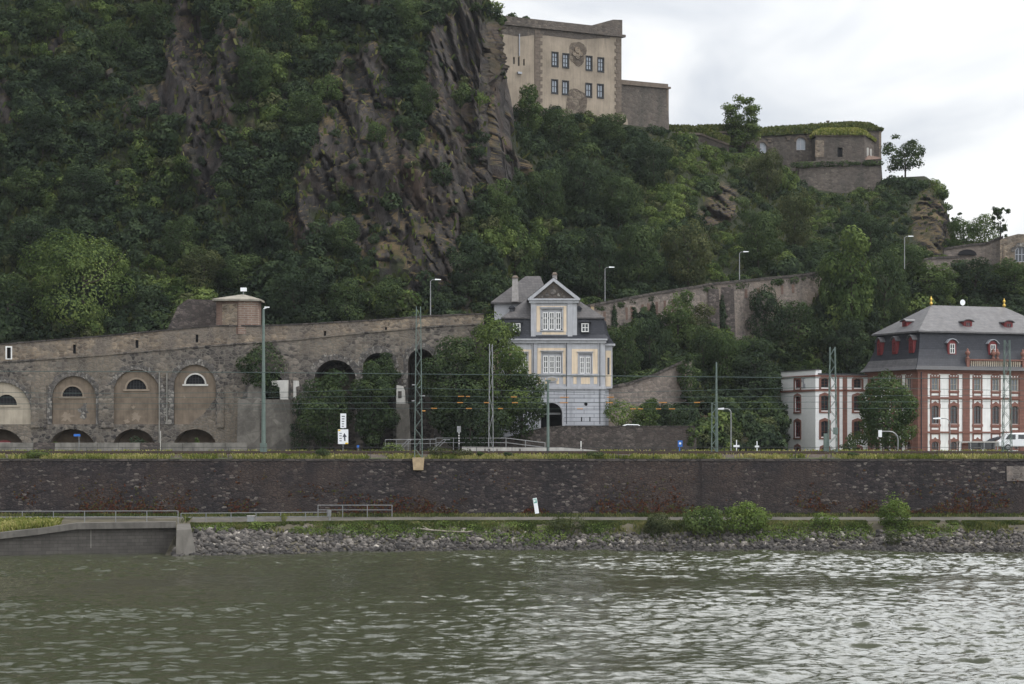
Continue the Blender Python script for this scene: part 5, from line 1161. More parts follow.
pier = MB().loft([[DP(175, 204.2, -2), DP(200, 205.2, -2), DP(199, 214, -2), DP(176, 213.6, -2)], [DP(176.5, 204.6, 2.35), DP(191.5, 206.2, 2.35), DP(190, 214, 2.6), DP(177, 213.6, 2.6)]]).build('wing_pier', M['dock_cap'], t)
MB().loft([[DP(90.5, yl(90)-.04, .5), DP(91.3, yl(91)-.04, .5), DP(91.3, yl(91)+.1, .5), DP(90.5, yl(90)+.1, .5)], [DP(90.5, yl(90)-.04, 2.2), DP(91.3, yl(91)-.04, 2.2), DP(91.3, yl(91)+.1, 2.2), DP(90.5, yl(90)+.1, 2.2)]]).build('ladder_slot', M['concrete_mid'], t)
# ground behind the dock wall
mb = MB()
for (a, za), (b, zb_) in zip(segs[:-1], segs[1:]): mb.quad(DP(a, yl(a)+1.0, za-.02), DP(b, yl(b)+1.0, zb_-.02), DP(b, 216.4, 2.55), DP(a, 216.4, 2.5))
f = mb.build('river_bank', M['earth']); f.location = t.location; tag(f, kind='structure')

# ------------------------------------------------------------------ railings and fences
def railing(name, label, pts, hgt, rails, gap, r=.035, mat='steel', cat='railing', kind_post='post'):
    P = [Vector(p) for p in pts]; t = thing(name, label, cat, P[0]); L = [p-P[0] for p in P]; mb = MB()
    for a, b in zip(L[:-1], L[1:]):
        for h in rails: mb.tube(a+Vector((0, 0, h)), b+Vector((0, 0, h)), r)
    mb.build('rail', M[mat], t)
    for a, b in zip(L[:-1], L[1:]):
        n = max(1, round((b-a).length/gap))
        for i in range(n+(1 if b is L[-1] else 0)):
            p = a.lerp(b, i/n); pm = MB().tube(p-Vector((0, 0, .3)), p+Vector((0, 0, hgt)), r*1.25); pm.build(kind_post, M[mat], t)
    return t
railing('railing', 'galvanised two rail railing along the top of the dock wall', [(wx(-40, 217), 217, 2.55), (wx(178, 217), 217, 2.6)], 1.12, (1.1, .55), 3.2)
railing('railing', 'low galvanised railing beside the towpath right of the dock wall', [(wx(181, 221.6), 221.6, 2.5), (wx(256, 221.8), 221.8, 2.55), (wx(330, 222), 222, 2.6)], .85, (.83, .42), 2.6)
railing('railing', 'taller railing at the water side of the towpath ending before the open bank', [(wx(318, 224.8), 224.8, 2.82), (wx(392, 224.8), 224.8, 2.82)], 1.25, (1.22, .75), 2.45)
bn = thing('litter_bin', 'small grey litter bin on a post beside the towpath railing', 'bin', (wx(329, 222.2), 222.2, 2.6))
MB().tube((0, 0, 0), (0, 0, .5), .05).build('post', M['steel'], bn); MB().lathe([(.2, .4), (.24, 1.0), (.25, 1.02)], n=10).build('bin_body', M['steel'], bn)
bx_ = thing('utility_box', 'small pale grey box at the path edge near the dock pier', 'box', (wx(251, 221.9), 221.9, 2.5))
MB().box(-.35, .35, -.25, .25, -.1, .55).build('cabinet', M['steel'], bx_); MB().box(-.39, .39, -.29, .29, .55, .62).build('lid', M['concrete_pale'], bx_)
YFn = YQ+1.25
railing('fence', 'thin dark steel fence along the top of the quay wall', [(-64, YFn, 8.8), (64, YFn, 8.8)], 1.0, (.97, .5), 3.6, .022, 'steel_dark', 'fence')
t = thing('barrier_wall', 'low grey concrete barrier between the railway and the arcade wall', 'wall', (wx(100, 242), 242, 9.3)); s = 242/F_PX
for k in range(13):
    x0 = (-30+k*21.3-100)*s; MB().loft([ring_rect(x0, x0+21*s, -.25, .25, -.2), ring_rect(x0, x0+21*s, -.12, .12, .95)]).build('barrier_panel', M['garden_wall'] if k % 5 == 3 else M['concrete'], t)
# platform edge and stair railing right of the lattice mast
t = thing('platform', 'long pale concrete platform edge below the garden wall', 'platform', (wx(530, 236), 236, 9.2)); s = 236/F_PX
MB().prism([((462-530)*s, -.4), ((605-530)*s, -.4), ((604-530)*s, .1), ((590-530)*s, .32), ((560-530)*s, .55), ((462-530)*s, .62)], 0, 3.2).build('platform_slab', M['concrete_pale'], t)
for p, w in ((485, 1.2), (489, 2.5), (497, 1), (520, 1.5), (470, 1.4)): MB().box((p-530-w/2)*s, (p-530+w/2)*s, -.03, .0, .05, .42).build('dark_gap', M['garden_wall'], t)
railing('railing', 'grey platform railing stepping down to the right in front of the garden wall', [(wx(436, 239), 239, 9.7), (wx(506, 239), 239, 9.7), (wx(545, 239), 239, 9.2)], 1.05, (1.03, .55), 2.1)
t = thing('stair_railing', 'steel stair handrail slanting down beside the lattice mast', 'railing', (wx(400, 236), 236, 9.2)); s = 236/F_PX
mb = MB()
for x0, x1, yy in ((395, 408, 0), (398, 411, .9), (430, 443, 0), (433, 446, .9)): mb.path([((x0-400)*s, yy, .0), ((x1-400)*s, yy, 1.35), ((x1+4-400)*s, yy, 1.35)], .04)
mb.path([((385-400)*s, .4, 1.35), ((436-400)*s, .4, 1.4)], .04).path([((385-400)*s, .4, .9), ((436-400)*s, .4, .95)], .03); mb.build('handrail', M['steel'], t)
for x in (385, 396, 408, 420, 430): MB().tube(((x-400)*s, .4, -.3), ((x-400)*s, .4, 1.35), .035).build('post', M['steel'], t)
# railway tracks
for k, (Y, lab) in enumerate(((230.2, 'nearer railway track on dark ballast behind the quay fence'), (234.4, 'farther railway track on dark ballast below the garden wall'))):
    t = thing('railway_track', lab, 'track', (0, Y, ground_z(Y)+.02), 0, 'railway tracks')
    MB().loft([[(-150, -1.5, -.15), (150, -1.5, -.15), (150, 1.5, -.15), (-150, 1.5, -.15)], [(-150, -1.0, .22), (150, -1.0, .22), (150, 1.0, .22), (-150, 1.0, .22)]]).build('ballast_bed', M['ballast'], t)
    for dy in (-.72, .72): MB().box(-150, 150, dy-.05, dy+.05, .2, .42).build('rail', M['rust'], t)

# ------------------------------------------------------------------ masts, poles, lamps
def lattice_mast(label, px, py_top, py_base, w0, w1, Y, step=.95, foundation=None, mat='mast_green'):
    h = wz(py_top, Y)-wz(py_base, Y); t = thing('lattice_mast', label, 'mast', W3(px, py_base, Y), 0, 'railway lattice masts'); mb = MB(); a0, a1 = w0/2, w1/2
    wd = lambda z: a0+(a1-a0)*z/h
    for sx in (-1, 1):
        for sy in (-1, 1): mb.tube((sx*a0, sy*a0, -.4), (sx*a1, sy*a1, h), .05, n=4)
    z = 0; k = 0
    while z < h-.2:
        z2 = min(h, z+step); a, b = wd(z), wd(z2); q = 1 if k % 2 else -1
        for sy in (-1, 1): mb.tube((-q*a, sy*a, z), (q*b, sy*b, z2), .028, n=4)
        for sx in (-1, 1): mb.tube((sx*a, -q*a, z), (sx*b, q*b, z2), .028, n=4)
        z = z2; k += 1
    mb.build('lattice_frame', M[mat], t)
    if foundation: MB().loft(foundation).build('foundation', M['sandstone'], t)
    return t, h
t, h = lattice_mast('tall lattice mast bolted to a yellow foundation block on the quay wall', 418.5, 306.5, 458, .78, .42, 227.1, 1.0, [ring_rect(-.48, .48, -.75, .3, -1.2), ring_rect(-.58, .58, -.85, .35, .05)])
br = MB()
for z, ln in ((5.4, 2.4), (7.0, 2.2)): br.path([(0, .3, z), (0, 4.5, z+.3)], .035).path([(0, .3, z+1.2), (0, 4.3, z+.3)], .025)
br.build('cantilever_arm', M['mast_green'], t)
for dx, dz in ((.45, 6.2), (-.5, 5.7), (.5, 4.7), (-.45, 7.3)): MB().tube((dx-.2, 0, dz), (dx+.2, 0, dz), .07).build('insulator', M['orange' if dz < 5 else 'steel'], t)
t, h = lattice_mast('lattice mast before the white annex, left of the round green tree', 832.5, 347, 453, .9, .5, 232, .9)
MB().box(-.9, -.45, -.3, .2, .2, 2.0).box(.0, .5, -.5, -.4, 1.9, 2.6).build('switch_box', M['mast_green'], t)
t, h = lattice_mast('lattice mast before the red and white palace front at the right edge', 1007, 340, 455, .9, .5, 232, .9)
t, h = lattice_mast('short stout lattice mast left of the slim green pole', 714.6, 403, 453, .62, .55, 233, .8)
t, h = lattice_mast('slim tall lattice mast before the trees left of the blue grey house', 491, 344, 450, .46, .3, 233, 1.9, None, 'steel')
def pole(name, label, px, py_top, py_base, Y, r0, r1, mat='mast_green', head=None, cat='pole', group=None):
    h = wz(py_top, Y)-wz(py_base, Y); t = thing(name, label, cat, W3(px, py_base, Y), 0, group)
    MB().tube((0, 0, -.4), (0, 0, h), r0, r1, 8).build('shaft', M[mat], t)
    if head == 'lamp':
        a = MB().path([(0, 0, h-.05), (.18, 0, h+.12), (.75, 0, h+.18)], .04); a.build('lamp_arm', M[mat], t)
        hd = MB().loft([[(.5, -.14, h+.1), (1.15, -.1, h+.13), (1.15, .1, h+.13), (.5, .14, h+.1)], [(.5, -.12, h+.24), (1.15, -.06, h+.2), (1.15, .06, h+.2), (.5, .12, h+.24)]]); hd.build('lamp_head', M['sign_white'], t)
    if head == 'small':
        hd = MB().path([(0, 0, h), (.35, 0, h+.15)], .06).box(.1, .6, -.12, .12, h+.12, h+.24); hd.build('lamp_head', M['sign_white'], t)
    return t, h
t, h = pole('railway_pole', 'tall smooth grey green pole with a lamp in front of the concrete abutment', 263.5, 309, 452, 233, .24, .12, 'mast_green', 'small')
MB().box(-.32, .32, -.3, .3, -.3, .9).build('pole_base', M['mast_green'], t)
t, h = pole('railway_pole', 'plain dark green pole standing before the gateway of the blue grey house', 548, 381, 450, 234, .16, .12)
MB().path([(0, 0, h-.3), (-.5, 0, h-.5), (-.55, 0, h-.75)], .05).box(-.28, .3, -.1, .1, h-.05, h+.12).build('lamp_head', M['mast_green'], t)
t, h = pole('railway_pole', 'slim green pole rising behind the short stout lattice mast', 716.4, 362, 453, 234, .17, .08)
pole('lamp_post', 'slender grey lamp post on the arcade road before the dark cliff', 430.5, 281, 319, 252, .07, .05, 'steel', 'lamp', 'street lamp', 'lamps along the hill road')
pole('lamp_post', 'grey lamp post standing right above the chimney of the blue grey house', 605, 268.5, 305, 276, .07, .05, 'steel', 'lamp', 'street lamp', 'lamps along the hill road')
pole('lamp_post', 'grey lamp post above the buttress of the long ramp wall', 739.5, 253, 284, 289, .07, .05, 'steel', 'lamp', 'street lamp', 'lamps along the hill road')
pole('lamp_post', 'grey lamp post half lost in the trees below the rocky outcrop', 904.5, 237.5, 266, 295, .07, .05, 'steel', 'lamp', 'street lamp', 'lamps along the hill road')
def crook_lamp(label, px_base, px_head, py_top, py_base, Y, big=False, r=.07):
    s = Y/F_PX; h = (py_base-py_top)*s; t = thing('street_lamp', label, 'street lamp', W3(px_base, py_base, Y), 0, 'curved street lamps'); d = (px_head-px_base)*s; sg = 1 if d > 0 else -1; rr = min(abs(d)*.5, .9)
    pts = [(0, 0, -.3), (0, 0, h-rr)]+[(sg*rr*(1-math.cos(a)), 0, h-rr+rr*math.sin(a)) for a in (.4, .8, 1.2, 1.57)]+[(d, 0, h)]
    MB().path(pts, r).build('lamp_post', M['steel'], t)
    if big: MB().box(d-.18, d+.18, -.15, .15, h-.6, h+.15).build('lamp_head', M['sign_white'], t)
    else: MB().loft([[(d-.1*sg, -.12, h-.06), (d+.75*sg, -.09, h-.06), (d+.75*sg, .09, h-.06), (d-.1*sg, .12, h-.06)], [(d-.1*sg, -.1, h+.14), (d+.75*sg, -.05, h+.06), (d+.75*sg, .05, h+.06), (d-.1*sg, .1, h+.14)]]).build('lamp_head', M['sign_white'], t)
crook_lamp('curved grey street lamp right of the slim green pole', 731, 723, 409, 452, 240)
crook_lamp('curved post with boxy white head before the round green tree', 898, 880, 431.5, 452, 243, True)
crook_lamp('curved street lamp in front of the palace windows', 950, 940, 418.5, 451, 246, False, .05)
t, h = pole('signal_post', 'small railway signal with striped post beside the platform railing', 459, 427, 446, 238, .04, .04, 'steel', None, 'signal')
MB().box(-.2, .2, -.12, .1, h-.55, h+.1).build('signal_head', M['steel'], t)
mb = MB()
for k in range(5): mb.tube((0, 0, .2+k*.28), (0, 0, .32+k*.28), .06)
mb.build('white_band', M['white'], t)
pole('marker_post', 'thin white post before the pier between two plaster arches', 160.5, 431, 452, 240, .05, .05, 'concrete_pale', None, 'post')
pole('marker_post', 'short white post at the foot of the garden wall', 581, 441, 450, 240, .05, .05, 'white', None, 'post')
for px, w, lab in ((736.5, 1, 'larger white cross shaped track marker right of the curved lamp'), (757, .7, 'smaller white cross shaped track marker left of the dark rock slope')):
    t, h = pole('track_marker', lab, px, 440+(1-w)*4, 453, 238, .05, .05, 'sign_white', None, 'marker', 'cross shaped track markers'); MB().box(-.32*w, .32*w, -.05, .03, h*.45, h*.45+.22).build('cross_arm', M['sign_white'], t)

# ------------------------------------------------------------------ signs
def board(parent, name, x0, x1, z0, z1, mat, y=-.06): return MB().box(x0, x1, y, y+.05, z0, z1).build(name, M[mat], parent)
Y = 237.0; s = Y/F_PX
t = thing('platform_sign', 'two white panels stacked on posts before the dark ivy', 'sign', W3(343, 452, Y)); Z = lambda q: (452-q)*s; X = lambda p: (p-343)*s
MB().tube((X(343), 0, -.3), (X(343), 0, Z(414)), .045).build('post', M['steel'], t)
a = board(t, 'upper_panel', X(340.4), X(346.2), Z(428), Z(413.5), 'sign_white'); b = board(t, 'lower_panel', X(338), X(348.3), Z(444), Z(429.3), 'sign_white')
mb = MB()
for q in (416, 418.5, 421, 423.5, 425.8): mb.box(X(341.8), X(344.8-.5*(q % 2)), -.075, -.055, Z(q+.8), Z(q))
mb.build('dark_lettering', M['ink'], a)
mb = MB().prism([(X(344.4), Z(433)), (X(347), Z(437)), (X(345.4), Z(437)), (X(345.6), Z(441)), (X(344.2), Z(441)), (X(344), Z(437)), (X(342.6), Z(437))], -.075, -.055)
for q in (433, 435.5, 438, 440.5): mb.box(X(339.4), X(341.8), -.075, -.055, Z(q+.7), Z(q))
mb.build('dark_marking', M['ink'], b)
MB().box(X(338.2), X(340.4), -.074, -.055, Z(431), Z(429.6)).box(X(345.2), X(348.1), -.074, -.055, Z(444), Z(442.6)).build('yellow_corner', M['sign_yellow'], b)
t, h = pole('street_sign', 'small blue street sign on a thin post before the second low arch', 79, 434, 452, 241, .035, .035, 'steel', None, 'sign'); MB().box(-.55, .15, -.06, -.02, h-.25, h).build('blue_plate', M['sign_blue'], t)
t, h = pole('parking_sign', 'bright blue sign board with round white symbol before the garden wall', 679.5, 441, 452, 239, .06, .06, 'sign_blue', None, 'sign'); MB().box(-.18, .3, -.09, -.05, h-.6, h+.05).build('blue_plate', M['sign_blue'], t)
MB().prism([(.06+.12*math.cos(i*.628), h-.25+.12*math.sin(i*.628)) for i in range(10)], -.1, -.088).build('round_symbol', M['sign_white'], t)
t, h = pole('track_sign', 'tiny blue plate on a low post beside the two white panels', 358, 447, 452, 237, .03, .03, 'steel', None, 'sign'); MB().box(-.12, .12, -.05, -.01, h-.1, h+.2).build('blue_plate', M['sign_blue'], t)
t = thing('river_sign', 'leaning white board with green top standing on the path below the quay wall', 'sign', W3(537, 512.5, 225.6)); t.rotation_euler = (0, R(-9), 0)
MB().box(-.2, .2, -.04, .03, -.1, 1.45).build('board', M['sign_white'], t); MB().box(-.15, .15, -.055, -.04, .95, 1.38).build('green_symbol', M['sign_green'], t)
mb = MB().box(-.12, -.02, -.06, -.05, 1.05, 1.3).box(.0, .05, -.06, -.05, 1.1, 1.35); mb.build('pale_numeral', M['sign_white'], t)

# ------------------------------------------------------------------ overhead wires
WIRES = [('thick greenish feeder wire sagging highest across the arcade wall', [(-60, 371), (100, 371.5), (263, 372.5), (418, 374), (620, 376), (832, 378), (1090, 379)], 231, .035, []),
         ('upper catenary wire crossing the blue grey house windows', [(-60, 392), (120, 393.5), (300, 392), (418, 388), (600, 393), (832, 387), (1090, 392)], 231.5, .022, []),
         ('nearer contact wire with orange insulators before the gateway', [(-60, 404), (263, 403.5), (418, 402.6), (548, 402.8), (716, 402.5), (832, 402), (1090, 401.5)], 231.5, .022, [(457, 463), (484, 489), (512, 518), (560, 568), (606, 613), (659, 667), (694, 700)]),
         ('farther catenary wire with orange insulators before the trees', [(-60, 397), (263, 397.5), (418, 396), (548, 397.4), (716, 397), (832, 396), (1090, 395)], 235, .02, [(458, 464), (466, 470), (511, 517), (560, 569), (607, 614)]),
         ('lowest contact wire with orange insulators over the garden wall', [(-60, 409), (263, 409), (418, 408.4), (548, 408.8), (716, 409), (832, 408.5), (1090, 408)], 235, .02, [(431, 437), (466, 472), (498, 503), (577, 583), (630, 636), (638, 643), (656, 661), (669, 675)])]
for lab, pts, Y, r, ins in WIRES:
    p0 = W3(pts[0][0], pts[0][1], Y); t = thing('overhead_wire', lab, 'wire', p0, 0, 'railway overhead wires')
    MB().path([W3(p, q, Y)-p0 for p, q in pts], r, 5).build('wire', M['wire'], t)
    for a, b in ins:
        qa = np.interp(a, [p for p, q in pts], [q for p, q in pts]); MB().tube(W3(a, qa, Y)-p0, W3(b, qa, Y)-p0, .05, n=8).build('insulator', M['orange'], t)

# ------------------------------------------------------------------ vehicles and shelter
def car(label, loc, rz):
    t = thing('parked_car', label, 'car', loc, rz, 'cars parked behind the garden wall')
    prof = [(-2.1, .35), (2.1, .35), (2.12, .7), (1.95, .88), (1.1, .98), (.45, 1.42), (-.9, 1.45), (-1.75, 1.02), (-2.1, .95)]
    b = MB().prism(prof, -.85, .85); o = b.build('body', M['car_white'], t)
    bv = o.modifiers.new('bevel', 'BEVEL'); bv.width = .07; bv.segments = 2
    for sg in (-1, 1): MB().prism([(-1.45, 1.03), (.9, 1.03), (.4, 1.36), (-.85, 1.38)], sg*.85-.012, sg*.85+.012).build('side_window', M['glass'], t)
    MB().add([(1.06, -.72, 1.03), (.5, -.66, 1.395), (.5, .66, 1.395), (1.06, .72, 1.03)], [(0, 1, 2, 3)]).build('windscreen', M['glass'], t)
    for x in (-1.3, 1.3):
        for sg in (-1, 1): w = MB().tube((x, sg*.68, .32), (x, sg*.88, .32), .32, n=16).build('wheel', M['rubber'], t); MB().tube((x, sg*.87, .32), (x, sg*.895, .32), .19, n=12).build('rim', M['steel'], w)
    return t
car('white car whose roof shows over the garden wall, right of the house', (wx(633.5, 248), 248, -.1+(zt_g := wz(426.8, YG)-1.05)), R(4))
car('white car half hidden at the corner of the blue grey house', (wx(606, 249.2), 248.6, zt_g-.3), R(84))
YV = 252.0; t = thing('delivery_van', 'white van parked before the palace porch at the right edge', 'van', (wx(1020, YV), YV, 9.42), R(180))
b = MB().prism([(-2.5, .4), (2.5, .4), (2.55, .95), (2.1, 1.2), (1.55, 1.9), (-2.35, 1.98), (-2.5, 1.8)], -.95, .95).build('body', M['car_white'], t); bv = b.modifiers.new('bevel', 'BEVEL'); bv.width = .1; bv.segments = 2
for sg in (-1, 1):
    MB().prism([(.7, 1.2), (1.85, 1.2), (1.45, 1.75), (.7, 1.75)], sg*.95-.012, sg*.95+.012).build('side_window', M['glass'], t); MB().prism([(-1.9, 1.25), (.4, 1.25), (.4, 1.72), (-1.9, 1.72)], sg*.95-.012, sg*.95+.012).build('side_window', M['glass'], t)
    for x in (-1.5, 1.55): w = MB().tube((x, sg*.75, .34), (x, sg*.97, .34), .34, n=16).build('wheel', M['rubber'], t); MB().tube((x, sg*.96, .34), (x, sg*.985, .34), .2, n=12).build('rim', M['steel'], w)
YSB = 247.0; s = YSB/F_PX; t = thing('bus_shelter', 'dark glazed bus shelter with flat pale roof before the palace', 'shelter', (wx(978, YSB), YSB, 9.4)); X = lambda p: (p-978)*s
H_ = (451-446.3)*s+.35
MB().box(X(959), X(998.5), -.2, 1.5, H_, H_+.14).build('roof', M['concrete_pale'], t)
MB().box(X(970), X(997), 1.3, 1.34, .15, H_).build('back_glass', M['glass'], t)
for p in (961, 970.5, 984, 997.5):
    for y in (-.1, 1.25): MB().box(X(p)-.05, X(p)+.05, y, y+.1, -.3, H_).build('post', M['steel'], t)
MB().box(X(962), X(969), .4, .5, .1, H_-.1).build('poster_panel', M['red_trim'], t)
MB().box(X(972), X(983), .6, 1.0, .3, .38).build('bench', M['steel'], t)

# ------------------------------------------------------------------ rip-rap
rg = np.random.default_rng(5); N = 11000
px = rg.uniform(196, 1290, N)
yw = np.interp(px, [p[0] for p in WL], [p[1] for p in WL]); top = np.where(px < 420, 218.7, 218.5)+rg.normal(0, .5, N); f = rg.uniform(0, 1, N)**1.15; Yr = yw-.6+(top-yw+.6)*f
Pz = np.array([bank_z(a, b) for a, b in zip(px, Yr)]); Px = (px-CX)/F_PX*220
ico = bmesh.new(); bmesh.ops.create_icosphere(ico, subdivisions=1, radius=1); iv = np.array([v.co[:] for v in ico.verts]); fi = np.array([[v.index for v in f_.verts] for f_ in ico.faces]); ico.free()
sz = .09+.19*rg.power(1.2, N)*rg.uniform(.4, 1, N)+np.where(rg.uniform(0, 1, N) < .07, .14, 0)+np.clip((300-px)/900, 0, .12)
V = iv[None]*(1+rg.normal(0, .2, (N, len(iv), 1))); V = V*np.stack([rg.uniform(.8, 1.45, N), rg.uniform(.7, 1.2, N), rg.uniform(.5, .9, N)], 1)[:, None]*sz[:, None, None]
a = rg.uniform(0, 6.28, N); c, s_ = np.cos(a)[:, None], np.sin(a)[:, None]; V = np.stack([V[..., 0]*c-V[..., 1]*s_, V[..., 0]*s_+V[..., 1]*c, V[..., 2]+V[..., 0]*rg.normal(0, .35, N)[:, None]], -1)
V += np.stack([Px, Yr, Pz+sz*.3], 1)[:, None]
tone = np.clip(rg.normal(.38, .25, N)+.12*(rg.uniform(0, 1, N) < .1), 0, 1); tone = np.where(Pz < .18, tone*.45, tone)
m, n, l, p = new_mat('riprap_stone'); at = n.new('ShaderNodeAttribute'); at.attribute_name = 'tone'; tcn = n.new('ShaderNodeTexCoord')
col = add_ramp(n, l, at.outputs['Fac'], [(.0, (.022, .02, .019)), (.35, (.056, .050, .046)), (.65, (.118, .105, .094)), (.85, (.20, .18, .16)), (1, (.38, .35, .31))])
col = mixc(n, l, .5, col, add_ramp(n, l, add_noise(n, l, tcn.outputs['Object'], 5, 4), [(.3, (.5, .5, .5)), (.7, (1.1, 1.1, 1.1))]), 'MULTIPLY'); l.new(col, p.inputs['Base Color']); p.inputs['Roughness'].default_value = .9
me = np_mesh('riprap', V.reshape(-1, 3), (fi[None]+np.arange(N)[:, None, None]*len(iv)).reshape(-1, 3), m, np.repeat(tone, len(iv)))
tag(link('riprap', me), 'grey broken stones heaped along the waterline', 'rubble', kind='stuff')
# drift log and steps
t = thing('driftwood_log', 'pale bare driftwood log lying across the stones at mid bank', 'log', W3(440, 531, 218.2)); t.location.z = bank_z(440, 218.2)+.3
MB().path([(-2.2, .3, .25), (-.9, 0, .12), (.6, -.1, .0), (2.6, -.3, -.05), (3.2, -.2, .05)], .11, 8, .05).path([(-.9, 0, .12), (-1.7, .3, .5)], .05, 6, .03).build('trunk', M['driftwood'], t)
t = thing('bank_steps', 'narrow stone steps down the bank left of the tall bright shrub', 'steps', (wx(876, 220.6), 221.6, 2.45))
for k in range(7): MB().box(-.75+.12*k, .85+.12*k, -.42*k-.42, -.42*k+.05, -.26*k-.6, -.26*k).build('step', M['concrete_dark'], t)

# ------------------------------------------------------------------ ground vegetation (stuff)
rg = np.random.default_rng(11)
def grass_strip(name, label, gen, N, h, w, mat, lean=.45):
    P = np.array(gen(N)); v, fq, tn = tufts(rg, P, h(P) if callable(h) else h, w, lean); c = fbm(P[:, 0]/2.2, P[:, 1]/2.2, 0, 3, 9); tn = np.clip(tn+np.repeat((c-.5)*1.6, 4), 0, 1)
    return tag(link(name, np_mesh(name, v, fq, M[mat], tn)), label, 'grass', kind='stuff')
def g_top(N):
    px = rg.uniform(-150, 1280, N); Y = YQ+1.05+rg.power(.8, N)*3.0; k = fbm(px/25, Y/2, 0, 3, 5) > .36; px, Y = px[k], Y[k]
    return [(wx(a, b), b, ground_z(b)) for a, b in zip(px, Y)]
grass_strip('track_grass', 'bright grass along the quay wall top beside the railway', g_top, 33000, .36, .13, 'grass')
def g_top2(N):
    px = rg.uniform(-150, 1280, N); Y = rg.uniform(236.2, 243, N); k = (fbm(px/20, Y/2, 3, 3, 6) > .47) & ~((px > 455) & (px < 612) & (Y < 240)); px, Y = px[k], Y[k]
    return [(wx(a, b), b, ground_z(b)) for a, b in zip(px, Y)]
grass_strip('track_grass', 'grass and weeds beyond the far railway track', g_top2, 15000, .4, .14, 'grass')
def g_path(N):
    px = rg.uniform(-150, 1280, N); Y = rg.uniform(225.1, YQ+.45, N); return [(wx(a, 220), b, bank_z(a, b)) for a, b in zip(px, Y)]
grass_strip('bank_grass', 'grass verge at the foot of the quay wall', g_path, 15000, .28, .11, 'grass_dark')
def g_bank(N):
    px = rg.uniform(185, 1280, N); Y = 221.35-rg.exponential(.95, N); k = (fbm(px/18, Y/2, 8, 3, 15) > .43-.12*(Y > 220.2)) & (Y > 216.4) & ~((px > 868) & (px < 884) & (Y < 221.8)); px, Y = px[k], Y[k]
    return [(wx(a, 220), b, bank_z(a, b)+.05) for a, b in zip(px, Y)]
grass_strip('bank_grass', 'grass and low weeds between the towpath and the stones', g_bank, 64000, (lambda P: np.where(P[:, 1] > 219.9, .12, .36)), .14, 'grass_dark', .6)
def g_left(N):
    px = rg.uniform(-60, 62, N); f = rg.uniform(0, 1, N); Y = 207.6+f*8.6; k = px < 62-10*(1-f); px, Y, f = px[k], Y[k], f[k]
    return [(wx(a, b), b, np.interp(a, [-60, 0, 62], [.7, 2.0, 2.55])*(1-q)+2.5*q) for a, b, q in zip(px, Y, f)]
grass_strip('bank_grass', 'long bright grass on the slope behind the dock wall', g_left, 9000, .55, .16, 'grass')
# low leafy weeds on the bank
B = []
for k in range(740):
    px = rg.uniform(200, 1270); Y = rg.uniform(217.0, 220.2); r = rg.uniform(.25, .6)
    if fbm(px/40., .5, 0, 2, 3) < .42 or 866 < px < 886: continue
    B.append((wx(px, 220), Y, bank_z(px, Y)+r*.25, r*1.5, r, r*.7))
v, fq, tn = leaf_cloud(rg, B, 50000, .17); tag(link('bank_weeds', np_mesh('bank_weeds', v, fq, M['shrub'], tn)), 'low leafy weeds scattered over the upper stones', 'weeds', kind='stuff')
# red and green creeper on the quay wall
P = []; T = []
for k in range(9000):
    px = rg.uniform(-40, 1080); z = 3.1+rg.exponential(1.0)
    d = fbm(px/30., z/1.4, 3, 4, 44)+ (.10 if (100 < px < 165 or 600 < px < 700 or 860 < px < 1010) else 0)
    if d > .545 and z < 7.5: P.append((wx(px, YQ), YQ+.8*(z-2.2)/6.2-.05-rg.uniform(0, .06), z))
P = np.array(P); n = len(P); V = np.empty((n, 4, 3)); a = rg.uniform(0, 6.28, n)[:, None]; sz = rg.uniform(.06, .15, n)[:, None]
tx = np.concatenate([np.cos(a), rg.normal(0, .3, (n, 1)), np.sin(a)], 1)*sz; tz = np.concatenate([-np.sin(a), rg.normal(0, .3, (n, 1)), np.cos(a)], 1)*sz*.8
V[:, 0] = P-tx; V[:, 1] = P+tz; V[:, 2] = P+tx; V[:, 3] = P-tz
tag(link('wall_creeper', np_mesh('wall_creeper', V.reshape(-1, 3), np.arange(4*n).reshape(n, 4), M['red_leaf'], np.repeat(rg.uniform(0, 1, n), 4))), 'reddish creeper leaves spread over the lower quay wall', 'creeper', kind='stuff')

# ------------------------------------------------------------------ individual plants
def plant(name, label, cat, px, py_base, py_top, wpx, Y, mat, kind='round', n=3000, leaf=.3, nb=14, trunk=True, z_crown=.12, seed=0, group=None, zbase=None, deep=1.0, jit=.65, shell=(.72, 1.06)):
    s = Y/F_PX; h = (py_base-py_top)*s; w = wpx*s/2; r_ = np.random.default_rng(seed+int(px*7+py_top)); t = thing(name, label, cat, W3(px, py_base, Y), 0, group)
    if zbase is not None: h += t.location.z-zbase; t.location.z = zbase
    z0 = h*z_crown; bl = crown_blobs(r_, w, h-z0, z0, nb, kind); bl = [(a, b*deep, c, d, e, f) for a, b, c, d, e, f in bl]
    v, fq, tn = leaf_cloud(r_, bl, n, leaf, jit, shell); link('crown' if trunk else 'foliage', np_mesh('crown', v, fq, M[mat], tn), t)
    rr = random.Random(seed+3)
    if trunk: trunk_mb(rr, h, max(.08, h*.022), w).build('trunk', M['bark'], t)
    else:
        mb = MB()
        for k in range(6): a = k*1.05; mb.tube((0, 0, -.2), (math.cos(a)*w*.5, math.sin(a)*w*.5, h*.55), max(.02, h*.012), .012, 5)
        mb.build('stem', M['bark'], t)
    return t
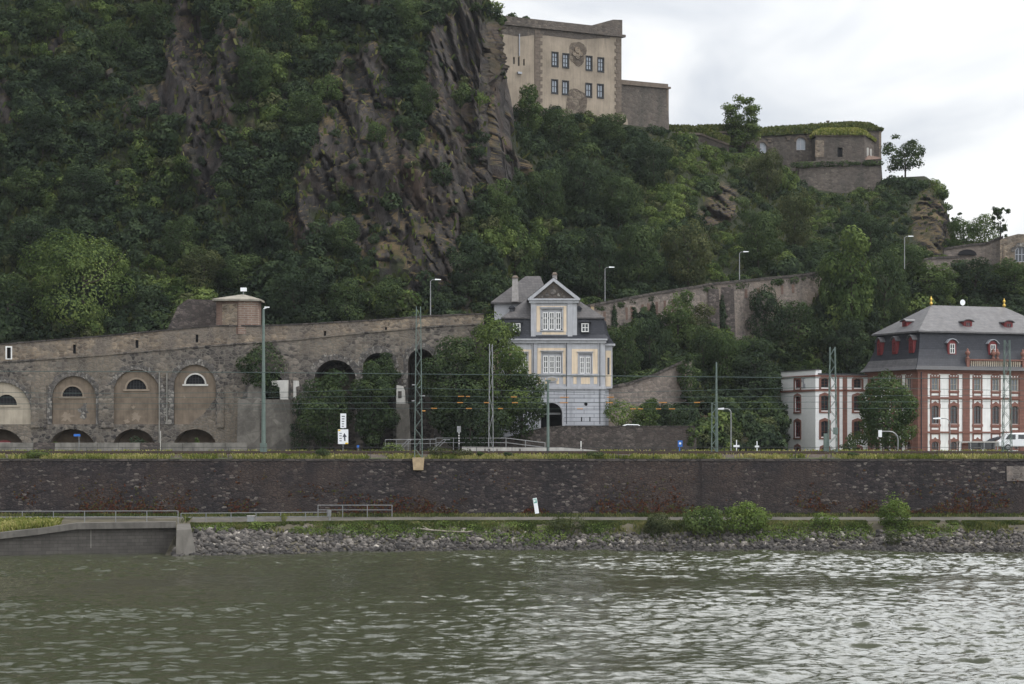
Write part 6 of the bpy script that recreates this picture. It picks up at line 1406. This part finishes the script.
# river bank shrubs
plant('shrub', 'small grey green willow shrub on the stones left of the wide dark bushes', 'shrub', 659, 536, 512, 32, 218.4, 'leaf_olive', 'bush', 3500, .2, 10, False, .0)
plant('shrub', 'wide dark green bush at the left of the pair on the bank', 'shrub', 704, 538, 507, 50, 218.8, 'leaf_light', 'bush', 5200, .26, 18, False, .0, jit=1.1, shell=(.55, 1.3))
plant('shrub', 'taller green bush at the right of the pair on the bank', 'shrub', 745, 536, 502, 50, 219.0, 'shrub', 'bush', 5200, .26, 18, False, .0, jit=1.1, shell=(.55, 1.3))
plant('shrub', 'tall bright upright shrub beside the stone bank steps', 'shrub', 893, 532, 496, 36, 219.3, 'shrub', 'round', 3400, .24, 22, False, .02, jit=1.1, shell=(.5, 1.35))
plant('shrub', 'small round pale shrub at the waterline below the tall bright shrub', 'shrub', 893.5, 547, 530, 20, 215.6, 'leaf_olive', 'bush', 900, .16, 7, False, .0, zbase=.35)
plant('shrub', 'low wide grey green shrub below the leaning river sign', 'shrub', 562, 531, 515, 54, 219.8, 'leaf_olive', 'bush', 4000, .18, 12, False, .0)
plant('shrub', 'low leafy shrub on the bank left of the steps', 'shrub', 822, 526, 512, 34, 219.8, 'shrub', 'bush', 1300, .2, 9, False, .0)
plant('shrub', 'low shrub under the towpath near the litter bin', 'shrub', 262, 534, 520, 34, 219.6, 'shrub', 'bush', 1300, .2, 9, False, .0)
plant('shrub', 'small yellow flowering bush beside the towpath railing', 'shrub', 284, 523, 513, 8, 221.8, 'grass', 'bush', 400, .13, 5, False, .0)
# quay top shrubs
for px, py, w, mk, lab in ((38, 450, 26, 'leaf_light', 'leafy shrub on the quay top near the left edge'), (323, 448, 16, 'leaf_mid', 'dark round shrub on the quay top below the two white panels'), (438, 446, 26, 'leaf_olive', 'pale bushy shrub on the quay top right of the tall lattice mast'), (462, 448, 24, 'leaf_olive', 'second pale shrub beside the platform end'),
                          (507, 452, 10, 'leaf_mid', 'tiny dark shrub before the pale platform'), (597, 451, 22, 'leaf_mid', 'low dark shrub on the quay top right of the platform'), (853, 452, 14, 'leaf_mid', 'tiny shrub on the quay top below the round green tree'), (480, 451, 8, 'leaf_light', 'small bright tuft shrub before the slim lattice mast')):
    plant('shrub', lab, 'shrub', px, 459.5, py, w, 228.2, mk, 'bush', 900, .16, 8, False, .0, zbase=8.9)
plant('shrub', 'dark shrub with pale blossoms inside the third low arch', 'shrub', 137, 453, 436, 24, 244.5, 'leaf_dark', 'bush', 900, .2, 8, False, 0)
plant('shrub', 'light green shrub before the fourth low arch', 'shrub', 197, 453, 437, 9, 243.4, 'leaf_light', 'round', 500, .16, 6, False, 0)
plant('shrub', 'light green shrub before the second low arch', 'shrub', 57, 453, 441, 16, 243.6, 'leaf_light', 'bush', 600, .16, 6, False, 0)
plant('shrub', 'round clipped shrub left of the round green tree', 'shrub', 849, 453, 441, 20, 246, 'leaf_mid', 'bush', 1200, .18, 8, False, 0)
plant('shrub', 'pale weeds climbing the stair beside the lattice mast', 'shrub', 393, 454, 442, 26, 235, 'leaf_light', 'bush', 900, .18, 8, False, 0)
# trees near the walls
plant('broadleaf_tree', 'large bright green tree behind the arcade wall at the left', 'tree', 84, 352, 229, 136, 259, 'leaf_light', 'round', 20000, .34, 22, True, .06, 5, jit=.4)
plant('broadleaf_tree', 'dark green tree at the left edge behind the arcade wall', 'tree', 8, 356, 272, 70, 258, 'leaf_mid', 'round', 6000, .36, 20, True, .05, 6)
plant('broadleaf_tree', 'dark tree between the big bright tree and the wing wall', 'tree', 150, 348, 282, 52, 258.5, 'leaf_dark', 'round', 4500, .34, 18, True, .05, 7)
plant('broadleaf_tree', 'tall tree with light top at the left corner of the blue grey house', 'tree', 492, 452, 313, 78, 243.4, 'leaf_light', 'round', 20000, .32, 30, True, .05, 8)
plant('broadleaf_tree', 'broad light green tree before the right end of the arcade wall', 'tree', 455, 452, 335, 80, 242.6, 'leaf_mid', 'round', 20000, .32, 28, True, .05, 9)
plant('broadleaf_tree', 'dark lower tree reaching over the gateway of the house', 'tree', 522, 446, 372, 58, 243.6, 'leaf_mid', 'round', 10000, .3, 22, True, .05, 10)
plant('broadleaf_tree', 'lower dark tree behind the platform railing', 'tree', 470, 455, 385, 88, 241.2, 'leaf_dark', 'round', 13000, .3, 26, True, .02, 11)
plant('broadleaf_tree', 'dense dark tree under the large arch of the arcade wall', 'tree', 328, 453, 369, 76, 241.8, 'leaf_mid', 'round', 14000, .3, 26, True, .02, 12)
plant('broadleaf_tree', 'dense dark tree left of the ruined pier', 'tree', 372, 453, 360, 58, 242, 'leaf_mid', 'round', 12000, .3, 22, True, .02, 13)
plant('ivy_bush', 'ivy hanging over the right edge of the concrete abutment', 'ivy', 301, 453, 400, 24, 243, 'leaf_dark', 'cone', 2600, .22, 14, False, .0, 14)
plant('broadleaf_tree', 'spreading tree growing on top of the concrete abutment', 'tree', 264, 398, 341, 58, 246.0, 'leaf_mid', 'round', 5200, .3, 20, True, .12, 15, deep=.55)
plant('ivy_bush', 'small ivy clump on the abutment between the white wall fragments', 'ivy', 273, 399, 378, 16, 244.6, 'leaf_dark', 'bush', 700, .18, 6, False, 0, 16)
plant('ivy_bush', 'ivy filling the narrow arch left of the ruined pier', 'ivy', 386, 402, 352, 32, 246, 'leaf_mid', 'round', 6000, .24, 14, False, 0, 17, deep=.5)
plant('lime_tree', 'dense round green tree between the white annex and the palace', 'tree', 886, 455, 369, 74, 248, 'leaf_bright', 'cone', 28000, .3, 36, True, .06, 18)
plant('shrub', 'hedge of pale blossoming shrubs at the right of the blue grey house', 'hedge', 620, 428, 399, 40, 250, 'leaf_light', 'bush', 3000, .26, 14, False, 0, 19)
plant('shrub', 'light green hedge shrub at the middle behind the garden wall', 'hedge', 648, 428, 398, 30, 250.5, 'leaf_light', 'bush', 2400, .26, 12, False, 0, 20)
plant('shrub', 'dark hedge shrub at the right end behind the garden wall', 'hedge', 672, 428, 403, 30, 249.5, 'leaf_dark', 'bush', 2400, .26, 12, False, 0, 21)
plant('ivy_bush', 'bright ivy hanging over the right end of the garden wall', 'ivy', 691, 452, 424, 14, 245.2, 'leaf_light', 'round', 1100, .18, 9, False, 0, 22)
for px, a, b, lab in ((614.5, 301, 345, 'ivy column on the ramp wall nearest the blue grey house'), (635, 304, 340, 'middle narrow ivy column on the ramp wall'), (653, 299, 335, 'third ivy column on the ramp wall')):
    Y = np.interp(px, [r[0] for r in RAMP], [r[2] for r in RAMP])-.4; plant('ivy_column', lab, 'ivy', px, b, a+3, 9, Y, 'leaf_dark', 'round', 1300, .22, 10, False, 0, 30, 'ivy columns on the ramp wall', deep=.5)
plant('ivy_bush', 'bushy ivy swallowing the upper end of the lower ramp wall', 'ivy', 688, 404, 353, 30, 260, 'leaf_mid', 'round', 3000, .28, 14, False, 0, 33)
plant('ivy_bush', 'ivy curtain beside the buttress of the ramp wall', 'ivy', 722, 340, 295, 14, 283.5, 'leaf_dark', 'round', 1600, .24, 10, False, 0, 31, deep=.5)
# ridge trees
plant('ridge_tree', 'tall slender airy tree on the ridge left of the barracks', 'tree', 743, 190, 95, 48, 376, 'leaf_light', 'vase', 9000, .40, 48, True, .2, 40, jit=.9, shell=(.3, 1.0))
plant('ridge_tree', 'dark airy tree against the sky right of the gun house', 'tree', 905, 184, 134, 52, 384, 'leaf_mid', 'vase', 6000, .38, 44, True, .14, 41, jit=.9, shell=(.3, 1.0))
plant('ridge_tree', 'small airy tree rising above the gorge wall at the right', 'tree', 1001, 245, 206, 22, 324, 'leaf_mid', 'vase', 1100, .34, 22, True, .15, 42, jit=.9, shell=(.3, 1.0))
plant('ridge_tree', 'tiny thin tree at the foot of the right rock face', 'tree', 957, 240, 212, 12, 330, 'leaf_mid', 'vase', 420, .3, 10, True, .2, 43, jit=.9, shell=(.3, 1.0))
for k, (px, py, w) in enumerate(((511, 13, 22), (526, 16, 10), (500, 14, 14))):
    plant('shrub', ['green bush on the fortress roof next to the cliff', 'small bush on the fortress roof right of the larger one', 'bush clinging to the top of the cliff edge'][k], 'shrub', px, 27, py, w, 343 if k < 2 else 312, 'leaf_mid', 'bush', 900, .4, 9, False, 0, 50+k)

# ------------------------------------------------------------------ hillside: single trees (things), then scrub between them (stuff)
PROTO = {}
def proto(kind, k):
    key = (kind, k)
    if key not in PROTO:
        r_ = np.random.default_rng(900+k*13+len(kind)); w, h, n, nb, lf = {'round': (4.0, 8.0, 7000, 20, .36), 'bush': (2.2, 3.4, 2200, 11, .32), 'tall': (3.0, 9.0, 6200, 20, .35)}[kind]
        bl = crown_blobs(r_, w, h*.93, h*.07, nb, 'bush' if kind == 'bush' else 'round'); v, fq, tn = leaf_cloud(r_, bl, n, lf)
        cm = np_mesh('crown', v, fq, M['leaf_mid'], tn); tm = trunk_mb(random.Random(k), h, .2, w); o = tm.build('trunk', M['bark']); me = o.data; bpy.data.objects.remove(o)
        PROTO[key] = (cm, me, w, h)
    return PROTO[key]
def hill_tree(label, px, py_base, wpx, hpx, kind, k, mat, back=0.0, group='trees on the hillside'):
    p = hill_at(px, py_base); p = p+Vector((0, back, -.4)); s = p.y/F_PX; cm, tm, w, h = proto(kind, k)
    t = thing('hillside_tree' if kind != 'bush' else 'hillside_bush', label, 'tree' if kind != 'bush' else 'bush', p, random.uniform(0, 6.28), group)
    c = link('crown', cm, t); c.material_slots[0].link = 'OBJECT'; c.material_slots[0].material = M[mat]; link('trunk', tm, t)
    sx = wpx*s/2/w; t.scale = (sx, sx, hpx*s/h); return t
HT = [  # px, py_base, width, height, kind, material, label
 (850, 345, 62, 122, 'tall', 'leaf_light', 'tallest light green tree on the slope below the gun house'), (836, 332, 44, 84, 'round', 'leaf_mid', 'broad green tree left of the tallest light green tree'), (884, 330, 54, 88, 'round', 'leaf_mid', 'green tree right of the tallest light green tree'),
 (690, 292, 60, 78, 'round', 'leaf_olive', 'wide dusty green tree above the middle of the ramp wall'), (640, 292, 54, 74, 'round', 'leaf_mid', 'round tree above the ramp wall niches'), (600, 300, 50, 74, 'round', 'leaf_dark', 'dark tree behind the roof of the blue grey house'), (560, 310, 54, 80, 'tall', 'leaf_dark', 'tall dark tree behind the right chimney'),
 (520, 300, 50, 90, 'tall', 'leaf_mid', 'tall tree at the foot of the cliff left of the house roof'), (760, 270, 52, 66, 'round', 'leaf_mid', 'green tree on the slope right of the buttress lamp'), (795, 250, 46, 62, 'round', 'leaf_olive', 'dusty tree below the bastion wall'), (545, 225, 46, 60, 'round', 'leaf_mid', 'tree midway up the slope below the fortress quoin'),
 (585, 215, 50, 64, 'round', 'leaf_dark', 'dark tree below the fortress windows'), (620, 230, 48, 58, 'round', 'leaf_mid', 'tree below the right corner of the fortress'), (655, 190, 44, 56, 'round', 'leaf_dark', 'dark tree below the brown bastion'), (560, 150, 44, 46, 'round', 'leaf_mid', 'tree crown touching the plaster base of the fortress'),
 (530, 140, 34, 60, 'tall', 'leaf_mid', 'narrow tree between the cliff edge and the fortress wall'), (610, 150, 40, 40, 'round', 'leaf_mid', 'tree under the bare stone patch of the fortress'), (770, 200, 40, 56, 'round', 'leaf_olive', 'pale tree below the tall slender ridge tree'), (786, 196, 30, 34, 'bush', 'leaf_light', 'bright bush below the barracks arches'),
 (870, 260, 44, 50, 'round', 'leaf_dark', 'dark tree left of the right rock face'), (905, 285, 46, 46, 'round', 'leaf_mid', 'tree below the upper road wall'), (965, 255, 40, 42, 'round', 'leaf_mid', 'tree beside the foot of the right rock face'), (985, 250, 34, 40, 'round', 'leaf_light', 'light tree above the gorge wall'),
 (930, 300, 60, 42, 'round', 'leaf_mid', 'wide tree over the palace roof'), (975, 298, 60, 44, 'round', 'leaf_dark', 'dark wide tree over the palace ridge'), (1015, 300, 54, 46, 'round', 'leaf_mid', 'tree over the right palace finial'), (800, 365, 60, 70, 'round', 'leaf_mid', 'tree behind the white annex parapet'), (770, 345, 50, 66, 'round', 'leaf_dark', 'dark tree left of the white annex'),
 (755, 400, 46, 66, 'tall', 'leaf_dark', 'tall dark tree at the left wall of the white annex'), (730, 390, 50, 66, 'round', 'leaf_mid', 'tree over the slim green pole'), (705, 375, 44, 56, 'round', 'leaf_mid', 'tree at the upper end of the lower ramp wall'), (650, 372, 44, 62, 'round', 'leaf_dark', 'dark tree above the lower ramp wall'),
 (625, 385, 40, 64, 'round', 'leaf_mid', 'tree beside the right roof edge of the house'), (678, 350, 40, 64, 'tall', 'leaf_mid', 'tall tree under the ramp wall niches'), (742, 372, 44, 42, 'round', 'leaf_mid', 'tree under the ramp wall buttress'), (845, 372, 50, 60, 'round', 'leaf_dark', 'dark tree behind the white annex roof'), (700, 356, 40, 58, 'tall', 'leaf_olive', 'pale tall tree left of the buttress'),
 (295, 335, 66, 66, 'round', 'leaf_dark', 'dark round tree right of the brick turret'), (345, 326, 48, 54, 'round', 'leaf_mid', 'green tree above the large arch'), (390, 318, 46, 44, 'round', 'leaf_mid', 'tree left of the slender arcade lamp'), (240, 292, 50, 44, 'round', 'leaf_mid', 'tree above the turret roof'), (205, 292, 50, 50, 'round', 'leaf_olive', 'pale grey tree above the wing wall'),
 (180, 262, 48, 52, 'round', 'leaf_mid', 'tree right of the big bright tree'), (30, 262, 60, 56, 'round', 'leaf_dark', 'dark tree on the slope above the big bright tree'), (270, 250, 50, 54, 'round', 'leaf_dark', 'dark tree halfway up the left slope'), (345, 262, 44, 46, 'round', 'leaf_mid', 'tree below the middle rock outcrop'), (310, 130, 44, 40, 'round', 'leaf_mid', 'tree left of the middle rock outcrop'),
 (330, 102, 36, 30, 'bush', 'leaf_light', 'bright round bush on the ledge of the middle outcrop'), (410, 95, 36, 50, 'tall', 'leaf_mid', 'tree in the gully between the two tall outcrops'), (425, 120, 30, 40, 'round', 'leaf_mid', 'tree near the cliff gully foot'), (465, 110, 28, 34, 'bush', 'leaf_mid', 'bush on the bare right cliff'), (380, 145, 26, 24, 'bush', 'leaf_light', 'bright bush under the middle outcrop ridge'),
 (470, 300, 44, 66, 'tall', 'leaf_dark', 'dark tree at the foot of the right cliff'), (500, 235, 34, 60, 'tall', 'leaf_mid', 'tree under the pointed rock pillar'), (445, 190, 26, 30, 'bush', 'leaf_dark', 'dark bush on the cliff below the gully'),
 (70, 90, 56, 50, 'round', 'leaf_dark', 'dark tree high on the left slope'), (110, 60, 50, 50, 'round', 'leaf_mid', 'tree high on the slope left of the bare outcrop'), (40, 150, 56, 50, 'round', 'leaf_dark', 'dark tree on the far left slope'), (85, 205, 50, 46, 'round', 'leaf_dark', 'dark tree right above the big bright tree'), (25, 205, 50, 44, 'round', 'leaf_mid', 'tree at the left edge of the slope'),
 (255, 105, 46, 60, 'round', 'leaf_mid', 'tree between the left and middle outcrops'), (285, 60, 50, 60, 'round', 'leaf_dark', 'dark tree near the top between the outcrops'), (150, 30, 44, 40, 'round', 'leaf_mid', 'tree at the upper frame edge above the left outcrop'), (45, 35, 50, 44, 'round', 'leaf_mid', 'tree in the upper left corner'), (405, 40, 40, 46, 'round', 'leaf_mid', 'tree at the upper frame edge above the gully'), (330, 30, 44, 40, 'round', 'leaf_dark', 'dark tree at the upper frame edge')]
rr = random.Random(4)
for i, (px, pb, w, h, kd, mk, lab) in enumerate(HT): hill_tree(lab, px, pb, w, h, kd, i % 4, {'leaf_dark': 'leaf_mid', 'leaf_mid': 'leaf_bright' if i % 2 and px > 480 else 'leaf_mid', 'leaf_olive': 'leaf_olive', 'leaf_light': 'leaf_light' if px > 490 else 'leaf_bright'}[mk] if 'dark' not in lab else 'leaf_dark')
# scrub between: clumps of leaves over the slope, thin on the bare rock
rg = np.random.default_rng(21)
BP = []
for k in range(7):
    w = 1.0; bl = crown_blobs(rg, 1.0, 1.25, 0, 7, 'bush'); BP.append(leaf_cloud(rg, bl, 640, .235))
groups = {'leaf_dark': [], 'leaf_mid': [], 'leaf_olive': [], 'leaf_light': []}
cand = 0
def sil(px):  # image row of the ridge
    return float(np.interp(px, CA[:, 0], CA[:, 4]))
for k in range(15500):
    px = rg.uniform(-150, 1270); py = rg.uniform(-90, 455)
    if py < sil(px)+1.5: continue
    pb = float(np.interp(px, CA[:, 0], CA[:, 2]))
    if py > pb-1: continue
    if px < 480 and py > 338: continue
    if py < 0 and rg.uniform() < .7: continue
    if px < 520 and rg.uniform() < .42: continue
    if 694 < px < 812 and 284 < py < 334-abs(px-755)*.12: continue
    rk = float(rock_mask(px, py)); u_ = rg.uniform()
    if u_ < rk*.84: continue
    p = hill_at(px, py); dens = fbm(px/22., py/16., 7, 3, 77)
    size = rg.uniform(.8, 1.5)+1.3*max(0, dens-.42)*3*rg.uniform(.3, 1); size *= (1-.62*rk)*(1.0 if px < 520 else .92)
    nm = fbm(px/45., py/40., 2, 3, 55)+rg.normal(0, .07); nm -= .06*(px < 490); mk = 'leaf_dark' if nm < .53 else ('leaf_mid' if nm < .63 else ('leaf_olive' if nm < .66 else 'leaf_light'))
    groups[mk].append((p, size, int(rg.integers(7)), rg.uniform(0, 6.28), rg.uniform(-.25, .25)))
LAB = {'leaf_dark': 'dark green scrub covering the steep slopes', 'leaf_mid': 'mid green scrub covering the steep slopes', 'leaf_olive': 'dusty olive scrub between the rocks', 'leaf_light': 'light green scrub patches on the slopes'}
for mk, L in groups.items():
    parts = []
    for p, sz, b, a, dt_ in L:
        v, fq, tn = BP[b]; c, s_ = math.cos(a), math.sin(a); q = np.stack([v[:, 0]*c-v[:, 1]*s_, v[:, 0]*s_+v[:, 1]*c, v[:, 2]], 1)*sz
        q[:, 2] *= rg.uniform(.8, 1.3); parts.append((q+np.array([p.x, p.y-.2*sz, p.z-.45*sz]), fq, np.clip(tn+dt_, 0, 1)))
    v, fq, tn = merge(parts); tag(link('hill_scrub', np_mesh('hill_scrub', v, fq, M[mk], tn)), LAB[mk], 'scrub', kind='stuff')
# rough grass over the soil between the bushes
P = []
for k in range(50000):
    px = rg.uniform(-150, 1270); py = rg.uniform(-40, 440)
    if py < sil(px)+1 or (px < 480 and py > 338) or py > float(np.interp(px, CA[:, 0], CA[:, 2]))-1: continue
    if float(rock_mask(px, py)) > .35: continue
    P.append(hill_at(px, py)+Vector((rg.uniform(-.3, .3), 0, 0)))
P = np.array([tuple(p) for p in P]); v, fq, tn = tufts(rg, P-np.array([0, .2, .15]), .7, .5, .6); tag(link('hill_grass', np_mesh('hill_grass', v, fq, M['slope_grass'], tn)), 'rough grass and weeds on the soil between the bushes', 'grass', kind='stuff')
# dry grass tufts on ledges of the bare rock
P = []
for k in range(9000):
    px = rg.uniform(0, 950); py = rg.uniform(-5, 300)
    if py < sil(px)+2 or float(rock_mask(px, py)) < .4: continue
    if fbm(px/12., py/9., 3, 3, 5) < .50: continue
    P.append(hill_at(px, py))
P = np.array([tuple(p) for p in P]); v, fq, tn = tufts(rg, P-np.array([0, .15, .1]), .55, .4, .5); tag(link('ledge_grass', np_mesh('ledge_grass', v, fq, M['grass_dark'], tn)), 'dry grass tufts on the ledges of the bare cliff', 'grass', kind='stuff')
# ivy and weeds along wall tops
B = []
for pts, n, dz in ((RAMP, 40, -.3), ([(608, 389, 256.5), (697, 357, 262.5)], 26, .2), ([(793, 165, 382), (880, 163, 382)], 30, .1), ([(890, 266, 308), (960, 258, 315)], 14, -.6), ([(540, 24, 343), (600, 30, 349)], 10, -.2), ([(628, 84, 352), (664, 89, 356)], 8, -.1), ([(668, 148, 364), (735, 150, 362)], 24, 0)):
    for k in range(n):
        px = rg.uniform(pts[0][0], pts[-1][0]); py = np.interp(px, [r[0] for r in pts], [r[1] for r in pts]); Y = np.interp(px, [r[0] for r in pts], [r[2] for r in pts]); r = rg.uniform(.3, .9)
        c = W3(px, py, Y); B.append((c.x, c.y+.6, c.z+dz, r*1.5, r*.8, r*.7))
v, fq, tn = leaf_cloud(rg, B, 16000, .3); tag(link('wall_ivy', np_mesh('wall_ivy', v, fq, M['leaf_mid'], tn)), 'ivy and weeds growing along the hillside wall tops', 'ivy', kind='stuff')
